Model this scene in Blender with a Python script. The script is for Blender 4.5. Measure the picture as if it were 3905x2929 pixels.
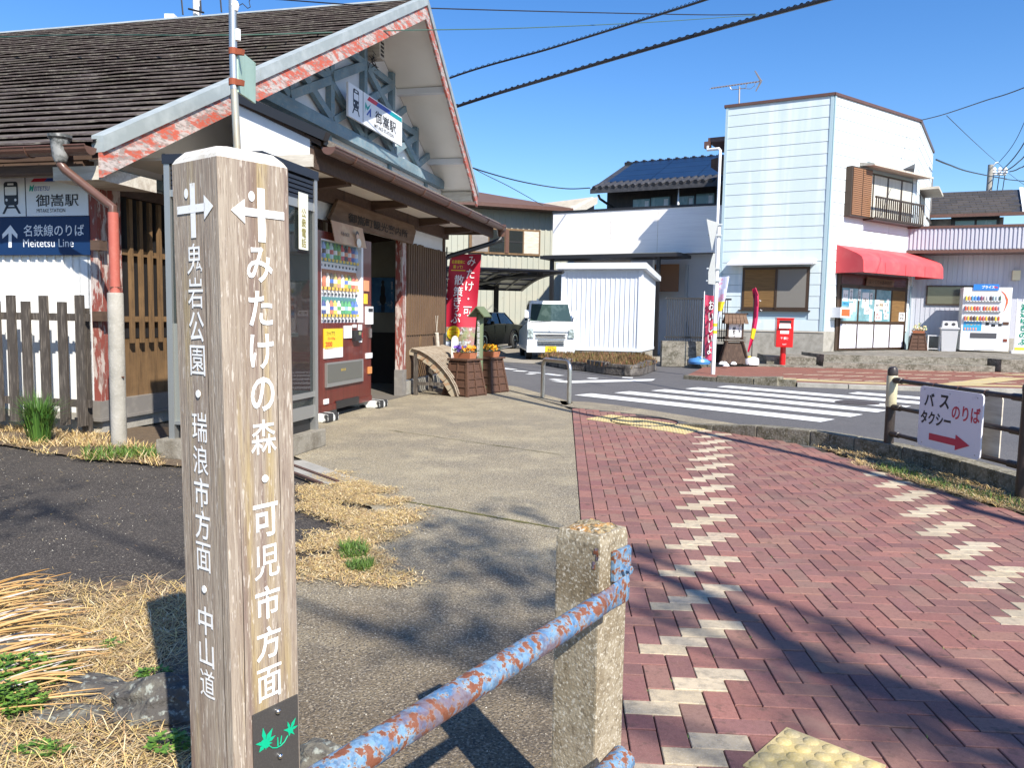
import bpy, bmesh, math, random
from mathutils import Vector, Matrix, noise
from math import sin, cos, radians, pi, sqrt, atan2, hypot
random.seed(7)
sc = bpy.context.scene
for o in list(bpy.data.objects): bpy.data.objects.remove(o)
# ------------------------------------------------------------------ camera
EYE = Vector((0, 0, 1.30)); FP = 2980.0; CX, CY = 1952.5, 1464.5
_p, _r = radians(5.0), radians(1.0)
FWD = Vector((0, cos(_p), -sin(_p))); _r0 = Vector((1, 0, 0)); _u0 = Vector((0, sin(_p), cos(_p)))
RGT = _r0*cos(_r)+_u0*sin(_r); UPV = _u0*cos(_r)-_r0*sin(_r)
cam = bpy.data.cameras.new('camera'); camo = bpy.data.objects.new('camera', cam); sc.collection.objects.link(camo)
mw = Matrix.Identity(4)
for i in range(3):
    mw[i][0] = RGT[i]; mw[i][1] = UPV[i]; mw[i][2] = -FWD[i]; mw[i][3] = EYE[i]
camo.matrix_world = mw
cam.sensor_fit = 'HORIZONTAL'; cam.sensor_width = 36; cam.lens = FP/3905*36
cam.clip_start = .05; cam.clip_end = 3000
sc.camera = camo
# ------------------------------------------------------------------ sky, sun, exposure
SUN_AZ = Vector((.47, -.883)).normalized(); SUN_EL = radians(42)
world = bpy.data.worlds.new("World"); sc.world = world; world.use_nodes = True
nt = world.node_tree; nt.nodes.clear()
wo = nt.nodes.new('ShaderNodeOutputWorld'); bg = nt.nodes.new('ShaderNodeBackground'); sky = nt.nodes.new('ShaderNodeTexSky')
sky.sky_type = 'NISHITA'; sky.sun_disc = False; sky.sun_elevation = SUN_EL
sky.sun_rotation = atan2(SUN_AZ.x, SUN_AZ.y); sky.altitude = 0; sky.air_density = 1.0; sky.dust_density = .3; sky.ozone_density = 3.0
hs = nt.nodes.new('ShaderNodeHueSaturation'); hs.inputs['Hue'].default_value = .508; hs.inputs['Saturation'].default_value = 1.3; hs.inputs['Value'].default_value = 1.0
nt.links.new(sky.outputs[0], hs.inputs['Color']); nt.links.new(hs.outputs[0], bg.inputs[0]); bg.inputs[1].default_value = .118
nt.links.new(bg.outputs[0], wo.inputs[0])
sl = bpy.data.lights.new('sun', 'SUN'); so = bpy.data.objects.new('sun', sl); sc.collection.objects.link(so)
sl.energy = 4.9; sl.angle = radians(.53); sl.color = (1, .94, .84)
sd = Vector((SUN_AZ.x*cos(SUN_EL), SUN_AZ.y*cos(SUN_EL), sin(SUN_EL)))
so.rotation_euler = sd.to_track_quat('Z', 'Y').to_euler()
sc.view_settings.view_transform = 'Standard'; sc.view_settings.look = 'None'
sc.view_settings.exposure = 0.74; sc.view_settings.gamma = 1
sc.cycles.max_bounces = 6; sc.cycles.use_denoising = True
# ------------------------------------------------------------------ surveying helpers (photo pixels of the 3905x2929 picture -> metres)
def ray(x, y): return FWD+RGT*((x-CX)/FP)-UPV*((y-CY)/FP)
def G(x, y, z=0.0):
    d = ray(x, y); return EYE+d*((z-EYE.z)/d.z)
def D(x, y, dep):
    d = ray(x, y); return EYE+d*(dep/d.y)
def PL(x, y, pt, n):
    d = ray(x, y); return EYE+d*((pt-EYE).dot(n)/d.dot(n))
def Z(x0, y0, x1, y1, w=2212):
    k = (x1-x0)/w
    return lambda x, y: (x0+x*k, y0+y*k)
def FR(o, ang):
    "frame at o: X along angle (degrees from world X), Y behind the face, Z up"
    a = radians(ang); m = Matrix.Rotation(a, 4, 'Z'); m.translation = Vector(o); return m
class Face:
    def __init__(s, o, ang):
        s.o = Vector(o); s.M = FR((s.o.x, s.o.y, 0), ang); a = radians(ang); s.x = Vector((cos(a), sin(a), 0)); s.n = Vector((sin(a), -cos(a), 0))
    def p(s, px, py, off=0):
        X = PL(px, py, s.o+s.n*off, s.n); return ((X-s.o).dot(s.x), X.z)
# ------------------------------------------------------------------ scene helpers
COL = sc.collection
WM = {}
def props(o, label=None, cat=None, group=None, kind=None):
    if label: o['label'] = label
    if cat: o['category'] = cat
    if group: o['group'] = group
    if kind: o['kind'] = kind
    return o
def thing(name, label, cat, frame=None, group=None):
    o = bpy.data.objects.new(name, None); COL.objects.link(o); o.empty_display_size = .1
    m = frame.copy() if isinstance(frame, Matrix) else Matrix.Translation(Vector(frame or (0, 0, 0)))
    o.matrix_world = m; WM[o.name] = m
    return props(o, label, cat, group)
def link(name, me, mat, parent=None):
    o = bpy.data.objects.new(name, me); COL.objects.link(o)
    if mat and not me.materials: me.materials.append(mat)
    if parent is not None:
        o.parent = parent; WM[o.name] = WM[parent.name]
    else: WM[o.name] = Matrix.Identity(4)
    return o
class MB:
    def __init__(s, M=None): s.v = []; s.f = []; s.M = M or Matrix.Identity(4)
    def add(s, vs, fs):
        b = len(s.v); s.v += [Vector(v) for v in vs]; s.f += [tuple(i+b for i in f) for f in fs]; return s
    def hexa(s, p): return s.add(p, [(0, 3, 2, 1), (4, 5, 6, 7), (0, 1, 5, 4), (1, 2, 6, 5), (2, 3, 7, 6), (3, 0, 4, 7)])
    def box(s, x0, x1, y0, y1, z0, z1):
        return s.hexa([(x0, y0, z0), (x1, y0, z0), (x1, y1, z0), (x0, y1, z0), (x0, y0, z1), (x1, y0, z1), (x1, y1, z1), (x0, y1, z1)])
    def bar(s, p, q, w, h, up=(0, 0, 1)):
        p = Vector(p); q = Vector(q); d = (q-p).normalized(); up = Vector(up); r = d.cross(up)
        if r.length < 1e-4: r = d.cross(Vector((0, 1, 0)))
        r.normalize(); t = r.cross(d).normalized(); r *= w/2; t *= h/2
        return s.hexa([p-r-t, p+r-t, p+r+t, p-r+t, q-r-t, q+r-t, q+r+t, q-r+t])
    def poly(s, pts): return s.add(pts, [tuple(range(len(pts)))])
    def prism(s, pts, vec):
        n = len(pts); v = Vector(vec); P = [Vector(p) for p in pts]
        return s.add(P+[p+v for p in P], [tuple(reversed(range(n))), tuple(range(n, 2*n))]+[(i, (i+1) % n, n+(i+1) % n, n+i) for i in range(n)])
    def tube(s, pts, r, seg=8, cap=True, closed=False):
        P = [Vector(p) for p in pts]; n = len(P); rs = r if isinstance(r, (list, tuple)) else [r]*n
        b = len(s.v); prev = None
        for i in range(n):
            if closed: t = P[(i+1) % n]-P[i-1]
            else: t = P[min(i+1, n-1)]-P[max(i-1, 0)]
            t.normalize()
            if prev is None:
                a = Vector((0, 0, 1)) if abs(t.z) < .9 else Vector((1, 0, 0)); u = t.cross(a).normalized()
            else: u = (prev-t*prev.dot(t)).normalized()
            prev = u; w = t.cross(u)
            for k in range(seg):
                a = 2*pi*k/seg; s.v.append(P[i]+(u*cos(a)+w*sin(a))*rs[i])
        m = n if closed else n-1
        for i in range(m):
            j = (i+1) % n
            for k in range(seg):
                l = (k+1) % seg; s.f.append((b+i*seg+k, b+i*seg+l, b+j*seg+l, b+j*seg+k))
        if cap and not closed:
            s.f.append(tuple(b+k for k in reversed(range(seg)))); s.f.append(tuple(b+(n-1)*seg+k for k in range(seg)))
        return s
    def lathe(s, prof, c=(0, 0, 0), seg=16, sx=1, sy=1):
        b = len(s.v); c = Vector(c)
        for r, z in prof:
            for k in range(seg):
                a = 2*pi*k/seg; s.v.append(c+Vector((r*cos(a)*sx, r*sin(a)*sy, z)))
        for i in range(len(prof)-1):
            for k in range(seg):
                l = (k+1) % seg; s.f.append((b+i*seg+k, b+i*seg+l, b+(i+1)*seg+l, b+(i+1)*seg+k))
        s.f.append(tuple(b+k for k in reversed(range(seg)))); s.f.append(tuple(b+(len(prof)-1)*seg+k for k in range(seg)))
        return s
    def grid(s, fn, nu, nv):
        b = len(s.v)
        for i in range(nu+1):
            for j in range(nv+1): s.v.append(Vector(fn(i/nu, j/nv)))
        for i in range(nu):
            for j in range(nv):
                a = b+i*(nv+1)+j; s.f.append((a, a+nv+1, a+nv+2, a+1))
        return s
    def build(s, name, mat, parent=None, smooth=False, bevel=0, M=None, **kw):
        T = M or s.M
        if parent is not None: T = WM[parent.name].inverted() @ T
        me = bpy.data.meshes.new(name); me.from_pydata([T @ v for v in s.v], [], s.f); me.validate()
        if bevel:
            bm = bmesh.new(); bm.from_mesh(me); bmesh.ops.recalc_face_normals(bm, faces=bm.faces)
            bmesh.ops.bevel(bm, geom=[e for e in bm.edges if len(e.link_faces) == 2 and e.calc_face_angle(0) > .5], offset=bevel, segments=2, affect='EDGES', profile=.7)
            bm.to_mesh(me); bm.free()
        if smooth:
            for p in me.polygons: p.use_smooth = True
            me.set_sharp_from_angle(angle=radians(38))
        o = link(name, me, mat, parent)
        return props(o, **kw)
def one(name, mat, parent, M, *boxes, **kw):
    b = MB(M)
    for x in boxes: b.box(*x)
    return b.build(name, mat, parent, **kw)
def text(body, mat, parent, M, x, z, w=None, h=None, y=-.004, ext=.001, off=0.0, name='lettering', sp=1.0, shear=0, keep=True, line=1.0):
    "letters standing in the XZ plane of frame M, centred on x,z, fitted into w x h"
    c = bpy.data.curves.new('t', 'FONT'); c.body = body; c.size = 1; c.align_x = 'CENTER'; c.space_line = line
    c.offset = off; c.resolution_u = 3; c.space_character = sp; c.shear = shear
    t = bpy.data.objects.new('t', c); COL.objects.link(t)
    dg = bpy.context.evaluated_depsgraph_get(); me = bpy.data.meshes.new_from_object(t.evaluated_get(dg)); bpy.data.objects.remove(t)
    xs = [v.co.x for v in me.vertices]; ys = [v.co.y for v in me.vertices]
    if not xs: return None
    x0, x1, y0, y1 = min(xs), max(xs), min(ys), max(ys); kx = (w/(x1-x0)) if w else None; ky = (h/(y1-y0)) if h else None
    if kx is None: kx = ky
    if ky is None: ky = kx
    T = M if parent is None else WM[parent.name].inverted() @ M
    for v in me.vertices:
        a = Vector(((v.co.x-(x0+x1)/2)*kx+x, y, (v.co.y-(y0+y1)/2)*ky+z)); v.co = T @ a
    me.update(); me.name = name
    return link(name, me, mat, parent)
def copy_thing(o, frame, label=None):
    c = o.copy(); COL.objects.link(c); c.matrix_world = frame; WM[c.name] = frame
    if label: c['label'] = label
    for ch in [k for k in bpy.data.objects if k.parent == o]:
        d = ch.copy(); COL.objects.link(d); d.parent = c; WM[d.name] = frame
        for g in [k for k in bpy.data.objects if k.parent == ch]:
            e = g.copy(); COL.objects.link(e); e.parent = d; WM[e.name] = frame
    return c
# ------------------------------------------------------------------ materials
def mk(name, col, rough=.7, metal=0, layers=(), bump=None, spec=.5, alpha=None, emit=None, coat=0, trans=0, rnd=None, isl=None, coord='Object'):
    """layers: (scale or (sx,sy,sz), detail, lo, hi, colour, amount); rnd / isl: colour list picked per object / per mesh island"""
    m = bpy.data.materials.new(name); m.use_nodes = True; n = m.node_tree.nodes; l = m.node_tree.links
    b = n['Principled BSDF']; b.inputs['Roughness'].default_value = rough; b.inputs['Metallic'].default_value = metal
    b.inputs['Specular IOR Level'].default_value = spec; b.inputs['Coat Weight'].default_value = coat; b.inputs['Transmission Weight'].default_value = trans
    tc = n.new('ShaderNodeTexCoord') if coord != 'Position' else n.new('ShaderNodeNewGeometry'); cur = None
    rgb = n.new('ShaderNodeRGB'); rgb.outputs[0].default_value = (*col, 1); cur = rgb.outputs[0]
    if rnd or isl:
        src = n.new('ShaderNodeObjectInfo').outputs['Random'] if rnd else n.new('ShaderNodeNewGeometry').outputs['Random Per Island']
        cr = n.new('ShaderNodeValToRGB'); cr.color_ramp.interpolation = 'LINEAR'; cs = rnd or isl; e = cr.color_ramp.elements
        while len(e) < len(cs): e.new(.5)
        for i, c in enumerate(cs): e[i].position = i/(len(cs)-1); e[i].color = (*c, 1)
        l.new(src, cr.inputs[0]); cur = cr.outputs[0]
    for sca, det, lo, hi, c2, amt in layers:
        mp = n.new('ShaderNodeMapping'); l.new(tc.outputs[coord], mp.inputs[0])
        mp.inputs['Scale'].default_value = (sca,)*3 if isinstance(sca, (int, float)) else sca
        tx = n.new('ShaderNodeTexNoise'); tx.inputs['Scale'].default_value = 1; tx.inputs['Detail'].default_value = det; tx.inputs['Roughness'].default_value = .62
        l.new(mp.outputs[0], tx.inputs['Vector'])
        mr = n.new('ShaderNodeMapRange'); mr.inputs['From Min'].default_value = lo; mr.inputs['From Max'].default_value = hi; mr.inputs['To Max'].default_value = amt
        l.new(tx.outputs['Fac'], mr.inputs['Value'])
        mx = n.new('ShaderNodeMix'); mx.data_type = 'RGBA'; l.new(mr.outputs[0], mx.inputs['Factor']); l.new(cur, mx.inputs['A']); mx.inputs['B'].default_value = (*c2, 1)
        cur = mx.outputs['Result']
    l.new(cur, b.inputs['Base Color'])
    if bump:
        sca, stg, dist = bump
        mp = n.new('ShaderNodeMapping'); l.new(tc.outputs[coord], mp.inputs[0]); mp.inputs['Scale'].default_value = (sca,)*3 if isinstance(sca, (int, float)) else sca
        tx = n.new('ShaderNodeTexNoise'); tx.inputs['Scale'].default_value = 1; tx.inputs['Detail'].default_value = 5; l.new(mp.outputs[0], tx.inputs['Vector'])
        bp = n.new('ShaderNodeBump'); bp.inputs['Strength'].default_value = stg; bp.inputs['Distance'].default_value = dist
        l.new(tx.outputs['Fac'], bp.inputs['Height']); l.new(bp.outputs[0], b.inputs['Normal'])
    if alpha is not None: b.inputs['Alpha'].default_value = alpha
    if emit: b.inputs['Emission Color'].default_value = (*emit[0], 1); b.inputs['Emission Strength'].default_value = emit[1]
    return m
W_ = (.8, .8, .8)
m_white = mk('white_paint', (.78, .78, .76), .55, layers=[(3, 4, .45, .8, (.62, .61, .57), .5)])
m_whiteprint = mk('white_print', (.82, .82, .82), .5)
m_black = mk('black_paint', (.02, .02, .022), .4)
m_blackprint = mk('black_print', (.02, .02, .025), .6)
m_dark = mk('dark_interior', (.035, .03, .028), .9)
m_glassd = mk('dark_glass', (.03, .035, .035), .05, spec=.9, alpha=.82)
m_glass = mk('clear_glass', (.03, .04, .04), .02, alpha=.38, spec=.7)
m_glassc = mk('display_glass', (.5, .5, .5), .02, alpha=.06)
m_plaster = mk('white_plaster', (.72, .73, .74), .8, layers=[(1.5, 4, .45, .75, (.6, .6, .59), .5), (9, 3, .6, .8, (.5, .5, .48), .3)])
m_soffit = mk('soffit_board', (.86, .82, .74), .8, layers=[(1.2, 4, .45, .75, (.74, .69, .6), .5)])
m_steel = mk('brushed_steel', (.5, .49, .46), .32, .9, layers=[(12, 3, .4, .7, (.35, .34, .32), .5)])
m_galv = mk('galvanised_steel', (.52, .54, .54), .42, .8, layers=[((40, 40, 3), 3, .4, .7, (.4, .42, .42), .6)])
m_alu = mk('aluminium_frame', (.42, .42, .40), .4, .7)
m_gutter = mk('brown_gutter', (.115, .058, .042), .35, layers=[(6, 3, .5, .8, (.18, .1, .075), .5)])
m_conc = mk('weathered_concrete', (.36, .34, .3), .9, layers=[(5, 5, .4, .7, (.2, .19, .16), .8), (40, 4, .5, .75, (.5, .48, .43), .5)], bump=(60, .5, .01))
# ================================================================== GROUND
def speck(name, base, mid, dark, light, sc_=90, big=1.2, bump=.5):
    return mk(name, base, .92, layers=[(big, 4, .42, .62, mid, .8), (big*4, 4, .5, .68, dark, .45), (sc_, 2, .52, .66, light, .75), (sc_*1.9, 2, .3, .46, dark, .0), (sc_*1.2, 1, .56, .7, dark, .7)], bump=(sc_, bump, .006))
m_asph = speck('road_asphalt', (.085, .082, .085), (.105, .1, .1), (.05, .05, .052), (.2, .19, .18), 70, .6)
m_asph2 = mk('old_asphalt', (.036, .029, .024), .95, layers=[(.5, 4, .45, .62, (.06, .05, .042), .7), (3, 5, .5, .65, (.024, .02, .017), .6), (120, 2, .52, .62, (.14, .12, .1), .8), (190, 1, .55, .66, (.02, .018, .016), .8), (60, 3, .6, .68, (.22, .19, .15), .6)], bump=(130, .9, .007))
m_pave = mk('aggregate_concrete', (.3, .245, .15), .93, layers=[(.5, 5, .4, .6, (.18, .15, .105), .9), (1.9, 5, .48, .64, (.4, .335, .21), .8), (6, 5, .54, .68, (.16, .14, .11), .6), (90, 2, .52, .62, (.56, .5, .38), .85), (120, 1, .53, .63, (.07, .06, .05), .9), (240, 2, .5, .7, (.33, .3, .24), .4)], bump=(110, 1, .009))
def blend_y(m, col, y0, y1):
    "darker aggregate slab nearest the viewer, blended along the paving with noise"
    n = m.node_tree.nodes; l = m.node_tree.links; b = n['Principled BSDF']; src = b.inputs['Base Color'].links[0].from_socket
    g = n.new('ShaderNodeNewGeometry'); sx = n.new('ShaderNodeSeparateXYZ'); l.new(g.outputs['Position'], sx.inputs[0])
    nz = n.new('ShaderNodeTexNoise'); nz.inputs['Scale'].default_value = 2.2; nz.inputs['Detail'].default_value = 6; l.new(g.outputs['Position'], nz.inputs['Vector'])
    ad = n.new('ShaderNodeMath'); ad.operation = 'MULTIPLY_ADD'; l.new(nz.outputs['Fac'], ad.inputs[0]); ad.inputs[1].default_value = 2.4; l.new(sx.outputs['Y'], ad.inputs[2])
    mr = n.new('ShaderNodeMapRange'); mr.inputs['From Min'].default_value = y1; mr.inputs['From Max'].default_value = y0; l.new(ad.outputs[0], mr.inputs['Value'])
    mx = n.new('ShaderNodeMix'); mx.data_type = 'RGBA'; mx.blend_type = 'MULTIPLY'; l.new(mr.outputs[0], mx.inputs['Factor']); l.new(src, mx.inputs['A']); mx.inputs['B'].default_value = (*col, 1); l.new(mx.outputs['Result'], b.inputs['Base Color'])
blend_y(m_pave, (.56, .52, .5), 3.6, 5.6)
m_soil = mk('dry_soil', (.13, .09, .055), .95, layers=[(14, 4, .4, .7, (.07, .05, .035), .8), (50, 3, .5, .7, (.2, .15, .09), .6)], bump=(40, .8, .02))
def sheet(name, pts, z, mat, parent=None, **kw):
    P = [(p[0], p[1], z) for p in pts]
    a = sum(P[i][0]*P[(i+1) % len(P)][1]-P[(i+1) % len(P)][0]*P[i][1] for i in range(len(P)))
    if a < 0: P.reverse()
    bm = bmesh.new(); vs = [bm.verts.new(p) for p in P]; f = bm.faces.new(vs); bmesh.ops.triangulate(bm, faces=[f])
    me = bpy.data.meshes.new(name); bm.to_mesh(me); bm.free()
    return props(link(name, me, mat, parent), **kw)
sheet('ground', [(-700, -500), (700, -500), (700, 1500), (-700, 1500)], -.02, m_asph2, kind='structure')
gr = MB().box(-700, 700, -500, 1500, -1.0, -.03).build('ground_base', m_soil, kind='structure')
sheet('road', [(-40, 90), (-6, 27), (-2.4, 14.9), (-.3, 14.6), (.2, 13.2), (.6, 11.8), (.87, 11.25), (1.82, 10.3), (2.47, 9.2), (3.5, 7.3), (4.2, 5), (4.5, -30), (60, -60), (60, 90)], -.012, m_asph, kind='structure')
m_mark = mk('road_marking_paint', (.8, .8, .78), .7, layers=[(30, 4, .62, .75, (.25, .25, .25), .8)])
me_ = Vector((.707, -.707)); mw_ = Vector((.707, .707))
for k in range(6):
    w0 = 9.95+.885*k; a0 = -8.47+.15*k; a1 = -4.28+.03*k
    if k == 5: a0 = -5.7
    segs = [(a0, a1)]
    if k == 3: segs = [(a0, -5.15), ( -4.75, a1)]
    for s0, s1 in segs:
        sheet('road_marking', [me_*s0+mw_*w0, me_*s1+mw_*w0, me_*s1+mw_*(w0+.45), me_*s0+mw_*(w0+.45)], -.006, m_mark, kind='structure')
zc = Z(1600, 900, 2600, 1650)
sheet('road_marking', [G(*zc(1110, 1222))[:2], G(*zc(1990, 1204))[:2], G(*zc(1960, 1219))[:2], G(*zc(1270, 1238))[:2]], -.006, m_mark, kind='structure')
for a, b in (((570, 1092), (700, 1100)), ((690, 1112), (800, 1124)), ((800, 1134), (900, 1140)), ((920, 1148), (1030, 1152)), ((1050, 1158), (1190, 1176)), ((920, 1160), (960, 1164)), ((1110, 1205), (1195, 1212)), ((1420, 1196), (1500, 1200)), ((1710, 1190), (1800, 1193))):
    p = G(*zc(*a)); q = G(*zc(*b)); dd = (q-p).normalized(); nn = Vector((-dd.y, dd.x, 0))*.11
    sheet('road_marking', [p-nn, q-nn, q+nn, p+nn], -.006, m_mark, kind='structure')
# pavement (pale exposed-aggregate concrete)
gE = lambda c, r: Vector((.588+.0942*(c*cos(radians(-3.78))-r*sin(radians(-3.78))), 4.058+.0942*(c*sin(radians(-3.78))+r*cos(radians(-3.78)))))
PA = [(-1.2, 1.2), gE(-2, -35), gE(-2.02, 0), gE(-2.05, 40), gE(-2.1, 72), (.74, 11.35), (.52, 11.95), (.18, 13.0), (-.3, 14.2), (-2.4, 14.7), (-7, 16), (-3.9, 12), (-3.6, 8.4), (-2.2, 7.3), (-1.75, 6.7), (-1.45, 5.6), (-.95, 5.2), (-.72, 4.75), (-.8, 4.3), (-.62, 3.85), (-1.2, 3.8), (-1.6, 3.6), (-1.5, 2.6)]
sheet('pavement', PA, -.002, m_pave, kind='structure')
m_moss = mk('moss_joint', (.12, .12, .035), .95, layers=[(60, 3, .45, .6, (.22, .18, .06), .8)], bump=(200, .8, .01))
def strip_line(name, pts, w, z, mat, **kw):
    b = MB()
    for p, q in zip(pts, pts[1:]):
        p = Vector((*p[:2], z)); q = Vector((*q[:2], z)); d = (q-p).normalized(); nn = Vector((-d.y, d.x, 0))
        w0 = w*(.5+random.random()); b.add([p-nn*w0/2, q-nn*w0/2, q+nn*w0/2, p+nn*w0/2], [(0, 1, 2, 3)])
    return b.build(name, mat, **kw)
def wig(pa, pb, n, a):
    pa = Vector(pa[:2]); pb = Vector(pb[:2])
    return [pa.lerp(pb, i/n)+Vector((random.uniform(-a, a), random.uniform(-a, a))) for i in range(n+1)]
strip_line('pavement_joint', wig(G(1545, 1912), G(2140, 2018), 26, .006), .022, .002, m_moss, kind='structure')
strip_line('pavement_joint', wig(G(1480, 1640), G(2140, 1735), 20, .006), .014, .002, m_moss, kind='structure')
# ---- brick paving -------------------------------------------------
RED = [(.235, .1, .085), (.265, .115, .092), (.235, .11, .1), (.28, .15, .11), (.2, .095, .085), (.31, .135, .108), (.24, .14, .11), (.225, .095, .088), (.17, .085, .077), (.26, .125, .11)]
Lb = [(60, 4, .45, .7, (.1, .045, .035), .35), (7, 3, .5, .75, (.27, .13, .085), .25), (260, 2, .56, .7, (.4, .25, .19), .4), (1.3, 5, .52, .66, (.13, .08, .065), .4), (2.6, 4, .56, .7, (.3, .2, .15), .4), (16, 4, .58, .68, (.07, .05, .035), .5)]
m_br = mk('red_brick_paver', RED[0], .85, rnd=RED, layers=Lb, bump=(180, .35, .004), coord='Position')
m_brs = mk('red_brick_pavers_far', RED[0], .85, isl=RED, layers=Lb, bump=(180, .35, .004), coord='Position')
m_lt = mk('buff_brick_paver', (.5, .43, .32), .85, rnd=[(.42, .34, .22), (.54, .44, .3), (.48, .4, .28), (.45, .35, .25)], layers=[(25, 4, .45, .65, (.24, .2, .15), .65), (220, 2, .55, .7, (.62, .56, .46), .5), (1.3, 5, .5, .66, (.26, .22, .16), .6)], bump=(180, .35, .004), coord='Position')
m_lts = mk('buff_brick_pavers_far', (.5, .43, .32), .85, isl=[(.43, .35, .24), (.54, .45, .32), (.48, .4, .29)], layers=[(25, 4, .5, .7, (.3, .26, .2), .6), (1.3, 5, .5, .66, (.26, .22, .16), .6)], coord='Position')
U = .0942; A0 = radians(-3.78)
bound = [gE(-1.0, -35), gE(-1.0, 72.5), (.93, 11.0), (1.35, 10.75), (1.85, 10.25), (2.3, 9.45), (2.75, 8.62), (3.05, 8.12), (3.24, 7.45), (3.22, 6.9), (3.27, 6.45), (3.42, 5.8), (3.55, 5.25), (3.7, 4.6), (3.8, 3.2), (3.9, 1.5), (4.0, -1), (.3, -1)]
bound = [Vector((p[0], p[1])) for p in bound]
def inside(x, y, P):
    c = False; j = len(P)-1
    for i in range(len(P)):
        if (P[i].y > y) != (P[j].y > y) and x < (P[j].x-P[i].x)*(y-P[i].y)/(P[j].y-P[i].y)+P[i].x: c = not c
        j = i
    return c
bricks = []      # (c0, r0, w, h, buff)
light = set()
def band(c, r, n0, n1):
    for g in range(n0, n1):
        for i in range(4): light.add((c-g-i, r-5*g-i))
band(4, -4, -13, 6); band(21, 1, -9, 8)
for r in range(-50, 76):
    for c in range(-1, 46):
        m = (c-r) % 4
        if m == 0 or (m == 1 and c == -1): bricks.append((c, r, 2 if m == 0 else 1, 1) if m == 0 else (c, r, 1, 1))
        elif m == 3: bricks.append((c, r, 1, 2))
for r in range(-50, 74, 2): bricks.append((-2, r, 1, 2))
tile_c = Vector((.9, 2.39)); tdir = Vector((.42, -.42))
tt = [Vector(G(*p)[:2]) for p in [(3000, 2782), (2840, 2935), (3367, 2929)]]
e1 = (tt[1]-tt[0]).normalized(); e2 = (tt[2]-tt[0]).normalized()
bis = (e1+e2).normalized(); e1 = Vector((bis.x*cos(pi/4)-bis.y*sin(pi/4), bis.x*sin(pi/4)+bis.y*cos(pi/4))); e2 = Vector((bis.x*cos(pi/4)+bis.y*sin(pi/4), -bis.x*sin(pi/4)+bis.y*cos(pi/4)))
TILE = [tt[0], tt[0]+e1*.3, tt[0]+(e1+e2)*.3, tt[0]+e2*.3]
TS = [Vector(G(*Z(2150, 1500, 2750, 2100, 1659)(*p))[:2]) for p in [(230, 275), (500, 230), (1535, 380), (1270, 435)]]
pav = thing('brick_pavement', None, None, Matrix.Identity(4)); pav['kind'] = 'structure'
sheet('brick_pavement_bed', [(p.x, p.y) for p in bound]+[gE(-2, -35), gE(-2, 73)][:0], -.009, mk('paving_joint_sand', (.045, .04, .028), .95, layers=[(90, 3, .45, .65, (.1, .1, .04), .7)], bump=(150, .6, .01)), pav)
sheet('brick_pavement_bed', [gE(-2, -35), gE(-1, -35), gE(-1, 72), gE(-2, 72)], -.009, bpy.data.materials['paving_joint_sand'], pav)
vis = []
for (c, r, w, h) in bricks:
    if c >= -1:
        ctr = gE(c+w/2, r+h/2)
        if not inside(ctr.x, ctr.y, bound): continue
    ctr = gE(c+w/2, r+h/2)
    vis.append((c, r, w, h, ctr))
def seen(ctr):
    d = Vector((ctr.x, ctr.y, 0))-EYE; z = d.dot(FWD)
    if z < .3: return False
    x = CX+FP*d.dot(RGT)/z; y = CY-FP*d.dot(UPV)/z
    return -40 < x < 3950 and y < 2960 and not (x < 2395 and y > 2080 and ctr.y < 1.6)
front = [b for b in vis if seen(b[4])]
front.sort(key=lambda b: b[4].length)
near = front[:300]; ns = set((b[0], b[1]) for b in near)
def brick_verts(w, h, gap=.0022, tilt=0, ht=.02, jit=0):
    a = gap; x1 = w*U-gap; y1 = h*U-gap; c = .0025
    j = [random.uniform(-jit, jit) for _ in range(4)]
    z = 0
    lo = [(a, a, -ht), (x1, a, -ht), (x1, y1, -ht), (a, y1, -ht)]
    md = [(a, a, z-c), (x1, a, z-c), (x1, y1, z-c), (a, y1, z-c)]
    tp = [(a+c, a+c, z+j[0]), (x1-c, a+c, z+j[1]), (x1-c, y1-c, z+j[2]), (a+c, y1-c, z+j[3])]
    f = [(8, 9, 10, 11)]
    for i in range(4):
        k = (i+1) % 4; f += [(i, k, 4+k, 4+i), (4+i, 4+k, 8+k, 8+i)]
    return lo+md+tp, f
protos = {}
for key in ((2, 1), (1, 2), (1, 1)):
    for mt in (m_br, m_lt):
        b = MB(); b.add(*brick_verts(*key)); me = bpy.data.meshes.new('brick'); me.from_pydata([tuple(v) for v in b.v], [], b.f); me.materials.append(mt); protos[(key, mt.name)] = me
for (c, r, w, h, ctr) in near:
    mt = m_lt if (c, r) in light and w == 2 else m_br
    o = bpy.data.objects.new('brick', protos[((w, h), mt.name)]); COL.objects.link(o); o.parent = pav; WM[o.name] = WM[pav.name]
    p = gE(c, r); zz = .001+random.uniform(-.0012, .0025)
    if c == -2: zz -= .001
    o.location = (p.x, p.y, zz); o.rotation_euler = (random.uniform(-.006, .006), random.uniform(-.006, .006), A0+random.uniform(-.006, .006))
rest = [b for b in vis if (b[0], b[1]) not in ns]
for nm, flag, mt in (('brick_field', False, m_brs), ('buff_brick_field', True, m_lts)):
    b = MB()
    for (c, r, w, h, ctr) in rest:
        if (((c, r) in light and w == 2) != flag): continue
        vs, fs = brick_verts(w, h, jit=.0008); p = gE(c, r); zz = .001+random.uniform(-.0012, .0025); a = A0+random.uniform(-.006, .006)
        # a sunken patch where the left edge has settled
        b.add([(p.x+v[0]*cos(a)-v[1]*sin(a), p.y+v[0]*sin(a)+v[1]*cos(a), v[2]+zz) for v in vs], fs)
    b.build(nm, mt, pav, kind='stuff')
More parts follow.
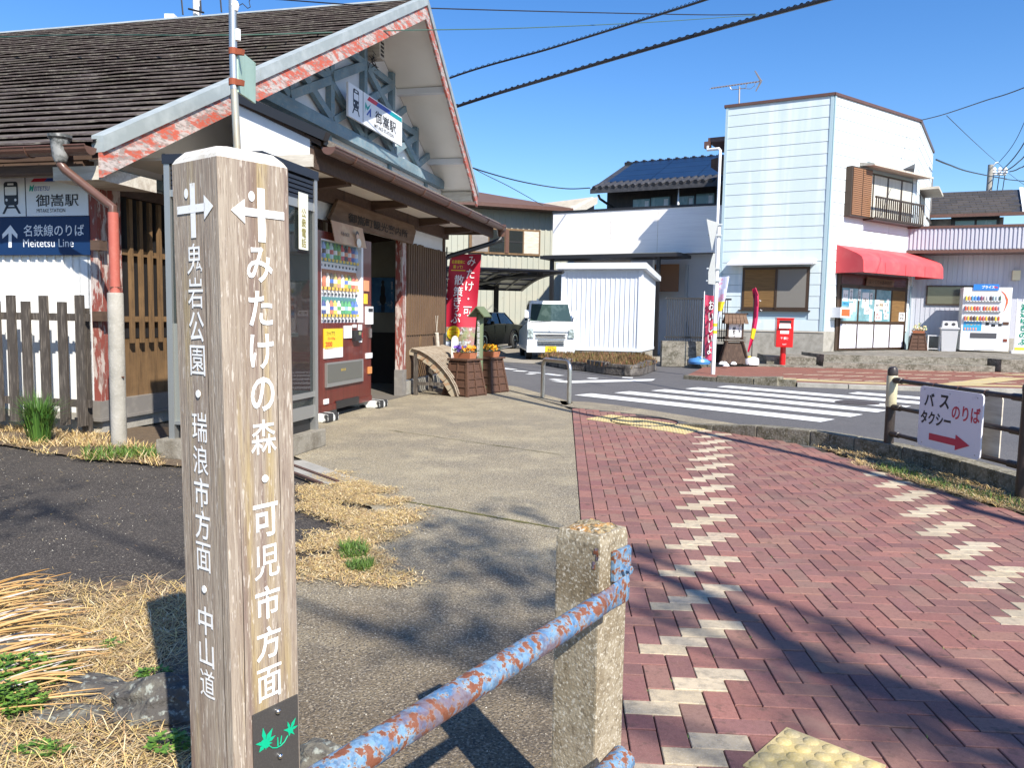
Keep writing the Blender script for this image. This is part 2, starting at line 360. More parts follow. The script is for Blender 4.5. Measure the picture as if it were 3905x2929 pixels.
# tactile tiles
m_yel = mk('yellow_tactile_tile', (.5, .39, .16), .85, layers=[(9, 4, .4, .65, (.38, .32, .2), .8), (120, 2, .5, .7, (.6, .5, .3), .5)], bump=(150, .4, .004))
def tactile(name, o, a, b_, na, nb, label, r=.42):
    t = thing(name, label, 'paving tile', (o.x, o.y, 0)); P = lambda u, v: o+a*u+b_*v
    mb = MB(); q = [P(0, 0), P(1, 0), P(1, 1), P(0, 1)]
    if (q[1]-q[0]).cross(q[3]-q[0]) < 0: q.reverse()
    mb.prism([(p.x, p.y, -.012) for p in q], (0, 0, .019)); mb.build('tile', m_yel, t)
    d = MB(); rr = min(a.length/na, b_.length/nb)*r
    for i in range(na):
        for j in range(nb):
            p = P((i+.5)/na, (j+.5)/nb); d.lathe([(rr, 0), (rr*.85, .004), (rr*.45, .0065), (.0005, .007)], (p.x, p.y, .0065), 10)
    d.build('dome_stud', m_yel, t, smooth=True, kind='stuff')
tactile('tactile_tile', TILE[0], e1*.3, e2*.3, 5, 5, 'worn yellow tactile tile with round studs set in red bricks at bottom edge')
tactile('tactile_strip', TS[0], TS[3]-TS[0], TS[1]-TS[0], 34, 9, 'long yellow strip of studded tactile paving at the crossing end of the red bricks', .4)
mc = Vector(G(*Z(2150, 1500, 2750, 2100, 1659)(850, 305))[:2])
ring = MB(); ring.tube([(mc.x+.42*cos(a*pi/16), mc.y+.42*sin(a*pi/16), .011) for a in range(32)], .009, 5, closed=True)
props(ring.build('manhole_ring', m_black), 'thin dark manhole cover ring let into the yellow tactile strip', 'manhole ring')
mp_ = me_*-4.95+mw_*12.85
mh = MB().lathe([(.34, -.012), (.34, -.004), (.3, -.003)], (mp_.x, mp_.y, 0), 28); props(mh.build('manhole_cover', mk('cast_iron', (.09, .075, .07), .6, .4, layers=[(60, 2, .5, .6, (.05, .045, .04), .8)])), 'round iron manhole cover in the middle of the zebra crossing', 'manhole cover')
# kerb by the crossing
q29 = Z(2900, 1250, 3905, 2000)
m_kerb = mk('mossy_kerb_stone', (.2, .18, .135), .95, layers=[(9, 5, .42, .62, (.075, .065, .035), .9), (45, 4, .5, .68, (.36, .34, .29), .7)], bump=(60, .8, .012))
kp = [Vector(p) for p in [(2.05, 9.5), (2.35, 9.05), (2.72, 8.6), (3.14, 8.14), (3.42, 7.72), (3.64, 7.2), (3.78, 6.5), (3.86, 5.7), (3.9, 4.9), (3.95, 4.1), (4.0, 3.2), (4.05, 2.2), (4.1, 1.2), (4.12, .2), (4.15, -1)]]
kg = thing('kerb', None, None, Matrix.Identity(4)); kg['kind'] = 'structure'
for i, (a, b) in enumerate(zip(kp, kp[1:])):
    d = (b-a).normalized(); n_ = Vector((d.y, -d.x))*-1; n_ = Vector((-d.y, d.x)); w = .17; a2 = a+d*.004; b2 = b-d*.004
    ha = [.02, .07, .13, .15][min(i, 3)]; hb = [.07, .13, .15, .15][min(i, 3)]
    MB().hexa([(a2.x, a2.y, -.02), (b2.x, b2.y, -.02), (b2.x+n_.x*w, b2.y+n_.y*w, -.02), (a2.x+n_.x*w, a2.y+n_.y*w, -.02),
               (a2.x, a2.y, ha), (b2.x, b2.y, hb), (b2.x+n_.x*w, b2.y+n_.y*w, hb), (a2.x+n_.x*w, a2.y+n_.y*w, ha)]).build('kerb_stone', m_kerb, kg, bevel=.014)
lip = MB()
for a, b in zip(kp, kp[1:]):
    d = (b-a).normalized(); n_ = Vector((-d.y, d.x)); a2 = a-n_*.12; b2 = b-n_*.12; lip.add([(a2.x, a2.y, .004), (b2.x, b2.y, .004), (b.x, b.y, .004), (a.x, a.y, .004)], [(3, 2, 1, 0)])
# gutter band of pale concrete beyond the bricks
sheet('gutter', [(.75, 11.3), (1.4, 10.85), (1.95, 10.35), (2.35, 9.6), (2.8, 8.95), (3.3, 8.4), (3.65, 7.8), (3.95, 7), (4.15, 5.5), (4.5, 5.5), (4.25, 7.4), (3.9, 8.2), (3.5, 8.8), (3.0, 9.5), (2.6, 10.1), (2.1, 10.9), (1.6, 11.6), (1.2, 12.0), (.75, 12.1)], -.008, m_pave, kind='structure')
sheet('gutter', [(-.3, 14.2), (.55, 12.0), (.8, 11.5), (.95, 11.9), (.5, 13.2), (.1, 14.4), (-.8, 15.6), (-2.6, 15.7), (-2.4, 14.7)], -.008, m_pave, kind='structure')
# dark line where pavement meets the gutter
strip_line('pavement_joint', [(-.3, 14.2), (.18, 13.0), (.52, 11.95), (.74, 11.35), (.9, 11.1), (1.35, 10.78), (1.85, 10.28), (2.1, 9.85)], .05, .0015, mk('joint_dark', (.03, .03, .025), .95), kind='structure')
# far pavement beyond the road
FZ = .07
m_farbrick = bpy.data.materials.new('far_brick_paving'); m_farbrick.use_nodes = True
_n = m_farbrick.node_tree.nodes; _l = m_farbrick.node_tree.links; _t = _n.new('ShaderNodeTexCoord'); _b = _n.new('ShaderNodeTexBrick'); _b.inputs['Scale'].default_value = 5; _b.inputs['Color1'].default_value = (.2, .075, .05, 1); _b.inputs['Color2'].default_value = (.26, .1, .065, 1); _b.inputs['Mortar'].default_value = (.09, .05, .035, 1); _b.inputs['Mortar Size'].default_value = .012
_l.new(_t.outputs['Object'], _b.inputs['Vector']); _l.new(_b.outputs[0], _n['Principled BSDF'].inputs['Base Color']); _n['Principled BSDF'].inputs['Roughness'].default_value = .9
FK = [(3.85, 17.1), (4.4, 16.5), (5.0, 16.0), (5.7, 15.6), (6.6, 15.35), (8.0, 15.1), (10.0, 15.0), (14, 15.0), (30, 14.5)]
sheet('far_pavement', FK+[(40, 19), (14.5, 22.5), (9, 22.6), (8.2, 21.2), (6.2, 20.6), (4.9, 20.0)], FZ, m_farbrick, kind='structure')
fk = thing('far_kerb', None, None, Matrix.Identity(4)); fk['kind'] = 'structure'
for i, (a, b) in enumerate(zip(FK, FK[1:])):
    a = Vector(a); b = Vector(b); d = (b-a).normalized(); n_ = Vector((d.y, -d.x)); w = .16; h = FZ+.05 if 1 <= i <= 2 else FZ+.004
    MB().hexa([(a.x, a.y, -.02), (a.x+n_.x*w, a.y+n_.y*w, -.02), (b.x+n_.x*w, b.y+n_.y*w, -.02), (b.x, b.y, -.02), (a.x, a.y, h), (a.x+n_.x*w, a.y+n_.y*w, h), (b.x+n_.x*w, b.y+n_.y*w, h), (b.x, b.y, h)]).build('kerb_stone', m_kerb if i < 3 else m_conc, fk, bevel=.01)
isl = MB()
I0 = [G(2633, 1451), G(2712, 1455), G(2800, 1462), G(2850, 1468)]
MB().hexa([(3.9, 16.9, -.02), (5.3, 15.55, -.02), (5.5, 15.8, -.02), (4.1, 17.3, -.02), (4.0, 16.95, .03), (5.3, 15.6, .17), (5.5, 15.8, .17), (4.15, 17.25, .03)]).build('kerb_stone', m_kerb, fk, bevel=.01)
# zigzag rows of buff bricks and yellow guide strips on the far paving
zz = MB()
for (x0, y0, x1, y1) in ((5.6, 16.5, 8.6, 15.9), (6.2, 17.8, 9.6, 17.0), (7.4, 18.9, 11.6, 17.9), (9.5, 20.0, 14.5, 18.9), (9.2, 16.4, 12.5, 16.0), (11.5, 17.2, 15.5, 16.9)):
    n = int(hypot(x1-x0, y1-y0)/.42)
    for i in range(n):
        for j in range(3):
            t = (i+j*.33)/n; x = x0+(x1-x0)*t; y = y0+(y1-y0)*t+j*.09; zz.box(x, x+.19, y, y+.08, FZ+.003, FZ+.007)
zz.build('buff_paving_row', m_lts, kind='structure')
def flat(name, pts, z, mat): return sheet(name, pts, z, mat, kind='structure')
flat('tactile_paving', [(4.9, 16.35), (5.3, 16.75), (7.1, 15.95), (10.4, 15.75), (10.4, 15.35), (7.0, 15.5)], FZ+.004, m_yel)
flat('tactile_paving', [(8.7, 15.8), (9.5, 15.8), (11.9, 17.9), (11.0, 17.9)], FZ+.006, m_yel)
flat('tactile_paving', [(12.0, 18.9), (15.5, 18.6), (15.5, 18.9), (12.0, 19.2)], FZ+.004, m_yel)
# bare soil around the sign post
flat('soil', [(-4, .8), (-.15, .9), (-.2, 1.6), (-.55, 1.9), (-.95, 2.1), (-1.25, 2.6), (-1.35, 3.3), (-1.6, 3.65), (-2.5, 3.55), (-5, 3.7)], .003, m_soil)
flat('soil', [(-7, 8.4), (-7, 7.4), (-4.8, 7.3), (-3.6, 6.65), (-2.6, 6.4), (-2.4, 7.0), (-3.8, 8.6)], .001, m_soil)
flat('soil', [(3.2, 8.0), (3.24, 7.45), (3.22, 6.9), (3.27, 6.45), (3.42, 5.8), (3.55, 5.25), (3.7, 4.6), (3.8, 3.2), (3.95, 3.2), (3.88, 4.6), (3.86, 5.7), (3.78, 6.5), (3.62, 7.2), (3.4, 7.75)], .003, m_soil)
# ================================================================== STATION
C0 = G(362, 1650); PH = 13.5
SF = FR((C0.x, C0.y, 0), -PH)            # local: x = n (out of the gable front), y = s (along the gable front), z
Uv = Vector((sin(radians(PH)), cos(radians(PH)), 0)); Nv = Vector((Uv.y, -Uv.x, 0))
def FN(n, s=0, z=0):                     # face frame looking at the gable front from outside
    o = Vector((C0.x, C0.y, 0))+Nv*n+Uv*s; return FR((o.x, o.y, z), 90-PH)
m_shing = mk('weathered_shingle', (.085, .066, .06), .9, layers=[((2, 9, 9), 4, .4, .62, (.055, .04, .037), .8), ((9, 30, 30), 4, .5, .66, (.2, .18, .15), .75), (2.2, 4, .52, .7, (.11, .1, .075), .7)], bump=(50, .7, .01))
m_red = mk('peeling_red_board', (.5, .1, .06), .75, layers=[((2.4, 2.4, 9), 9, .47, .54, (.5, .43, .4), 1), ((12, 12, 40), 5, .48, .58, (.26, .22, .2), .85), ((5, 5, 14), 6, .57, .6, (.48, .11, .07), .9)], bump=(30, .5, .008))
m_redp = mk('peeling_red_post', (.24, .06, .045), .8, layers=[((16, 16, 3.5), 9, .49, .53, (.5, .43, .39), .95), ((30, 30, 6), 4, .5, .62, (.2, .12, .1), .7)], bump=(40, .5, .006))
m_blue = mk('faded_blue_timber', (.16, .25, .3), .85, layers=[(4, 4, .42, .68, (.3, .39, .42), .7), ((30, 8, 30), 4, .5, .7, (.33, .33, .3), .6), (2, 3, .5, .7, (.08, .12, .15), .6)], bump=(40, .5, .006))
m_flash = mk('grey_blue_flashing', (.34, .38, .375), .5, .15, layers=[(4, 3, .45, .7, (.5, .54, .53), .6)])
m_brw = mk('dark_brown_timber', (.07, .042, .03), .8, layers=[((3, 20, 20), 4, .4, .7, (.12, .075, .05), .7)])
m_lath = mk('dark_lattice_wood', (.15, .09, .05), .8, layers=[((30, 30, 3), 4, .42, .7, (.1, .06, .035), .8)])
m_oldw = mk('honey_lattice_wood', (.17, .1, .045), .7, layers=[((40, 40, 3), 4, .42, .7, (.07, .042, .022), .8), (3, 3, .5, .7, (.25, .15, .07), .6)])
m_fence = mk('grey_fence_wood', (.065, .053, .043), .85, layers=[((40, 40, 3), 4, .4, .65, (.04, .032, .026), .8), ((60, 60, 6), 3, .5, .7, (.2, .17, .14), .7)], bump=((60, 60, 5), .5, .005))
m_wgrey = mk('weathered_white_board', (.6, .56, .48), .8, layers=[((3, 20, 20), 4, .4, .7, (.38, .32, .25), .8)])
station = thing('station_building', 'white walled railway station with steep brown shingled gable roof and blue timber trusses', 'station', SF)
RS = (6.85-2.86)/7.2
def rz(s): return 6.85-RS*abs(s-6.7)
def edge(s): return 1.2-.6*abs(s-6.7)/7.2
# shingled slope facing the camera
roof = MB(SF).prism([(edge(-.5)-.04, -.46, rz(-.5)-.06), (edge(6.7)-.04, 6.7, rz(6.7)-.06), (-13, 6.7, rz(6.7)-.06), (-13, -.46, rz(-.5)-.06)], (0, 0, -.09)).build('roof', m_brw, station)
NC = 36
for k in range(NC):
    s0 = -.55+7.25*k/NC; s1 = -.55+7.25*(k+1.25)/NC
    if s1 > 6.7: s1 = 6.7
    b = MB(SF); nseg = 60; x1 = edge(max(s0, -.5))-.04; x0 = -13; P_ = []
    for i in range(nseg+1):
        x = x0+(x1-x0)*i/nseg; dz = .012*noise.noise(Vector((x*1.9, k*1.7, 0))); ds = .03*noise.noise(Vector((x*3.3, k*2.3, 5))); sa = s0+ds
        P_ += [(x, sa+.13, rz(s0+.13)-.012), (x, sa, rz(s0)+.022+dz), (x, sa, rz(s0)+.040+dz), (x, s1, rz(s1)-.012)]
    b.v = [Vector(p) for p in P_]
    for i in range(nseg):
        for j in range(3): b.f.append((i*4+j, i*4+4+j, i*4+5+j, i*4+1+j))
    b.build('shingle_course', m_shing, roof)
# far slope
rr = MB(SF).prism([(edge(6.7)-.04, 6.7, rz(6.7)), (edge(11.6)-.04, 11.6, rz(11.6)), (-13, 11.6, rz(11.6)), (-13, 6.7, rz(6.7))], (0, 0, -.1)).build('far_roof', m_shing, station)
MB(SF).prism([(1.05, 6.62, 6.84), (1.05, 6.7, 6.9), (1.05, 6.78, 6.84)], (-14, 0, 0)).build('ridge_cap', m_flash, station)
# soffits under the gable overhang, both slopes, with white purlins
MB(SF).prism([(0, -.4, rz(-.4)-.16), (edge(-.4)-.05, -.4, rz(-.4)-.16), (edge(6.7)-.05, 6.7, rz(6.7)-.16), (0, 6.7, rz(6.7)-.16)], (0, 0, -.02)).build('soffit', m_soffit, station)
MB(SF).prism([(0, 6.7, rz(6.7)-.11), (edge(6.7)-.05, 6.7, rz(6.7)-.11), (edge(11.5)-.05, 11.5, rz(11.5)-.11), (0, 11.5, rz(11.5)-.11)], (0, 0, -.02)).build('soffit', m_soffit, station)
for s in (8.35, 10.2, 11.25):
    one('purlin', m_plaster if s < 11 else m_wgrey, station, SF, (0, edge(s)-.06, s-.06 if s < 11 else s-.12, s+.07, rz(s)-.24 if s < 11 else rz(s)-.34, rz(s)-.125))
for s in (1.5, 4.1):
    one('purlin', m_plaster, station, SF, (0, edge(s)-.06, s-.07, s+.06, rz(s)-.31, rz(s)-.2))
# barge boards + metal flashing
def barge(sa, sb, name='barge_board'):
    n = 3
    for i in range(n):
        a = sa+(sb-sa)*i/n+.004; b = sa+(sb-sa)*(i+1)/n-.004; za, zb = rz(a), rz(b); xa, xb = edge(a), edge(b)
        o = MB(SF).hexa([(xa-.03, a, za-.33), (xb-.03, b, zb-.33), (xb-.03, b, zb-.1), (xa-.03, a, za-.1), (xa+.01, a, za-.33), (xb+.01, b, zb-.33), (xb+.01, b, zb-.1), (xa+.01, a, za-.1)])
        o.build(name, m_red, station)
        MB(SF).hexa([(xa-.1, a, za-.1), (xb-.1, b, zb-.1), (xb-.1, b, zb+.06), (xa-.1, a, za+.06), (xa+.035, a, za-.095), (xb+.035, b, zb-.095), (xb+.035, b, zb+.055), (xa+.035, a, za+.055)]).build('roof_flashing', m_flash, station)
barge(-.5, 6.7); barge(11.45, 6.7)
# walls
zt = lambda s: rz(s)-.14
MB(SF).prism([(0, 0, .25), (0, 11.4, .25), (0, 11.4, zt(11.4)), (0, 6.7, zt(6.7)), (0, 0, zt(0))], (-.14, 0, 0)).build('wall', m_plaster, station)
m_inn = mk('dirty_dim_inner_wall', (.3, .29, .24), .85, layers=[(2, 4, .45, .7, (.22, .2, .16), .7)])  # dirty plaster, with the porch gloom darkened into its colour
# long side facing the camera: white ribbed metal
rib = MB(SF); rib.box(-13, .03, .02, .14, .2, 2.62)
x = -.02
while x > -9: rib.box(x-.012, x+.012, -.0, .02, .2, 2.62); x -= .107
rib.build('side_wall', m_white, station)
one('eave_board', m_wgrey, station, SF, (-13, .05, -.02, .1, 2.62, 2.72))
fr = MB(SF); fr.box(-13, .1, -.42, .12, 2.735, 2.75); fr.build('eave_soffit', m_wgrey, station)
for i in range(60):
    x = -.1-i*.107
    if i < 26: one('eave_board', m_wgrey, station, SF, (x-.05, x+.05, -.03, -.005, 2.6, 2.715))
one('wall_plate', m_brw, station, SF, (-13, .35, -.45, -.3, 2.6, 2.72))
one('plinth', m_conc, station, SF, (-13, -.1, -.04, .1, 0, .2))
# eave gutter, hopper and pipe
g = MB(SF); n0 = -13; n1 = .6; prof = [(cos(a)*.075, sin(a)*.075) for a in [pi+i*pi/8 for i in range(9)]]
for (y0, z0), (y1, z1) in zip(prof, prof[1:]): g.add([(n0, -.62+y0, 2.79+z0), (n1, -.62+y0, 2.79+z0), (n1, -.62+y1, 2.79+z1), (n0, -.62+y1, 2.79+z1)], [(0, 1, 2, 3)])
g.add([(n1, -.62+y, 2.79+z) for y, z in prof], [tuple(range(9))])
g.tube([(n0, -.695, 2.795), (n1, -.695, 2.795)], .009, 6)
for i in range(9):
    x = .35-i*.42; g.tube([(x, -.62+cos(a)*.08, 2.79+sin(a)*.08) for a in [pi+j*pi/6 for j in range(7)]], .006, 5)
gut = g.build('gutter_channel', m_gutter, station, smooth=True)
hx = .3
MB(SF).lathe([(.05, -.22), (.07, -.17), (.085, -.02), (.105, 0), (.105, .025)], (hx, -.66, 2.87), 12).build('hopper', mk('old_lead_hopper', (.08, .085, .08), .6, .3, layers=[(8, 4, .45, .6, (.5, .5, .48), .7)]), station, smooth=True)
PX = .2; cp = SF.inverted() @ G(455, 1700); px_, py_ = cp.x, cp.y
MB(SF).tube([(hx, -.66, 2.72), (hx, -.66, 2.63), (hx+.04, -.65, 2.58), (px_-.08, py_, 2.29), (px_, py_, 2.24), (px_, py_, 2.1)], .04, 12).build('downpipe', m_gutter, station, smooth=True)
MB(SF).tube([(px_, py_, 2.19), (px_, py_, 1.28)], .047, 12).build('downpipe', mk('faded_pink_pipe', (.42, .105, .075), .6, layers=[(20, 3, .5, .7, (.45, .16, .12), .6)]), station, smooth=True)
MB(SF).tube([(px_-.1, py_+.2, 1.52), (px_, py_-.058, 1.5), (px_+.07, py_, 1.5), (px_, py_+.06, 1.5)], .006, 5).build('pipe_clip', m_gutter, station)
pipe = thing('concrete_pipe', 'upright grey concrete pipe sleeve around the pink downpipe by the station corner', 'pipe', SF @ Matrix.Translation((px_, py_, 0)))
MB(SF).lathe([(.07, -.05), (.07, 1.44), (.065, 1.45), (.052, 1.45)], (px_, py_, 0), 18).build('sleeve', m_conc, pipe, smooth=True)
MB(SF).tube([(px_-.09, py_, .66), (px_+.085, py_-.02, .66)], .01, 6).build('bolt', m_gutter, pipe)
# corner post and lattice window on the front
one('corner_post', m_redp, station, SF, (.034, .125, -.03, .02, .28, 2.62))
one('corner_post', m_redp, station, SF, (.025, .1, .02, .34, .28, 2.62))
m_sill = mk('grey_sill_metal', (.2, .185, .17), .6, layers=[(5, 4, .5, .7, (.3, .28, .25), .6)])
one('sill', m_sill, station, SF, (-.17, .13, -.06, 1.55, .16, .34)); one('sill', m_sill, station, SF, (-.18, .15, -.075, 1.55, .13, .16))
one('plinth', m_conc, station, SF, (-.1, .1, 0, 5, 0, .16))
LF = FN(0)
one('window', m_glassd, station, LF, (.36, 1.5, -.02, -.008, 1.0, 2.55))
one('window_lintel', m_brw, station, LF, (.34, 1.55, -.09, 0, 2.5, 2.62))
lat = one('lattice_panel', m_black, station, LF, (.345, 1.5, -.035, -.022, .98, 2.5))  # black sheet stands in for the shaded depth behind the slats
for i in range(6): one('slat', m_oldw, lat, LF, (.44+i*.155, .49+i*.155, -.125, -.09, .93, 2.48))
for z in (1.16, 1.88): one('slat', m_oldw, lat, LF, (.28, 1.5, -.088, -.05, z, z+.06))
brd = one('board_panel', m_oldw, station, LF, (.345, 1.5, -.02, -.004, .33, .98))
for i in range(8): one('board', m_oldw, brd, LF, (.35+i*.143, .488+i*.143, -.045, -.02, .335, .97))
for z in (1.17, 1.89): one('bracket', m_brw, station, SF, (.09, .2, -.09, .02, z, z+.1))
# blue studs on the plaster near the corner, and wooden box end under the eave tip
one('timber_stud', m_blue, station, LF, (1.15, 1.27, -.03, 0, 2.62, 3.1)); one('timber_rail', m_blue, station, LF, (.3, 2.1, -.035, -.003, 2.66, 2.78))
MB(SF).prism([(.02, -.46, 2.52), (.54, -.46, 2.52), (.54, .35, 2.52), (.02, .1, 2.52)], (0, 0, .13)).build('eave_box', m_wgrey, station)
# truss timbers on the gable
def tb(s0, z0, s1, z1, w=.13, d=.1, off=0):
    MB(SF).bar((.055+off, s0, z0), (.055+off, s1, z1), w, d, up=(1, 0, 0)).build('truss_timber', m_blue, station)
one('tie_beam', m_blue, station, SF, (0.004, .16, 2.75, 10.9, 4.24, 4.42)); one('tie_beam', m_blue, station, SF, (0.004, .14, 2.75, 10.8, 4.425, 4.45))
KS = 6.6
for s in (3.98, 5.29, KS, 7.92, 9.26): tb(s, 4.45, s, rz(s)-.16, .13)
tb(2.7, 4.45, 2.7, rz(2.7)-.15)
for sg in (-1, 1):
    q = lambda s: KS+sg*s
    tb(q(.07), 5.78, q(1.3), 5.78, .12, .09, .012)      # collar
    tb(q(1.38), 5.12, q(2.62), 5.12, .12, .09, .012)
    tb(q(.07), 5.14, q(1.27), 5.76, .13, .08, .022) if sg > 0 else tb(q(1.27), 5.2, q(.07), 5.74, .13, .08, .022)
    tb(q(.07), 5.72, q(1.3), 5.16, .13, .07, .035)
    tb(q(1.38), 5.1, q(2.7), 4.5, .13, .07, .035)
    tb(q(1.38), 4.5, q(2.62), 5.08, .13, .08, .022)
    tb(q(2.72), 4.5, q(3.4), 4.83, .13, .08, .022)
    tb(q(2.0), 5.5, q(1.3), 5.12, .12, .06, .02)
    tb(q(.1), 4.47, q(1.28), 5.05, .12, .07, .022); tb(q(1.28), 4.47, q(.1), 5.05, .12, .06, .035)
for s in (2.95, 5.3, 7.9, 10.0): one('timber_stud', m_blue, station, SF, (.003, .05, s-.06, s+.06, 4.0, 4.24))
vent = one('louvre_vent', m_wgrey, station, SF, (.02, .3, 6.75, 6.98, 5.93, 6.28))
for i in range(4): one('vent_slat', m_dark, vent, SF, (.3, .305, 6.8, 6.94, 5.98+i*.07, 6.02+i*.07))
b = MB(SF); random.seed(3)
for i in range(5):
    p = [(.15+random.uniform(-.03, .1), 6.62+random.uniform(-.02, .25), 5.98-j*.05+random.uniform(-.05, .05)) for j in range(6)]; b.tube(p, .006, 5)
b.build('cable_tangle', m_black, station)
# canopy over the entrance
m_canr = mk('canopy_shingle', (.2, .165, .13), .9, layers=[((6, 20, 20), 4, .42, .66, (.1, .085, .07), .8), ((9, 30, 30), 3, .5, .7, (.36, .32, .26), .6)], bump=(60, .5, .008))
CS0, CS1, CZ = .36, 7.29, 2.99; cs = .47
canopy = MB(SF).prism([(2.42, CS0, CZ), (2.42, CS1, CZ), (0, 5.4, CZ+2.42*cs), (0, 2.95, CZ+2.42*cs), (1.48, CS0, CZ+.94*cs)], (0, 0, -.05)).build('canopy', m_brw, station)
for k in range(11):
    x0 = 2.46-k*.22; x1 = x0-.26; c = MB(SF)
    sx = CS1+.02-(2.42-x0)*.78; CSx = CS0 if x0 >= 1.48 else CS0+(1.48-x0)*1.75; CSy = CS0 if x1 >= 1.48 else CS0+(1.48-x1)*1.75
    c.add([(x0, CSx-.02, CZ+(2.42-x0)*cs-.02), (x0, sx, CZ+(2.42-x0)*cs-.02), (x0, sx, CZ+(2.42-x0)*cs+.035), (x0, CSx-.02, CZ+(2.42-x0)*cs+.035), (x1, sx-.2, CZ+(2.42-x1)*cs+.01), (x1, CSy-.02, CZ+(2.42-x1)*cs+.01)], [(0, 1, 2, 3), (3, 2, 4, 5)])
    c.build('shingle_course', m_canr, canopy)
for k in range(10):
    y0 = CS1+.03-k*.17; z0 = CZ+(CS1-y0)*.6
    c = MB(SF); xx = 2.44-(CS1-y0)*1.28
    c.add([(xx, y0, z0+.03), (0, y0, z0+.03), (0, y0-.22, z0+.14), (xx-.25, y0-.22, z0+.14)], [(0, 1, 2, 3)]); c.build('shingle_course', m_canr, canopy)
one('canopy_fascia', m_brw, canopy, SF, (2.3, 2.34, CS0, CS1, CZ-.26, CZ-.04)); one('canopy_fascia', m_brw, canopy, SF, (.0, 2.34, CS1-.03, CS1, CZ-.2, CZ-.04))
one('canopy_soffit', m_soffit, canopy, SF, (0, 2.3, CS0+.03, CS1-.03, CZ-.13, CZ-.1))
g = MB(SF); gx, gz = 2.5, CZ-.06
prof = [(cos(a)*.075, sin(a)*.075) for a in [pi+i*pi/8 for i in range(9)]]
for (y0, z0), (y1, z1) in zip(prof, prof[1:]): g.add([(gx+y0, CS0, gz+z0), (gx+y0, CS1+.05, gz+z0), (gx+y1, CS1+.05, gz+z1), (gx+y1, CS0, gz+z1)], [(3, 2, 1, 0)])
g.add([(gx+y, CS0, gz+z) for y, z in prof], [tuple(range(9))]); g.add([(gx+y, CS1+.05, gz+z) for y, z in prof], [tuple(range(9))])
g.tube([(gx+.075, CS0, gz), (gx+.075, CS1+.05, gz)], .009, 6)
for i in range(7):
    s = CS0+.5+i*1.05; g.tube([(gx+cos(a)*.08, s, gz+sin(a)*.08) for a in [pi+j*pi/6 for j in range(7)]], .006, 5)
g.build('gutter_channel', m_gutter, canopy, smooth=True)
MB(SF).lathe([(.06, -.17), (.075, -.1), (.09, .0), (.1, .05)], (2.46, CS1+.1, CZ-.06), 10).build('hopper', m_gutter, canopy, smooth=True)
MB(SF).tube([(2.46, CS1+.1, CZ-.2), (2.46, CS1+.08, CZ-.28), (2.3, CS1, CZ-.36), (1.62, 6.85, 2.36), (1.55, 6.78, 2.28), (1.55, 6.78, .3)], .045, 10).build('downpipe', m_black, canopy, smooth=True)
# white panel closing the canopy's near end, dark rake above it
MB(SF).prism([(1.5, CS0, 2.86), (1.5, CS0, CZ+.9*cs-.03), (2.3, CS0, CZ+.02), (2.3, CS0, 2.86)], (0, .03, 0)).build('end_panel', m_plaster, canopy)
MB(SF).bar((1.47, CS0-.03, CZ+.95*cs+.03), (2.5, CS0-.03, CZ+.03), .1, .09, up=(0, 0, 1)).build('rake_board', m_black, canopy)
one('end_beam', m_wgrey, canopy, SF, (1.2, 2.34, CS0-.03, CS0+.09, 2.74, 2.86))
for s, x0 in ((1.6, 0), (3.4, 0), (5.3, 0), (6.6, 0)):
    MB(SF).prism([(x0, s, 2.86), (x0, s, 2.56), (.9, s, 2.66), (2.1, s, 2.78), (2.1, s, 2.86)], (0, .14, 0)).build('canopy_beam', m_brw, canopy)
one('canopy_beam', m_brw, canopy, SF, (1.5, 1.62, 1.4, 6.85, 2.66, 2.86)); one('canopy_beam', m_brw, canopy, SF, (.6, .72, .5, 6.6, 2.8, 2.86))
# porch: pillar, lattice screens, dark interior
one('porch_pillar', m_redp, station, SF, (1.49, 1.6, 4.62, 4.79, .42, 2.7)); one('porch_pillar', m_sill, station, SF, (1.48, 1.61, 4.61, 4.8, 0, .42))
PW = FN(1.57)
one('porch_wall', m_plaster, station, PW, (4.79, 6.75, .0, .1, .2, 2.85)); one('porch_wall', m_inn, station, SF, (0.0, 1.5, 6.62, 6.78, .2, 2.8)); one('porch_wall', m_brw, station, SF, (.98, 1.04, 1.5, 3.1, .0, 2.86)); one('porch_ceiling', m_brw, station, SF, (.05, 1.56, 1.5, 6.6, 2.82, 2.85)); one('interior_dark_band', m_dark, station, SF, (.07, 1.4, 6.59, 6.615, 0, .95))  # dark band at the foot of the end wall is painted gloom
one('porch_wall', m_plaster, station, PW, (1.6, 4.62, .02, .1, 2.44, 2.86))
one('porch_stud', m_brw, station, PW, (4.64, 4.72, -.02, .03, 2.5, 2.86)); one('porch_stud', m_brw, station, PW, (6.64, 6.72, -.03, .03, 2.3, 2.86)); one('porch_stud', m_brw, station, PW, (3.1, 3.2, -.02, .03, 2.44, 2.86))
scr = one('lattice_screen', m_black, station, PW, (4.82, 6.7, -.012, -.001, .85, 2.4))
for i in range(18):
    x = 4.83+i*.105; one('slat', m_lath, scr, PW, (x, x+.058, -.055, -.014, .96, 2.42+random.uniform(-.015, .015)))
low = one('lattice_screen', m_lath, station, PW, (4.82, 6.66, -.02, -.001, .25, .98))
for i in range(16):
    x = 4.83+i*.114; one('board', m_oldw if i == 5 else m_lath, low, PW, (x, x+.1, -.034, -.021, .26, .95))
one('porch_plinth', m_conc, station, PW, (4.8, 6.75, -.03, .1, 0, .22))
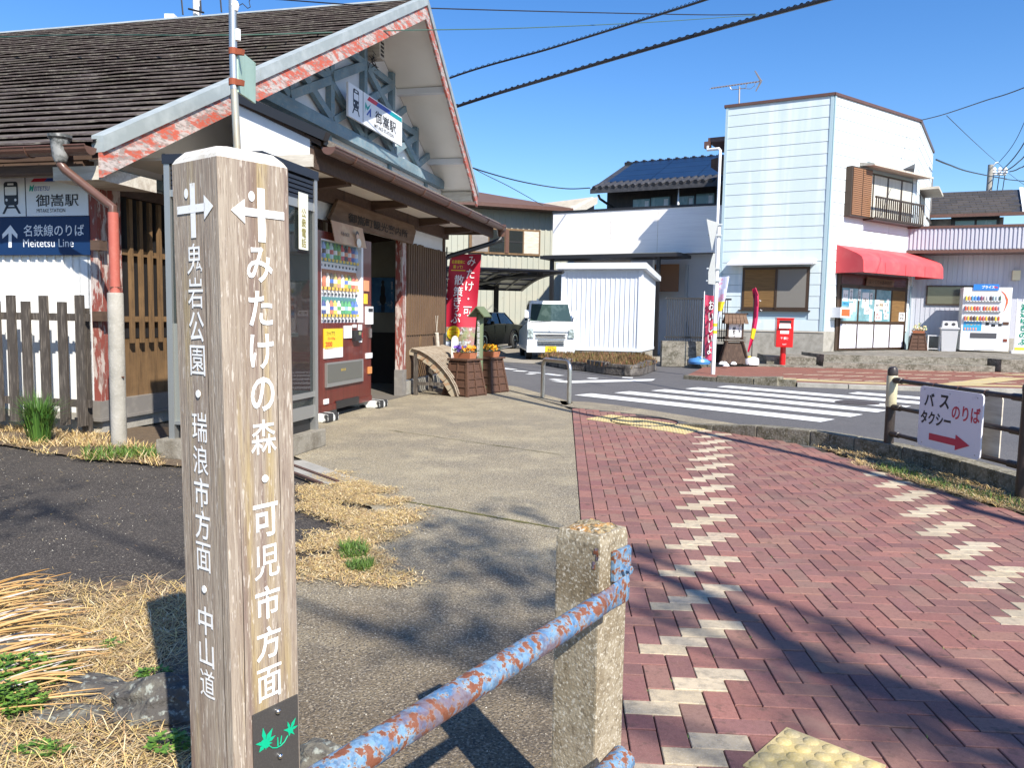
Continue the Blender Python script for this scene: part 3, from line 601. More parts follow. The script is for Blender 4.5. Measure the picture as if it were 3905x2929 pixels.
# interior of the waiting room seen past the machine
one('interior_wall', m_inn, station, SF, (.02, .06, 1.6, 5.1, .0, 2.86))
one('interior_dark_band', m_dark, station, SF, (.065, .09, 1.6, 5.1, 0, .78))  # near-black band puts the doorway's shade into the lower wall
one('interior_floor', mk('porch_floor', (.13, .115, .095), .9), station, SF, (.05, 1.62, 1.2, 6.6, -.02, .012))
PSn = [ (SF.inverted() @ PL(*Z(900, 700, 1700, 1300)(*q), SF @ Vector((0, 6.58, 0)), -Uv)) for q in ((1430, 990), (1670, 1360))]
poster = one('poster', mk('blue_poster', (.02, .1, .27), .5, layers=[(3, 3, .4, .6, (.06, .22, .42), .8), (7, 4, .56, .62, (.4, .5, .5), .5)]), None, SF, (PSn[0].x, PSn[1].x, 6.575, 6.585, PSn[1].z, PSn[0].z))
props(poster, 'dark blue poster on the wall inside the station porch', 'poster')
pw_ = PSn[1].x-PSn[0].x; fg = MB(SF @ Matrix.Translation((PSn[0].x+pw_*.5, 6.572, PSn[1].z))); ph_ = PSn[0].z-PSn[1].z
for (cx_, cz_, rx_, rz_) in ((0, .86, .07, .07), (0, .62, .1, .2), (0, .38, .14, .17), (-.03, .14, .035, .16), (.05, .14, .035, .16)): fg.add([(pw_*(cx_+rx_*cos(a*pi/6)), -.0, ph_*(cz_+rz_*sin(a*pi/6))) for a in range(12)], [tuple(range(12))])
fg.build('printed_figure', m_blackprint, poster); text('御嵩\nで\n待つ', m_whiteprint, poster, SF @ Matrix.Translation((PSn[0].x, 6.57, PSn[1].z)), pw_*.9, ph_*.5, w=pw_*.08, h=ph_*.8)
m_iw = mk('dim_orange_slat', (.35, .24, .1), .8)
gt = thing('porch_gate', 'row of low upright wooden slats in the dark station doorway', 'gate', SF)
for i in range(7): one('slat', m_iw, gt, SF, (.15+i*.03, .18+i*.03, 3.4+i*.24, 3.47+i*.24, .2, .7))
one('rail', m_brw, gt, SF, (.1, .14, 3.3, 5.0, .35, .42))
# hanging wooden name board
hb = thing('hanging_board', 'long weathered wooden name board hanging above the station entrance', 'sign board', FN(1.62))
HM = FN(1.66)
m_hang = mk('old_name_board', (.13, .075, .045), .8, layers=[((3, 20, 20), 4, .42, .68, (.2, .13, .085), .8)], bump=((6, 60, 60), .4, .006))
def wav(x): return .02*sin(x*5)
pts = [(2.08, 2.45), (2.3, 2.72), (4.95, 2.70), (5.06, 2.62), (4.92, 2.40), (3.6, 2.41), (2.2, 2.40)]
MB(HM).prism([(x, 0, z) for x, z in pts], (0, .05, 0)).build('board', m_hang, hb, bevel=.008)
text('御嵩町観光案内所', mk('faint_carved_ink', (.02, .015, .012), .8), hb, HM, 3.62, 2.555, w=2.1, h=.17, y=-.008, off=.012)
for x in (2.5, 4.75): MB(HM).tube([(x, .02, 2.7), (x, .02, 2.9)], .004, 4).build('hanger', m_black, hb)
# ---- station name signs ------------------------------------------------
m_navy = mk('navy_sign', (.006, .03, .1), .5, spec=.3); m_sgnw = mk('white_sign', (.78, .8, .83), .4); m_blk2 = mk('navy_black_print', (.012, .02, .04), .5)
m_sred = mk('sign_red', (.6, .02, .05), .4); m_sblu = mk('sign_blue', (.02, .07, .38), .4); m_steal = mk('sign_teal', (.0, .3, .34), .4); m_grnM = mk('logo_green', (.0, .35, .3), .4)
def ppoly(mb, pts, y): mb.add([(x, y, z) for x, z in pts], [tuple(range(len(pts)))])
def train(par, M, cx, cz, h, y):
    s = h; b = MB(M)
    def rr(x0, x1, z0, z1, r, yy):
        pts = []
        for (ax, az, a0) in ((x1-r, z0+r, -90), (x1-r, z1-r, 0), (x0+r, z1-r, 90), (x0+r, z0+r, 180)):
            for i in range(5): a = radians(a0+i*22.5); pts.append((ax+r*cos(a), az+r*sin(a)))
        return pts
    ppoly(b, rr(cx-.27*s, cx+.27*s, cz-.24*s, cz+.5*s, .09*s, y), y)
    for sg in (-1, 1):
        b.add([(cx+sg*.10*s, y, cz-.24*s), (cx+sg*.2*s, y, cz-.24*s), (cx+sg*.36*s, y, cz-.5*s), (cx+sg*.27*s, y, cz-.5*s)], [(0, 1, 2, 3) if sg > 0 else (3, 2, 1, 0)])
    b.add([(cx-.2*s, y, cz-.33*s), (cx+.2*s, y, cz-.33*s), (cx+.2*s, y, cz-.28*s), (cx-.2*s, y, cz-.28*s)], [(0, 1, 2, 3)])
    b.build('train_pictogram', m_blk2, par)
    w = MB(M); ppoly(w, rr(cx-.22*s, cx+.22*s, cz+.08*s, cz+.34*s, .03*s, y), y-.002); ppoly(w, rr(cx-.12*s, cx+.12*s, cz+.39*s, cz+.45*s, .02*s, y), y-.002)
    for sg in (-1, 1): ppoly(w, [(cx+sg*.17*s+.045*s*cos(a*pi/6), cz-.07*s+.045*s*sin(a*pi/6)) for a in range(12)], y-.002)
    w.build('train_pictogram', m_sgnw, par)
def slantbar(par, M, x0, x1, z0, z1, y):
    k = (z1-z0)*1.2; w = (x1-x0)
    for i, mt in enumerate((m_sred, m_sblu, m_steal)):
        a = x0+w*[0, .24, .62][i]; b_ = x0+w*[.24, .62, 1][i]; e = 0 if i == 2 else k
        m = MB(M); m.add([(a, y, z0), (b_, y, z0), (b_+e, y, z1), (a+k, y, z1)], [(0, 1, 2, 3)]); m.build('colour_stripe', mt, par)
# left wall sign
sM = SF @ Matrix.Translation((0, -.035, 0))
sg = thing('station_sign', 'white and navy station sign with up arrow on the left white wall', 'station sign', sM)
x0, x1 = -1.75, .03; zb, zm, zt_ = 1.845, 2.245, 2.64
one('upper_panel', m_sgnw, sg, sM, (x0, x1, 0, .02, zm, zt_)); one('lower_panel', m_navy, sg, sM, (x0, x1+.01, -.004, .02, zb, zm-.005))
sc_ = Z(0, 600, 1000, 1350); WL = Face(SF @ Vector((0, -.035, 0)), -PH)
sx = lambda px, py: (lambda t: (t[0], t[1]))(WL.p(*sc_(px, py)))
one('divider', m_blk2, sg, sM, (sx(216, 330)[0]-.004, sx(216, 330)[0]+.006, -.002, 0, zm, zt_))
cx, cz = sx(95, 340); train(sg, sM, cx, cz, .33, -.003)
xr = sx(260, 200)[0]; slantbar(sg, sM, xr, x1-.005, zt_-.045, zt_-.01, -.003)
def lab(s, mt, px, py, pw, ph, par=sg, M=sM, **k):
    a = WL.p(*sc_(px-pw/2, py)); b_ = WL.p(*sc_(px+pw/2, py)); c = WL.p(*sc_(px, py-ph/2)); d = WL.p(*sc_(px, py+ph/2))
    text(s, mt, par, M, (a[0]+b_[0])/2, (c[1]+d[1])/2, w=b_[0]-a[0], h=c[1]-d[1], **k)
lab('御嵩駅', m_blackprint, 485, 358, 360, 110, off=.006)
lab('MITAKE STATION', m_blackprint, 432, 447, 240, 32, off=0)
lab('EITETSU', m_sblu, 356, 262, 130, 38, shear=.25, off=0)
lm = MB(sM)
def lp(*pts): ppoly(lm, [sx(*p) for p in pts], -.004)
lp((247, 285), (255, 232), (272, 250), (292, 222), (280, 285), (268, 285), (272, 258), (258, 285)); lm.build('logo', m_grnM, sg)
ar = MB(sM); ppoly(ar, [sx(*p) for p in [(77, 760), (104, 760), (104, 640), (150, 686), (153, 650), (93, 570), (24, 650), (26, 686), (77, 640)]], -.008); ar.build('arrow', m_sgnw, sg)
lab('名鉄線のりば', m_sgnw, 458, 615, 510, 100, off=.006, y=-.006)
lab('Meitetsu Line', m_sgnw, 412, 722, 425, 68, off=0, y=-.006)
# gable sign
gM = FN(.3); gs = thing('gable_sign', 'white station name sign with train symbol fixed across the blue gable truss', 'station sign', gM)
one('panel', m_sgnw, gs, gM, (5.46, 7.86, 0, .04, 4.58, 5.13)); one('divider', m_blk2, gs, gM, (6.03, 6.045, -.003, 0, 4.58, 5.13))
train(gs, gM, 5.75, 4.87, .42, -.003); slantbar(gs, gM, 6.2, 7.84, 5.03, 5.11, -.003)
text('御嵩駅', m_blackprint, gs, gM, 7.05, 4.86, w=.98, h=.25, off=.008); text('MITAKE STATION', m_blackprint, gs, gM, 6.97, 4.67, w=.9, h=.065, off=.003)
b = MB(gM); ppoly(b, [(6.1, 4.77), (6.13, 4.98), (6.22, 4.91), (6.36, 5.0), (6.28, 4.9), (6.2, 4.85), (6.15, 4.9)], -.004); b.build('logo', m_grnM, gs)
b = MB(gM); ppoly(b, [(6.17, 4.77), (6.3, 4.88), (6.37, 4.93), (6.37, 4.77), (6.31, 4.77), (6.31, 4.85), (6.23, 4.77)], -.004); b.build('logo', m_sblu, gs)
# picket fence by the left wall
FM = SF @ Matrix.Translation((0, -.28, 0))
for k, (zr) in enumerate((1,)): pass
pf = thing('picket_fence', 'dark weathered wooden picket fence in front of the white ribbed wall', 'fence', FM)
xs = [(.12, 1.43), (-.09, 1.36), (-.31, 1.42), (-.53, 1.36), (-.71, 1.42), (-.9, 1.36), (-1.1, 1.42), (-1.3, 1.36)]
for i in range(8, 14): xs.append((-1.3-.2*(i-7), 1.42 if i % 2 else 1.36))
for x, h in xs: 
    o = MB(FM).hexa([(x-.055, -.02, .12+random.uniform(-.03, .02)), (x+.05, -.02, .12), (x+.05, .005, .12), (x-.055, .005, .12), (x-.05, -.02, h), (x+.05, -.02, h), (x+.05, .005, h), (x-.05, .005, h)]).build('picket', m_fence, pf)
for z in (1.17, .3): one('rail', m_fence, pf, FM, (-3, .2, .006, .04, z, z+.075))
for x in (.1, -1.1, -2.4): one('post', m_fence, pf, FM, (x-.04, x+.04, .042, .1, 0, 1.3))
# phone booth -------------------------------------------------------------
Bw = D(1197, 1628, 7.5); BM = FR((Bw.x-Uv.x*.95-Nv.x*.95, Bw.y-Uv.y*.95-Nv.y*.95, 0), -PH) @ Matrix.Translation((.07, .05, 0)) @ Matrix.Diagonal((.93, .95, .985, 1))   # near-left corner
bo = thing('phone_booth', 'grey framed glass public phone booth with louvred top behind the wooden post', 'phone booth', BM)
sl_ = MB(BM).box(-.12, 1.03, -.1, 1.05, 0, .17).build('concrete_slab', mk('stained_slab', (.25, .225, .18), .92, layers=[(5, 4, .42, .62, (.13, .11, .08), .8), (40, 3, .5, .7, (.36, .33, .28), .5)], bump=(50, .5, .01)), None, bevel=.01); props(sl_, 'low concrete slab under the phone booth', 'slab')
zb0, zt0 = .2, 2.62
for (x, y) in ((0, 0), (.95, 0), (0, .95), (.95, .95)):
    one('corner_frame', m_alu, bo, BM, (x-.03, x+.03, y-.03, y+.03, .17, zt0))
one('base', m_black, bo, BM, (.03, .92, .03, .92, .17, .3))
m_bpan = mk('grey_booth_panel', (.2, .21, .19), .5)
for (a, b_, c, d) in ((.03, .92, -.012, .012), (.03, .92, .938, .962)):
    one('kick_panel', m_bpan if c < .5 else m_alu, bo, BM, (a, b_, c, d, .33, 1.2 if c < .5 else .55)); one('rail', m_alu, bo, BM, (a, b_, c-.015, d+.015, .3, .33)); one('pane', m_glass, bo, BM, (a, b_, c+.009, d-.009, 1.2 if c < .5 else .55, 2.3))
    one('rail', m_alu, bo, BM, (a, b_, c-.012, d+.012, 2.3, 2.36))
one('rail', m_alu, bo, BM, (.935, .97, .03, .92, .3, .42)); one('rail', m_alu, bo, BM, (.935, .97, .03, .92, .5, .55))
one('pane', m_glass, bo, BM, (.948, .954, .03, .92, .42, 2.28)); one('rail', m_alu, bo, BM, (.935, .97, .03, .92, 2.28, 2.36))
m_lou = mk('dark_blue_louvre', (.014, .018, .028), .5)
one('header', m_lou, bo, BM, (.03, .92, .03, .92, 2.36, 2.58)); one('top_cap', m_lou, bo, BM, (-.04, .99, -.04, .99, 2.58, 2.66))
for i in range(5):
    z = 2.375+i*.042
    MB(BM).bar((.965, .04, z), (.965, .91, z), .02, .03).build('louvre_slat', m_lou, bo); MB(BM).bar((.04, -.015, z), (.91, -.015, z), .02, .03).build('louvre_slat', m_lou, bo)
lbM = BM @ Matrix.Translation((.975, .7, 0)) @ Matrix.Rotation(radians(90), 4, 'Z')
one('label_plate', mk('cream_label', (.75, .74, .62), .5), bo, lbM, (-.09, .09, -.004, 0, 1.9, 2.42))
text('公\n衆\n電\n話', mk('label_ink', (.3, .25, .05), .5), bo, lbM, 0, 2.1, h=.36, y=-.007, off=.01)
one('pay_phone', mk('green_payphone', (.05, .3, .16), .4), bo, BM, (.3, .6, .65, .85, 1.15, 1.6)); one('shelf', m_alu, bo, BM, (.1, .8, .5, .9, 1.08, 1.12))
# red drinks machine ------------------------------------------------------
VF = Face(SF @ Vector((1.75, 0, 0)), 90-PH); VM0 = FN(1.75)
def vp(px, py): return VF.p(*Z(900, 700, 1700, 1300)(px, py))
vs = (SF.inverted() @ (VF.o+VF.x*VF.p(1203, 1500)[0])).y; ve = VF.p(1416, 1300)[0]; vs = VF.p(1202, 1300)[0]
vt = (VF.p(1201, 872)[1]+VF.p(1415, 922)[1])/2; vb = .16
m_mach = mk('red_woodgrain_machine', (.13, .02, .014), .35, layers=[((30, 30, .6), 4, .4, .65, (.06, .008, .006), .8), ((60, 60, 1), 3, .52, .7, (.22, .05, .03), .6)], coat=.2)
vd = thing('drinks_machine', 'red brown wood grain drinks vending machine beside the phone booth', 'vending machine', FN(1.75, vs))
VM = WM[vd.name]; vw = ve-vs
one('cabinet', m_mach, vd, VM, (0, vw, .1, .68, vb, vt), bevel=.008)
def lx(px, py): a = vp(px, py); return (a[0]-vs, a[1])
wz1 = lx(900, 575)[1]; wz0 = lx(900, 1470)[1]; wx0 = lx(900, 900)[0]; wx1 = lx(1345, 900)[0]
zA = lambda f: wz1+(wz0-wz1)*f
for bx in ((0, wx0, .004, .1, vb, vt), (wx1, vw, .004, .1, vb, vt), (wx0, wx1, .004, .1, wz1, vt), (wx0, wx1, .004, .1, vb, wz0)): one('front_panel', m_mach, vd, VM, bx)
VD = VM @ Matrix.Translation((0, .085, 0))
m_disp = mk('display_back', (.25, .5, .6), .4, emit=((.35, .6, .7), .25))
one('display_window', m_whiteprint, vd, VD, (wx0, wx1, -.006, .003, wz0, wz1))
dcol = [(.05, .25, .35), (.1, .3, .4), (.45, .16, .05), (.5, .2, .06), (.06, .25, .3), (.05, .2, .25)]
tiers = [(0.0, .255, (.12, .32, .36)), (.335, .6, (.5, .2, .07)), (.67, .93, (.06, .25, .27))]
PAL = [[(.02, .02, .02), (.3, .45, .75), (.25, .6, .2), (.6, .75, .8), (.1, .35, .1), (.12, .4, .12), (.7, .1, .1), (.02, .02, .05), (.7, .15, .1), (.05, .1, .4), (.3, .5, .8)],
       [(.05, .04, .12), (.5, .15, .08), (.7, .6, .5), (.1, .08, .05), (.5, .4, .1), (.7, .3, .2), (.75, .7, .65), (.7, .5, .05), (.2, .4, .15), (.6, .12, .08), (.75, .3, .15)],
       [(.03, .06, .2), (.04, .07, .25), (.7, .75, .6), (.7, .2, .1), (.8, .75, .1), (.75, .78, .7), (.06, .3, .12), (.07, .35, .15), (.1, .4, .15), (.05, .15, .55), (.1, .2, .6)]]
m_btn = mk('selection_button', (.05, .07, .08), .3); m_tag = mk('yellow_price_tag', (.8, .55, .05), .5); pcache = {}
def pm(c):
    if c not in pcache: pcache[c] = mk('print_%02d%02d%02d' % tuple(int(v*99) for v in c), c, .35)
    return pcache[c]
for ti, (f0, f1, bc) in enumerate(tiers):
    z1 = zA(f0+.01); z0 = zA(f1); h = z1-z0
    one('display_bay', mk('bay_%d' % ti, bc, .6), vd, VD, (wx0+.015, wx1-.06, -.008, -.0065, z0, z1))
    for i in range(11):
        x = wx0+.05+i*(wx1-wx0-.16)/10.2; bw = .03; hh = h*(.78 if ti == 0 else .66)
        c = PAL[ti][i]; b = MB(VD)
        b.lathe([(bw, 0), (bw, hh*.72), (bw*.45, hh*.9), (bw*.45, hh)], (x, -.034, z0+h*.16), 8); bt = b.build('bottle', pm(c), vd, smooth=True)
        MB(VD).lathe([(bw*1.04, 0), (bw*1.04, hh*.28)], (x, -.034, z0+h*.16+hh*.28), 8).build('bottle_label', pm(PAL[(ti+1) % 3][(i*3) % 11] if i % 2 else (.8, .8, .78)), bt, smooth=True)
        one('price_tag', m_tag, vd, VD, (x-.03, x+.028, -.065, -.06, z0+.002, z0+h*.15))
    for i in range(12):
        x = wx0+.045+i*(wx1-wx0-.08)/11.4; zc_ = zA(f1+.045); MB(VD @ Matrix.Translation((x, -.01, zc_)) @ Matrix.Rotation(pi/2, 4, 'X')).lathe([(.016, 0), (.016, .006), (.012, .008)], (0, 0, 0), 10).build('button', m_btn, vd)
one('display_glass', m_glassc, vd, VD, (wx0+.01, wx1-.055, -.075, -.072, wz0+.03, wz1-.01))
rimb = MB(VD); rimb.box(wx0, wx0+.012, -.08, -.006, wz0, wz1); rimb.box(wx1-.055, wx1, -.08, -.006, wz0, wz1); rimb.box(wx0, wx1, -.08, -.006, wz1-.012, wz1); rimb.build('display_frame', m_whiteprint, vd)
zq = Z(1180, 1150, 1500, 1650, 1062)
def lq(px, py): a = VF.p(*zq(px, py)); return (a[0]-vs, a[1])
def panel(name, mt, a, c, t=.01, par=None, M=None):
    (xa, za), (xb, zb_) = lq(*a), lq(*c); return one(name, mt, par or vd, VM, (min(xa, xb), max(xa, xb), -t, .003, min(za, zb_), max(za, zb_)))
panel('poster', mk('yellow_poster', (.8, .55, .03), .5), (180, 345), (415, 590)); panel('poster', m_whiteprint, (180, 592), (415, 700))
def lt(s, mt, px, py, w, h, **k):
    a = lq(px, py); return text(s, mt, vd, VM, a[0], a[1], w=w, h=h, **k)
m_redpr = mk('red_print', (.6, .03, .03), .5)
lt('ファイアで', m_blackprint, 258, 405, .22, .05, y=-.013, off=.01); lt('2000', m_redpr, 235, 540, .18, .06, y=-.013, off=.02)
lt('えらべるPay', m_redpr, 268, 470, .2, .04, y=-.013, off=.01)
panel('notice', m_whiteprint, (435, 305), (528, 460)); panel('card_reader', m_black, (540, 365), (620, 495), .05); panel('reader_screen', mk('lcd', (.25, .27, .15), .3), (580, 380), (608, 420), .054)
panel('notice', m_whiteprint, (547, 290), (588, 328)); panel('notice', m_whiteprint, (618, 290), (658, 360)); panel('notice', m_whiteprint, (618, 470), (658, 515)); panel('notice', m_redpr, (622, 395), (662, 455))
panel('coin_panel', m_whiteprint, (706, 60), (782, 285), .03); panel('coin_display', m_black, (720, 85), (775, 130), .034)
panel('lock_plate', m_steel, (752, 340), (778, 455), .015); panel('notice', m_whiteprint, (712, 655), (788, 712)); panel('coin_return', mk('orange_tray', (.6, .25, .08), .5), (738, 828), (775, 908), .02)
panel('notice', mk('orange_notice', (.7, .3, .15), .5), (690, -270), (748, -130)); panel('notice', m_tag, (690, -100), (728, 30))
panel('chute_frame', m_alu, (195, 780), (662, 1005), .025); panel('chute_flap', mk('grey_flap', (.16, .16, .14), .4, .3), (205, 800), (640, 960), .03)
panel('notice', m_whiteprint, (180, 1240), (238, 1290)); panel('vent_slot', m_black, (330, 1262), (620, 1290), .012)
lt('御注意', m_tag, 400, 860, .14, .03, y=-.034)
tp = thing('machine_poster', 'tea advertising board standing on top of the red drinks machine', 'advert board', VM)
(xa, za), (xb, zb_) = lx(972, 395), lx(1305, 655); za = vt+.14; zb_ = vt-.12
MB(VM).hexa([(xa, -.095, zb_), (xb, -.095, zb_), (xb, -.085, zb_), (xa, -.085, zb_), (xa, -.04, za), (xb, -.04, za), (xb, -.03, za), (xa, -.03, za)]).build('board', mk('tan_print', (.55, .33, .2), .5, layers=[(4, 3, .45, .6, (.7, .5, .3), .7)]), tp)
text('午後の紅茶', m_blackprint, tp, VM @ Matrix.Translation((0, -.075, 0)), xa+(xb-xa)*.32, (za+zb_)/2-.01, w=.24, h=.05, off=.01, y=-.012)
for (dx, dz, r, c) in ((.66, .02, .055, (.03, .02, .02)), (.665, -.005, .04, (.6, .38, .26)), (.7, -.085, .07, (.75, .7, .6))):
    b = MB(VM); ppoly(b, [(xa+(xb-xa)*dx+r*cos(a*pi/8), (za+zb_)/2+dz+r*.8*sin(a*pi/8)) for a in range(16)], -.105-.004*(c[0] > .3)-.004*(c[0] > .7)); b.build('portrait_print', pm(c), tp)
for x in (.06, vw-.08): MB(VM).lathe([(.035, .1), (.02, .12), (.02, vb)], (x, .06, 0), 8).build('foot', m_steel, vd)
one('kick_plate', m_mach, vd, VM, (0, vw, -.01, .02, vb-.06, vb+.012))
m_wrap = mk('black_white_wrapping', (.7, .7, .66), .7, layers=[((14, 3, 3), 3, .5, .52, (.03, .03, .03), 1)], bump=(20, .8, .02))
for i, x in enumerate((.02, vw-.06)):
    o = thing('wrapped_block', ['block wrapped in striped black and white sheet under the machine beside the booth', 'block wrapped in striped black and white sheet under the far corner of the machine'][i], 'block', VM @ Matrix.Translation((x, 0, 0)), 'wrapped blocks under the machine')
    bm_ = MB(VM).grid(lambda u, v: (x+.13+(.17+.008*sin(v*20))*cos(2*pi*u), .04+.2*sin(2*pi*u), min(.105, v*.16)) if 0 else (0, 0, 0), 1, 1)
    MB(VM).box(x-.03, x+.28, -.16, .3, 0, .1).build('wrapping', m_wrap, o, bevel=.03)
one('machine_plinth', m_conc, None, VM, (.35, .8, .12, .5, 0, .09), label='pale concrete block on the ground behind the feet of the red drinks machine', cat='block')
# ================================================================== FOREGROUND
m_post = mk('weathered_post_wood', (.36, .3, .235), .75, layers=[((26, 26, 1.0), 4, .44, .62, (.25, .19, .15), .7), ((60, 60, 3.5), 5, .42, .66, (.24, .18, .13), .65), ((130, 130, 9), 4, .5, .68, (.5, .43, .34), .6), ((14, 14, .9), 4, .52, .64, (.4, .3, .13), .7), ((18, 18, 1.1), 4, .54, .64, (.18, .12, .1), .75), ((150, 150, 22), 3, .6, .66, (.6, .54, .46), .7), ((300, 300, 18), 3, .55, .64, (.15, .1, .075), .55)], bump=((260, 260, 14), .7, .003))
m_carve = mk('white_carved_paint', (.86, .86, .84), .6, layers=[(50, 4, .58, .7, (.6, .56, .48), .7)])
M0 = D(847, 566, 1.65); PANG = math.degrees(atan2(-.59, .81))
PF = FR((M0.x-.0, M0.y, 0), 0)
dl = Vector((-.81, .59)).normalized(); dr_ = Vector((.59, .81)).normalized(); PS = .18
TILT = Matrix.Translation((M0.x, M0.y, 1.0)) @ Matrix.Rotation(radians(-.75), 4, 'Y') @ Matrix.Translation((-M0.x, -M0.y, -1.0))
gp = thing('guide_post', 'weathered square wooden guide post with white carved lettering, closest to the viewer', 'guide post', TILT @ Matrix.Translation((M0.x, M0.y, 0)))
c4 = [Vector((M0.x, M0.y)), Vector((M0.x, M0.y))+dr_*PS, Vector((M0.x, M0.y))+(dr_+dl)*PS, Vector((M0.x, M0.y))+dl*PS]
cc = sum(c4, Vector((0, 0)))/4; ZT = M0.z
def ringc(k, ch):
    out = []
    for i in range(4):
        a, b, c = c4[i-1], c4[i], c4[(i+1) % 4]
        pb = (a-b).normalized(); pc = (c-b).normalized()
        out += [cc+(b+pb*ch-cc)*k, cc+(b+pc*ch-cc)*k]
    return out
b = MB(TILT); lv = [(0, 1, .006), (.4, 1, .006), (.8, 1, .006), (1.2, 1, .006), (ZT-.014, 1, .006), (ZT-.004, .955, .01), (ZT+.012, .82, .02), (ZT+.02, .4, .01)]
for z, k, ch in lv:
    for p in ringc(k, ch): b.v.append(Vector((p.x, p.y, z)))
nL = 5
for i in range(nL-1):
    for k in range(8): l = (k+1) % 8; b.f.append((i*8+k, i*8+l, i*8+8+l, i*8+8+k))
b.build('post_shaft', m_post, gp, smooth=False)
b = MB(TILT)
for z, k, ch in lv[4:]:
    for p in ringc(k, ch): b.v.append(Vector((p.x, p.y, z)))
for i in range(3):
    for k in range(8): l = (k+1) % 8; b.f.append((i*8+k, i*8+l, i*8+8+l, i*8+8+k))
b.f.append(tuple(24+k for k in range(8))); b.build('post_top', mk('bleached_post_top', (.62, .6, .55), .8, layers=[(30, 4, .45, .65, (.45, .4, .33), .7), ((6, 90, 90), 3, .55, .7, (.3, .27, .22), .5)], bump=(90, .5, .003)), gp)
Lo = Vector((M0.x, M0.y))+dl*PS
LFc = Face((Lo.x, Lo.y, 0), math.degrees(atan2(-dl.y, -dl.x))); RFc = Face((M0.x, M0.y, 0), math.degrees(atan2(dr_.y, dr_.x)))
LM = TILT @ LFc.M; RM = TILT @ RFc.M
def post_text(s, F, M, cx, ya, yb, size, off0):
    xa = F.p(*ya); xb = F.p(*yb); za, zb_ = xa[1], xb[1]; n = len(s)
    for i, ch in enumerate(s):
        off = off0*(.35 if ch in '鬼園瑞浪面道森児岩' else 1)
        z = za+(zb_-za)*(i/(n-1))
        if ch == '・':
            m = MB(M).lathe([(.0085, 0), (.0085, .0015)], (0, 0, 0), 18); m.M = M @ Matrix.Translation((cx, -.002, z)) @ Matrix.Rotation(pi/2, 4, 'X'); m.build('carved_dot', m_carve, gp)
        else: text(ch, m_carve, gp, M, cx, z, w=size*(.86 if ch not in 'けりたの' else .8), h=size, y=-.0018, off=off, name='carved_letter')
lx_ = LFc.p(745, 1500)[0]
post_text('鬼岩公園・瑞浪市方面・中山道', LFc, LM, PS*.47, (745, 985), (810, 2620), .066, .012)
post_text('みたけの森・可児市方面', RFc, RM, PS*.52, (985, 1010), (1025, 2600), .077, .016)
def cross(F, M, cx, py, px, mir):
    z = F.p(px, py)[1]; s = -1 if mir else 1
    b = MB(M); y = -.0018
    k = 1.0
    b.add([(cx-.0095, y, z-.062), (cx+.0095, y, z-.062), (cx+.0095, y, z+.054), (cx-.0095, y, z+.054)], [(0, 1, 2, 3)])
    h = .0085
    def q(x, zz): return (cx+s*x, y-.0004, z+zz)
    P = [q(-.06, -h), q(.045, -h), q(.045, h), q(-.06, h)]; b.add(P, [(0, 1, 2, 3) if s > 0 else (3, 2, 1, 0)])
    T = [q(.042, -.026), q(.076, 0), q(.042, .026)]; b.add(T, [(0, 1, 2) if s > 0 else (2, 1, 0)])
    ppoly(b, [(cx-.024+.008*cos(a*pi/8), z+.034+.011*sin(a*pi/8)) for a in range(16)], y)
    b.build('carved_arrow', m_carve, gp)
cross(LFc, LM, PS*.47, 795, 740, False); cross(RFc, RM, PS*.56, 812, 985, True)
# plaque with maple leaves
pq = Z(600, 2500, 1300, 2929)
(qa, za), (qb, zb_) = RFc.p(*pq(1095, 745)), RFc.p(*pq(1640, 455)); z1 = (za+zb_)/2
(qc, zc_), _ = RFc.p(*pq(1110, 1356)), 0
pl = one('plaque', mk('dark_grey_plaque', (.055, .052, .05), .45, layers=[(300, 2, .5, .6, (.08, .075, .07), .5)]), gp, RM, (qa, qb, -.004, 0, z1-.2, z1), bevel=.0008)
m_leaf = mk('maple_green_paint', (.0, .42, .22), .5)
lf = MB(RM); lf2 = MB(RM)
def R2(px, py):
    a = RFc.p(*pq(px, py)); return a
def leafshape(pts): ppoly(lf, [R2(*p) for p in pts], -.0055)
ctr = (1235, 1060)
for tip, w in (((1210, 868), 26), ((1328, 870), 26), ((1362, 958), 22), ((1325, 1050), 16), ((1118, 1070), 24), ((1158, 1168), 24), ((1243, 1138), 12)):
    dx, dy = tip[0]-ctr[0], tip[1]-ctr[1]; L = hypot(dx, dy); nx, ny = -dy/L*w, dx/L*w; mx, my = ctr[0]+dx*.5, ctr[1]+dy*.5
    P = [ctr, (mx-nx, my-ny), tip, (mx+nx, my+ny)]; leafshape(P if 1 else P)
ppoly(lf, [R2(ctr[0]+55*cos(a*pi/6), ctr[1]+55*sin(-a*pi/6)) for a in range(12)], -.0058)
c2 = (1535, 900)
for tip, w in (((1507, 795), 16), ((1607, 745), 18), ((1632, 842), 16), ((1590, 955), 14), ((1522, 978), 12), ((1455, 900), 16)):
    dx, dy = tip[0]-c2[0], tip[1]-c2[1]; L = hypot(dx, dy); nx, ny = -dy/L*w, dx/L*w; mx, my = c2[0]+dx*.5, c2[1]+dy*.5
    ppoly(lf2, [R2(*p) for p in [c2, (mx-nx, my-ny), tip, (mx+nx, my+ny)]], -.0055)
ppoly(lf2, [R2(c2[0]+38*cos(a*pi/6), c2[1]+38*sin(-a*pi/6)) for a in range(12)], -.0058)
for o in lf.f[:]: pass
lf.build('maple_leaf', m_leaf, pl); lf2.build('maple_leaf', m_leaf, pl)
st = [(1280, 1085), (1320, 1112), (1370, 1110), (1420, 1085), (1465, 1040), (1505, 965)]
MB(RM).tube([(R2(*p)[0], -.006, R2(*p)[1]) for p in st], .0014, 6).build('stem', m_leaf, pl)
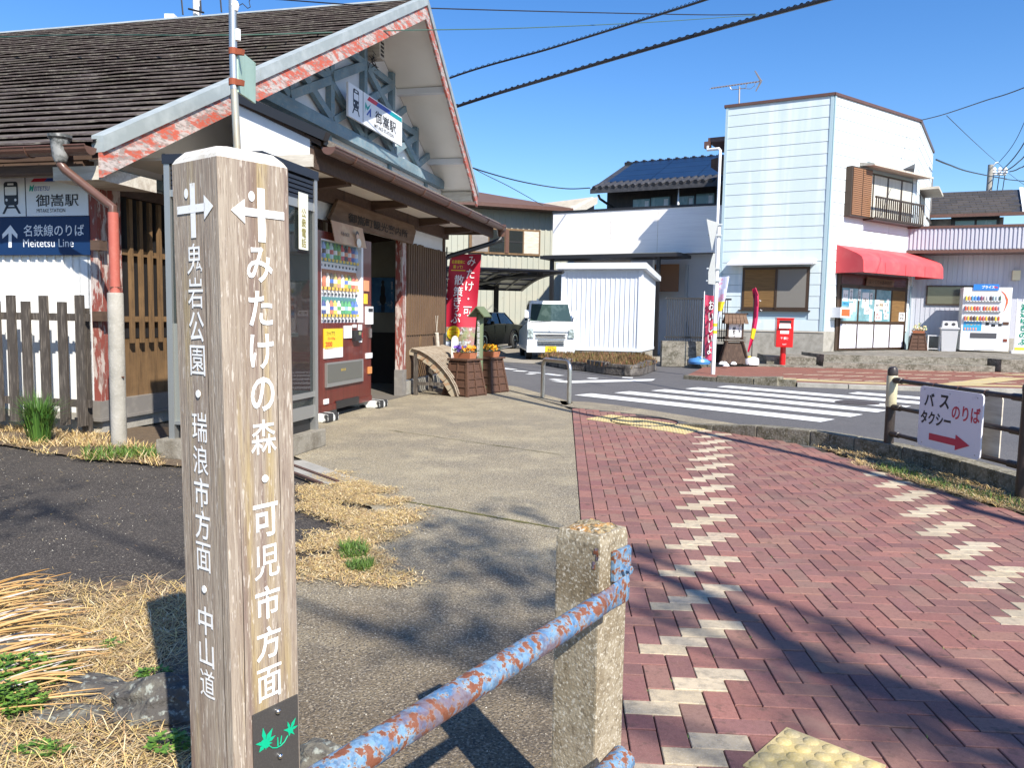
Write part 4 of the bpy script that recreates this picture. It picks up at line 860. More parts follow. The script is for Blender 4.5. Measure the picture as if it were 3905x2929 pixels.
for base, top in (((1385, 1085), (1385, 985)), ((1415, 1065), (1432, 965))):
    MB(RM).tube([(R2(*base)[0], -.006, R2(*base)[1]), (R2(*top)[0], -.006, R2(*top)[1])], [.002, .0012], 6).build('bird_shape', m_leaf, pl)
m_chr = mk('shiny_bolt', (.7, .7, .7), .15, 1)
for p in ((1385, 668), (1405, 1205)):
    a = R2(*p); MB(RM @ Matrix.Translation((a[0], -.004, a[1])) @ Matrix.Rotation(pi/2, 4, 'X')).lathe([(.006, 0), (.0065, .006), (.005, .009), (.002, .0105)], (0, 0, 0), 14).build('bolt', m_chr, pl, smooth=True)
# drying cracks running down both faces
random.seed(31)
m_crk = mk('drying_crack_shadow_gap', (.05, .035, .025), .95)
for M_, x0_, za_, zb2_ in ((RM, .098, ZT-.02, 1.02), (RM, .135, 1.3, .75), (RM, .03, .9, .25), (LM, .12, 1.5, .9), (LM, .04, 1.1, .5), (LM, .15, .8, .2), (RM, .12, .62, .3)):
    n_ = 16; x = x0_; b = MB(M_); P_ = []
    for i in range(n_+1):
        x += random.uniform(-.0008, .0008); w_ = .0011*sin(pi*(i+.4)/(n_+.8)); P_.append((x, w_, za_+(zb2_-za_)*i/n_))
    for (a_x, a_w, a_z), (c_x, c_w, c_z) in zip(P_, P_[1:]): b.add([(a_x-a_w, -.0006, a_z), (c_x-c_w, -.0006, c_z), (c_x+c_w, -.0006, c_z), (a_x+a_w, -.0006, a_z)], [(0, 1, 2, 3)])
    b.build('drying_crack', m_crk, gp)
# concrete post and rusty blue rails
m_agg = mk('mossy_aggregate_post', (.33, .28, .195), .93, layers=[(5, 5, .4, .6, (.16, .12, .065), .85), (55, 3, .5, .66, (.13, .1, .06), .7), (140, 2, .54, .66, (.6, .56, .46), .7), ((5, 5, 3), 3, .55, .7, (.52, .47, .36), .6)], bump=(130, .5, .004))
m_rail = mk('rusty_blue_paint', (.09, .2, .36), .6, layers=[(22, 5, .42, .5, (.2, .32, .43), .6), (75, 4, .5, .56, (.03, .1, .2), .55), (55, 9, .49, .53, (.36, .37, .3), .8), (55, 9, .515, .545, (.2, .07, .035), 1), (9, 5, .54, .6, (.17, .06, .03), .6), (90, 3, .5, .7, (.12, .035, .02), .4)], bump=(70, .8, .004))
Mq = D(2290, 2050, 1.7); cp_ = thing('concrete_post', 'square lichen topped concrete barrier post in the foreground', 'concrete post', (Mq.x, Mq.y, 0))
th = radians(39); a_ = Vector((-cos(th), sin(th)))*.121; b2_ = Vector((sin(th), cos(th)))*.121; m0 = Vector((Mq.x, Mq.y)); TZ = Mq.z
def post4(z, k=1, jit=.0):
    c0 = m0+(a_+b2_)/2; return [((c0+(p-c0)*k).x+random.uniform(-jit, jit), (c0+(p-c0)*k).y+random.uniform(-jit, jit), z+random.uniform(-jit, jit)) for p in (m0, m0+b2_, m0+a_+b2_, m0+a_)]
b = MB(); rings = [post4(-.05)]+[post4(z, 1, .001) for z in (.2, .4, .6)]+[post4(TZ-.02), post4(TZ, .93)]
for r_ in rings: b.v += [Vector(v) for v in r_]
for i in range(5):
    for k in range(4): l = (k+1) % 4; b.f.append((i*4+k, i*4+l, i*4+4+l, i*4+4+k))
b.f.append((20, 21, 22, 23)); shaft = b.build('post_body', m_agg, cp_, bevel=.005)
tp_ = MB(); tp_.grid(lambda u, v: (lambda q: (q.x, q.y, TZ-.004+.007*noise.noise(Vector((u*6, v*6, 1)))+.012*(1-(2*u-1)**4)*(1-(2*v-1)**4)))(m0+a_*(u*.9+.05)+b2_*(v*.9+.05)), 16, 16)
tp_.build('post_crown', mk('lichen_crown', (.34, .27, .15), .95, layers=[(35, 4, .48, .56, (.42, .2, .05), .8), (60, 3, .5, .6, (.09, .07, .04), .8), (90, 3, .56, .66, (.6, .58, .5), .8)], bump=(120, 1, .01)), cp_, smooth=True)
rt = thing('barrier_rail', 'blue painted rusty pipe rail bolted to the concrete post, running to the bottom edge', 'pipe rail', (0, 0, 0))
A = D(2395, 2225, 1.635); A = Vector((A.x, A.y, .722)); Bp = D(1322, 2925, .955); Bp = Vector((Bp.x, Bp.y, .722))
dd = (Bp-A).normalized(); P2 = Bp+dd*1.3; sidev = Vector((-dd.y, dd.x, 0))
A1 = A+dd*.16
MB().tube([A1+(P2-A1)*t for t in [i/30 for i in range(31)]], .0225, 18).build('pipe', m_rail, rt, smooth=True)
fl = MB(); n = 6
for i in range(n+1):
    t = i/n; c = A+dd*(.16*t); hh = .031-(.031-.0225)*t; tt_ = .004+(.0225-.004)*t*t
    for k in range(12): an = 2*pi*k/12; fl.v.append(c+Vector((0, 0, 1))*sin(an)*hh+sidev*cos(an)*tt_)
for i in range(n):
    for k in range(12): l = (k+1) % 12; fl.f.append((i*12+k, i*12+l, i*12+12+l, i*12+12+k))
fl.f.append(tuple(range(12))); fl.build('flat_end', m_rail, rt, smooth=True)
br_n = Vector((b2_.y, -b2_.x)).normalized()
pc = m0+b2_*.62
RFM = FR((m0.x, m0.y, 0), math.degrees(atan2(b2_.y, b2_.x)))
one('clip_plate', m_rail, rt, RFM, (.045, .118, -.012, -.001, .70, .77), bevel=.002)
MB(RFM @ Matrix.Translation((.088, -.012, .722)) @ Matrix.Rotation(pi/2, 4, 'X')).lathe([(.017, 0), (.017, .008), (.01, .009), (.01, .018), (.006, .019)], (0, 0, 0), 6).build('bolt', m_rail, rt)
rt2 = thing('barrier_rail', 'lower blue rail end just showing at the foot of the concrete post', 'pipe rail', (0, 0, 0))
A = Vector((A.x, A.y, .335)); MB().tube([A, A+dd*.2, A+dd*2.2], [.03, .024, .022], 16).build('pipe', m_rail, rt2, smooth=True)
# splashes of blue paint on the post beside the rail
for i in range(7):
    LFM = FR((m0.x, m0.y, 0), math.degrees(atan2(-a_.y, -a_.x)))
    x = -.001-random.uniform(.0, .012); z = .722+random.choice((-1, 1))*random.uniform(.03, .065)-.0
    one('paint_splash', m_rail, rt, LFM, (x-random.uniform(.003, .01), x, -.0015, -.0005, z-random.uniform(.006, .018), z))
# ---- dark pipe fence with the bus sign --------------------------------------
m_fe = mk('dark_brown_fence_paint', (.035, .027, .024), .38, layers=[(30, 4, .52, .66, (.07, .05, .04), .6)])
P0 = G(3385, 1748); P1 = G(3895, 1905)
hg = thing('guard_fence', 'dark brown three rail pipe fence along the kerb holding the bus sign', 'fence', (P0.x, P0.y, 0))
def fpost(P, h=.86, sleeve=True):
    r = .045; MB().lathe([(r, -.02), (r, h-.05), (r*1.05, h-.05), (r*1.05, h-.015), (r*.8, h+.012), (r*.3, h+.022)], (P.x, P.y, 0), 20).build('fence_post', m_fe, hg, smooth=True)
    return P
fpost(P0); fpost(P1)
MB().lathe([(.048, .5), (.05, .505), (.05, .79), (.047, .795)], (P0.x, P0.y, 0), 20).build('reflector_sleeve', mk('cream_sleeve', (.55, .5, .33), .35, layers=[(10, 3, .5, .7, (.35, .3, .2), .5)]), hg, smooth=True)
dv = (P1-P0); dv.z = 0; dn = dv.normalized(); P3 = P1+dn*2.0+Vector((.1, 0, 0)); fpost(P3)
for z in (.755, .5, .245):
    MB().tube([P0+Vector((0, 0, z)), P1+Vector((0, 0, z)), P3+Vector((0, 0, z))], .021, 12).build('rail', m_fe, hg, smooth=True)
    for c, s in ((P0, 1), (P1, -1), (P1, 1)):
        MB().tube([c+dn*s*.04+Vector((0, 0, z)), c+dn*s*.15+Vector((0, 0, z)), c+dn*s*.155+Vector((0, 0, z))], [.029, .029, .02], 12).build('rail_collar', m_fe, hg, smooth=True)
qz = Z(2900, 1250, 3905, 2000)
ang = math.degrees(atan2(dn.y, dn.x)); SFc = Face((P0.x, P0.y, 0), ang); SFc = Face(Vector((P0.x, P0.y, 0))+SFc.n*.06, ang)
c1 = SFc.p(*qz(1350, 485)); c2_ = SFc.p(*qz(1890, 560)); c3 = SFc.p(*qz(1830, 1110)); c4_ = SFc.p(*qz(1315, 980))
bs = thing('bus_sign', 'white bus and taxi sign with red arrow wired to the dark pipe fence', 'direction sign', SFc.M)
SX0, SX1 = (c1[0]+c4_[0])/2, (c2_[0]+c3[0])/2; SZ1, SZ0 = (c1[1]+c2_[1])/2, (c3[1]+c4_[1])/2
print('BUS SIGN', SX0, SX1, SZ0, SZ1)
def rrect(x0, x1, z0, z1, r):
    pts = []
    for (ax, az, a0) in ((x1-r, z0+r, -90), (x1-r, z1-r, 0), (x0+r, z1-r, 90), (x0+r, z0+r, 180)):
        for i in range(5): a = radians(a0+i*22.5); pts.append((ax+r*cos(a), az+r*sin(a)))
    return pts
MB(SFc.M).prism([(x, -.004, z) for x, z in rrect(SX0, SX1, SZ0, SZ1, .035)], (0, .012, 0)).build('panel', mk('scuffed_white_sign', (.72, .72, .78), .4, layers=[(12, 4, .62, .7, (.5, .5, .55), .5)]), bs)
MB(SFc.M).prism([(x+.05, .12, z-.01) for x, z in rrect(SX0, SX1, SZ0, SZ1, .035)], (0, .01, 0)).build('back_panel', m_wgrey, bs)
W = SX1-SX0; Hh = SZ1-SZ0
def st_(s, mt, fx, fz, w, h, **k): text(s, mt, bs, SFc.M, SX0+W*fx, SZ0+Hh*fz, w=W*w*1.12, h=Hh*h*1.15, y=-.006, **k)
st_('バ', m_blackprint, .17, .79, .15, .19, off=.03); st_('ス', m_blackprint, .42, .79, .14, .19, off=.03); st_('タクシー', m_blackprint, .29, .49, .45, .19, off=.03)
m_pr = mk('crimson_print', (.5, .03, .07), .5); st_('のりば', m_pr, .76, .66, .38, .21, off=.02)
b = MB(SFc.M); ppoly(b, [(SX0+W*x, SZ0+Hh*z) for x, z in ((.2, .13), (.63, .13), (.63, .06), (.85, .185), (.63, .31), (.63, .24), (.2, .24))], -.006); b.build('arrow', m_pr, bs)
for fx in (.1, .5, .9): MB(SFc.M).tube([(SX0+W*fx+.03*cos(0), .06+.026*cos(a*pi/5), .755+.026*sin(a*pi/5)) for a in range(10)], .003, 4, closed=True).build('wire_tie', m_gutter, bs)
for fx, fz in ((.08, .95), (.92, .93), (.5, .93), (.08, .06), (.93, .06)): MB(SFc.M @ Matrix.Translation((SX0+W*fx, -.005, SZ0+Hh*fz)) @ Matrix.Rotation(pi/2, 4, 'X')).lathe([(.006, 0), (.004, .003)], (0, 0, 0), 8).build('rivet', m_steel, bs)
# ---- steel hoop ---------------------------------------------------------------
h0, h1 = G(2070, 1522), G(2190, 1540); hb_ = G(2085, 1522)
hl = G(2069, 1515); hr = G(2170, 1538)
hp = thing('hoop_barrier', 'brushed steel hoop barrier at the edge of the concrete paving', 'barrier', (hl.x, hl.y, 0))
zt1 = D(2105, 1375, (hl.y+hr.y)/2).z; d_ = hr-hl; R_ = .12; dnn = d_.normalized()
pts = [hl, hl+Vector((0, 0, zt1-R_))]
for i in range(1, 7): a = i*pi/12; pts.append(hl+dnn*(R_-R_*cos(a))+Vector((0, 0, zt1-R_+R_*sin(a))))
for i in range(0, 6): a = i*pi/12; pts.append(hr-dnn*(R_-R_*sin(a))+Vector((0, 0, zt1-R_+R_*cos(a))))
pts += [hr+Vector((0, 0, zt1-R_)), hr]
pts[7:8] = []
MB().tube(pts, .034, 16).build('steel_hoop', m_steel, hp, smooth=True)
# ---- planters ------------------------------------------------------------------
m_plw = mk('brown_planter_board', (.1, .048, .028), .75, layers=[((3, 30, 30), 4, .42, .68, (.055, .027, .017), .7)], bump=((5, 60, 60), .3, .004))
m_ter = mk('terracotta_trough', (.42, .15, .07), .7)
m_lfg = mk('pansy_leaf', (.05, .14, .02), .7, isl=[(.03, .1, .015), (.1, .2, .03)])
def planter(frame, label, w, h, fl_cols, rot=0, group='brown wooden planters', trough=True):
    t = thing('planter', label, 'planter', frame, group); k = .66
    def face_pt(x, y, z): s = 1-(1-k)*z/h; return (x*s, y*s, z)
    MB(frame).hexa([face_pt(-w/2+.012, -w/2+.012, 0), face_pt(w/2-.012, -w/2+.012, 0), face_pt(w/2-.012, w/2-.012, 0), face_pt(-w/2+.012, w/2-.012, 0), face_pt(-w/2+.012, -w/2+.012, h), face_pt(w/2-.012, -w/2+.012, h), face_pt(w/2-.012, w/2-.012, h), face_pt(-w/2+.012, w/2-.012, h)]).build('box_panel', m_plw, t)
    for q_ in range(4):
        R = Matrix.Rotation(q_*pi/2, 4, 'Z'); M = frame @ R
        for sx_ in (-1, 0, 1):
            x = sx_*(w/2-.02) if sx_ else .0
            MB(M).bar(face_pt(x, -w/2+.004, 0), face_pt(x, -w/2+.004, h), .036 if sx_ else .024, .02, up=(0, -1, 0)).build('batten', m_plw, t)
        for j in range(5):
            z = .03+j*(h-.05)/4.2; s = 1-(1-k)*z/h
            MB(M).box(-w/2*s+.01, w/2*s-.01, -w/2*s-.006, -w/2*s+.012, z-.008, z+.008).build('batten', m_plw, t)
    s = k; MB(frame).box(-w/2*s-.035, w/2*s+.035, -w/2*s-.035, w/2*s+.035, h, h+.028).build('top_board', m_plw, t)
    if trough:
        pt = thing('flower_trough', fl_cols[1], 'flower pot', frame @ Matrix.Translation((0, 0, h+.028)), 'terracotta troughs of pansies')
        MB(frame).hexa([(-w*.3, -w*.16, h+.028), (w*.3, -w*.16, h+.028), (w*.3, w*.16, h+.028), (-w*.3, w*.16, h+.028), (-w*.34, -w*.19, h+.12), (w*.34, -w*.19, h+.12), (w*.34, w*.19, h+.12), (-w*.34, w*.19, h+.12)]).build('trough', m_ter, pt)
        lv_ = MB(frame)
        for i in range(170):
            x, y = random.uniform(-w*.35, w*.35), random.uniform(-w*.2, w*.2); z = h+.1+random.uniform(0, .1); a = random.uniform(0, 6.28); r = random.uniform(.02, .035)
            lv_.add([(x, y, z), (x+r*cos(a), y+r*sin(a), z+.014), (x+r*1.7*cos(a+.35), y+r*1.7*sin(a+.35), z+random.uniform(-.01, .03)), (x+r*cos(a+.7), y+r*sin(a+.7), z+.012)], [(0, 1, 2, 3)])
        lv_.build('foliage', m_lfg, pt, kind='stuff')
        for nm_, col, cnt, x0_, x1_ in fl_cols[0]:
            f_ = MB(frame)
            for i in range(cnt):
                x, y, z = random.uniform(x0_, x1_)*w, random.uniform(-w*.22, w*.1), h+.16+random.uniform(-.01, .07); n_ = Vector((random.uniform(-.5, .5), random.uniform(-1, -.3), random.uniform(.1, .8))).normalized()
                u = n_.cross(Vector((0, 0, 1))).normalized(); v_ = n_.cross(u); r = .023
                for p_ in range(5):
                    a = p_*1.256; c = Vector((x, y, z)); f_.add([c, c+(u*cos(a-.55)+v_*sin(a-.55))*r+n_*.004, c+(u*cos(a)+v_*sin(a))*r*1.25+n_*.006, c+(u*cos(a+.55)+v_*sin(a+.55))*r+n_*.004], [(0, 1, 2, 3)])
            f_.build('flowers', mk(nm_, col, .6), pt, kind='stuff')
    return t
pA = G(1697, 1500)  # near corner region
zP = Z(1500, 1100, 1920, 1560, 1515)
cL, cM, cR = G(*zP(655, 1465)), G(*zP(1035, 1500)), G(*zP(1155, 1460))
wv = (cM-cL); w1 = wv.length; an1 = math.degrees(atan2(wv.y, wv.x)); pn = Vector((-wv.y, wv.x, 0)).normalized()
print('PLANTER', w1, an1, cL, cM, cR)
w1 = min(w1, .52)
ctr1 = (cL+cM)/2+pn*w1/2
planter(FR(ctr1, an1), 'brown wooden planter with purple and orange pansies, the nearer of the two', w1, .57, ([('purple_pansy', (.12, .04, .4), 26, -.33, -.02), ('orange_pansy', (.75, .27, .01), 22, .02, .34)], 'terracotta trough of purple and orange pansies on the nearer planter'))
c2L, c2R = G(*zP(1205, 1432)), G(*zP(1335, 1405)); ctr2 = ctr1+Vector((.36, .62, 0))
planter(FR(ctr2, an1), 'brown wooden planter with only orange pansies, partly behind the nearer one', w1, .57, ([('bright_orange_pansy', (.8, .33, .01), 36, -.3, .34), ('yellow_pansy', (.8, .6, .03), 6, -.1, .2)], 'terracotta trough of orange pansies on the farther planter'))
# little green roofed signpost
mz = G(*zP(1180, 1440)); m_gp = mk('olive_green_paint', (.13, .16, .085), .6)
sp_o = ctr1+Vector((.22, .32, 0)); gpf = FR(sp_o, -28)
gsn = thing('small_signpost', 'slim olive green signpost with a tiny pitched roof standing behind the planters', 'signpost', gpf)
hTop = D(1795, 1170, sp_o.y).z
MB(gpf).lathe([(.06, 0), (.06, hTop-.12), (.05, hTop-.09)], (0, 0, 0), 12).build('pole', m_gp, gsn, smooth=True)
for sg_ in (-1, 1): MB(gpf).hexa([(0, -.13, hTop-.01), (sg_*.15, -.13, hTop-.17), (sg_*.15, .13, hTop-.17), (0, .13, hTop-.01), (0, -.13, hTop+.01), (sg_*.16, -.13, hTop-.155), (sg_*.16, .13, hTop-.155), (0, .13, hTop+.01)]).build('roof_board', m_gp, gsn)
text('名\n鉄\n御\n嵩\n駅\n前\n八\n番', m_whiteprint, gsn, gpf, .01, hTop-.62, w=.055, h=.82, y=-.0605, off=.01)
one('pole_foot', m_gp, gsn, gpf, (-.09, .09, -.09, .09, 0, .12))
m_pwh = mk('white_stake', (.7, .66, .6), .6, layers=[(6, 3, .55, .65, (.6, .25, .25), .7)])
for i, (px, lab_) in enumerate(((745, 'short rounded white stake with a pink pattern between fence guard and planter'), (940, 'thin rounded white stake just left of the green signpost'))):
    g0 = ctr1+Vector((-.2+.4*i, .42+.1*i, 0)); f_ = FR(g0, -6); t_ = thing('painted_stake', lab_, 'stake', f_); w = .06 if i == 0 else .035
    MB(f_).prism([(x, 0, z) for x, z in [(-w, 0), (w, 0), (w, .85)]+[(w*cos(a*pi/8), .85+.1*sin(a*pi/8)) for a in range(1, 8)]+[(-w, .85)]], (0, .03, 0)).build('stake_board', m_pwh, t_)
# curved slatted guard leaning against the porch
gv = thing('curved_slat_guard', 'bowed guard of thin grey wooden slats leaning against the porch lattice', 'slat guard', SF)
m_slt = mk('silvered_slat', (.28, .235, .18), .8, layers=[((6, 30, 30), 4, .42, .66, (.17, .12, .08), .8)])
def arc(t): return (1.66+.72*sin(t*pi/2*.95)**1.25, .86*cos(t*pi/2)**.9 if t < 1 else 0)
def arcp(t): a = t*pi/2; return (1.68+.62*(1-cos(a))**.85, .86*(1-(1-cos(a)))**.8 if 0 else .88*cos(a)**.75 if t < .999 else .0)
for i in range(18):
    s = 4.9+i*.09
    MB(SF).tube([(1.66+.78*(1-(1-t)**1.35), s, .74*(1-t**1.55)+.01) for t in [j/7 for j in range(8)]], .017, 5).build('slat', m_slt, gv)
for s in (4.93, 5.65, 6.38):
    pts = [(1.66+.78*(1-(1-t)**1.35)-.02, s, .74*(1-t**1.55)+.01) for t in [j/7 for j in range(8)]]; b = MB(SF)
    for i in range(7):
        (xa_, _, za_), (xb2, _, zb2) = pts[i], pts[i+1]; b.hexa([(xa_-.1, s, max(za_-.1, 0)), (xb2-.1, s, max(zb2-.08, 0)), (xb2, s, zb2), (xa_, s, za_), (xa_-.1, s+.04, max(za_-.1, 0)), (xb2-.1, s+.04, max(zb2-.08, 0)), (xb2, s+.04, zb2), (xa_, s+.04, za_)])
    b.build('rib_board', mk('mottled_rib', (.33, .28, .2), .8, layers=[(9, 3, .5, .56, (.3, .15, .07), .6)]), gv)
    one('leg', m_fence, gv, SF, (1.68, 1.74, s, s+.05, 0, .68))
one('stretcher', m_fence, gv, SF, (1.7, 2.3, 4.94, 4.99, .16, .21))
# umbrella stand tube / white object hanging on the lattice
hw = thing('hanging_tube', 'small pale tube hanging on cords from the porch lattice', 'tube', FN(1.66))
MB(FN(1.66)).tube([(6.02, -.03, .98), (6.08, -.03, .72)], .035, 10).build('tube_body', m_wgrey, hw, smooth=True)
for x in (5.98, 6.1): MB(FN(1.66)).tube([(6.02, -.03, 1.0), (x, -.02, 1.28)], .004, 4).build('cord', m_wgrey, hw)
# ---- red banner --------------------------------------------------------------
m_ban = mk('red_banner_cloth', (.42, .005, .03), .6, layers=[(3, 3, .4, .7, (.3, .003, .02), .5)])
zB = Z(1600, 600, 2600, 1350)
bd = 14.6
def ban(px, py, dep=bd): return D(*zB(px, py), dep)
bb = ban(225, 1660); 
bn = thing('banner', 'tall red banner with white lettering on a black pole beside the station porch', 'banner', (bb.x, bb.y, 0))
BFc = Face(ban(240, 1200), 0)
BMx = BFc.M; p00 = BFc.p(*zB(262, 812)); p10 = BFc.p(*zB(522, 812)); p01 = BFc.p(*zB(232, 1420)); p11 = BFc.p(*zB(490, 1660))
def bfold(x, z): return .035*sin(x*9+z*2.2)+.02*sin(z*5+x*3)
xl = p00[0]; wB = p10[0]-p00[0]
def bp(u, v, y0=0):
    z = p00[1]+(p11[1]-p00[1])*v; x = xl+wB*u-.16*v*(1-.2*u)+0
    return (x, bfold(x, z)+y0, z)
def bsheet(name, mt, u0, u1, v0, v1, y0, nu=14, nv=24, par=bn):
    return MB(BMx).grid(lambda a, c: bp(u0+(u1-u0)*c, v0+(v1-v0)*a, y0), nv, nu).build(name, mt, par, smooth=True)
bsheet('cloth', m_ban, 0, 1, 0, .73, 0)
bsheet('cloth', mk('banner_photo_print', (.2, .22, .1), .6, layers=[(5, 4, .45, .6, (.35, .1, .15), .8), (9, 4, .52, .6, (.5, .55, .6), .8), (15, 3, .55, .65, (.03, .06, .03), .8)]), 0, 1, .73, 1.0, 0)
def btext(s, mt, u, v, w, h, off=0, y0=-.012, **k):
    o = text(s, mt, None, Matrix.Identity(4), 0, 0, w=1, h=1, off=off, **k)
    for vtx in o.data.vertices:
        q = bp(u+vtx.co.x*w, v-vtx.co.z*h, y0); vtx.co = WM[bn.name].inverted() @ (BMx @ Vector(q))
    o.parent = bn; o.name = 'lettering'
m_wcl = mk('white_cloth_print', (.8, .75, .75), .6)
for i, ch in enumerate('みたけ・可'): btext(ch if ch != '・' else '・', m_wcl, .7, .07+i*.125, .26 if ch != '・' else .05, .095 if ch != '・' else .02, .008)
for i, (ch, sz) in enumerate((('散', .3), ('策', .3), ('き', .22), ('っ', .14), ('ぷ', .3))): btext(ch, m_wcl, .36, .26+[0, .115, .215, .295, .38][i], sz, .1 if sz > .2 else .05, .008)
m_yl = mk('yellow_cloth_print', (.8, .6, .02), .6)
btext('名鉄電車に', m_yl, .28, .08, .42, .035, .01); btext('乗って!', m_yl, .28, .13, .3, .035, .01)
btext('ー', m_yl, .3, .165, .45, .008, .01)
cir = MB(); 
disc = MB(BMx); N_ = 28
ctrp = bp(.33, .79, -.02); disc.v.append(Vector(ctrp))
for i in range(N_):
    a = 2*pi*i/N_; disc.v.append(Vector(bp(.33+.2*cos(a), .79+.072*sin(a), -.02)))
for i in range(N_): disc.f.append((0, 1+(i+1) % N_, 1+i))
disc.build('yellow_disc', m_yl, bn)
for i, s in enumerate(('謎解なぞとき', 'イベント開催!', '12/24まで')): btext(s, mk('orange_print_%d' % i, (.7, .12, .01), .6), .33, .755+i*.03, .3, .018, .015, -.028)
bsheet('photo_panel', mk('banner_white_photo', (.6, .65, .75), .6, layers=[((3, 3, 12), 3, .48, .54, (.08, .1, .16), .8)]), .12, .6, .875, .97, -.014)
px0 = xl-.07; MB(BMx).tube([(px0-.02, 0, .0), (px0, 0, p00[1]+.12)], .013, 8).build('pole', m_black, bn)
MB(BMx).tube([(px0-.02, 0, p00[1]+.02), (xl+wB+.05, 0, p00[1]+.02)], .008, 6).build('cross_arm', m_black, bn)
for v in (.05, .25, .45, .65, .85):
    q = bp(0, v); MB(BMx).tube([(px0-.01, 0, q[2]), (q[0]+.02, q[1], q[2])], .012, 5).build('cloth_loop', m_whiteprint, bn)
MB(BMx).lathe([(.22, 0), (.22, .05), (.05, .08), (.03, .15)], (px0-.02, 0, 0), 16).build('base', m_black, bn, smooth=True)
bk = thing('blue_rail', 'bright blue bent pipe rail between the porch lattice and the red banner', 'rail', (bb.x, bb.y, 0))
bm2 = D(*zB(205, 1440), 14.95)
MB().tube([(bm2.x, 14.95, 0), (bm2.x, 14.95, bm2.z-.06), (bm2.x+.02, 14.95, bm2.z-.01), (bm2.x+.08, 15.0, bm2.z), (bm2.x+.35, 15.3, bm2.z)], .035, 10).build('pipe', mk('bright_blue_paint', (.01, .16, .42), .4), bk, smooth=True)
# bicycles' dark tangle beside it
bc = thing('parked_bicycle', 'dark bicycle front wheel and black saddle half hidden behind the banner', 'bicycle', (bm2.x+.25, 14.6, 0))
wc = Vector((bm2.x+.35, 15.2, .34))
MB().tube([wc+Vector((.33*cos(a*pi/12), .03, .33*sin(a*pi/12))) for a in range(24)], .022, 7, closed=True).build('tyre', m_black, bc, smooth=True)
MB().tube([wc, wc+Vector((-.08, 0, .55)), wc+Vector((-.1, 0, .66))], .018, 6).build('fork', m_black, bc); MB().tube([wc+Vector((-.35, .1, .7)), wc+Vector((-.1, 0, .68)), wc+Vector((.15, -.1, .7))], .014, 6).build('handlebar', m_black, bc)
one('saddle', m_black, bc, None, (wc.x-.28, wc.x-.02, 14.62, 14.8, .78, .86))
MB().tube([wc+Vector((-.08, 0, .5)), wc+Vector((.5, .3, .25)), wc+Vector((.95, .5, .34))], .018, 6).build('frame', m_black, bc)
# steel grate set in the ground by the dry grass
gt_ = thing('drain_grate', 'rusty drain edge bars set in pale concrete between the wooden post and the grass', 'drain', (-1.7, 6.2, 0))
a1, a2 = G(1120, 1790), G(1240, 1850); nn_ = Vector((-(a2-a1).y, (a2-a1).x, 0)).normalized()
MB().hexa([a1-nn_*.0+Vector((-.25, .2, .0)), a2+Vector((0, 0, 0)), a2-nn_*-.28, a1-nn_*-.28+Vector((-.25, .2, 0)), a1+Vector((-.25, .2, .012)), a2+Vector((0, 0, .012)), a2+nn_*.28+Vector((0, 0, .012)), a1+nn_*.28+Vector((-.25, .2, .012))]).build('concrete_frame', m_conc, gt_)
m_rst = mk('rusty_iron', (.1, .05, .035), .8, layers=[(30, 3, .5, .6, (.06, .035, .03), .8)])
for k in (.1, -.03): MB().bar(a1+nn_*k+Vector((-.25, .2, .016)), a2+nn_*k+Vector((0, 0, .016)), .028, .014).build('iron_bar', m_rst, gt_)
# ================================================================== BEYOND THE ROAD
r4 = Z(2500, 200, 3500, 950); r5 = Z(2600, 850, 3400, 1450); r6 = Z(3105, 850, 3905, 1450); r7 = Z(3400, 300, 3905, 900, 1396); r3 = Z(1600, 600, 2600, 1350); r2b = Z(2050, 500, 2850, 1100); r3b = Z(1600, 900, 2600, 1650)
# ---- storage shed --------------------------------------------------------------
m_shed = mk('white_steel_shed', (.66, .7, .76), .45, layers=[(2, 3, .5, .75, (.6, .64, .7), .4)])
sa = G(2105, 1372, .05); sb = G(2436, 1378, .05); sc3 = G(2500, 1364, .05)
sa = Vector((1.3, 23.4, 0)); 
ShF = Face(G(2440, 1378), 0)
x0s = ShF.p(2140, 1200)[0]; zt_s = ShF.p(2300, 1020)[1]; print('SHED', x0s, zt_s, ShF.o)
ang_s = -19.0; ShF = Face(G(2440, 1378), ang_s); x0s = ShF.p(2140, 1200)[0]; zt_s = ShF.p(2440, 1028)[1]; depth_s = 2.6
shed = thing('storage_shed', 'white ribbed steel storage shed behind the planted bed across the road', 'shed', ShF.M @ Matrix.Translation((x0s, 0, 0)))
zb_s = .3
MB(ShF.M).box(x0s+.02, -.02, .02, depth_s, zb_s, zt_s).build('wall', m_shed, shed)
for i in range(17):
    x = x0s+.05+i*(-x0s-.1)/16; one('rib', m_shed, shed, ShF.M, (x-.009, x+.009, -.003, .02, zb_s+.06, zt_s-.06))
for i in range(13):
    y = .08+i*(depth_s-.15)/12; one('rib', m_shed, shed, ShF.M, (-.02, .0, y-.012, y+.012, zb_s+.06, zt_s-.05))
for x in (x0s-.01, -.11): one('corner_trim', m_shed, shed, ShF.M, (x, x+.12, -.02, .12, zb_s, zt_s))
one('base_rail', m_shed, shed, ShF.M, (x0s-.01, .012, -.03, depth_s, zb_s-.02, zb_s+.07))
MB(ShF.M).hexa([(x0s-.14, -.2, zt_s+.02), (.14, -.2, zt_s+.02), (.14, depth_s+.15, zt_s-.22), (x0s-.14, depth_s+.15, zt_s-.22), (x0s-.14, -.2, zt_s+.2), (.14, -.2, zt_s+.2), (.14, depth_s+.15, zt_s-.06), (x0s-.14, depth_s+.15, zt_s-.06)]).build('roof', m_shed, shed)
for i in range(4): one('footing_block', m_conc, shed, ShF.M, (x0s+.05+i*(-x0s-.5)/3, x0s+.42+i*(-x0s-.5)/3, .0, .3, 0, zb_s-.02))
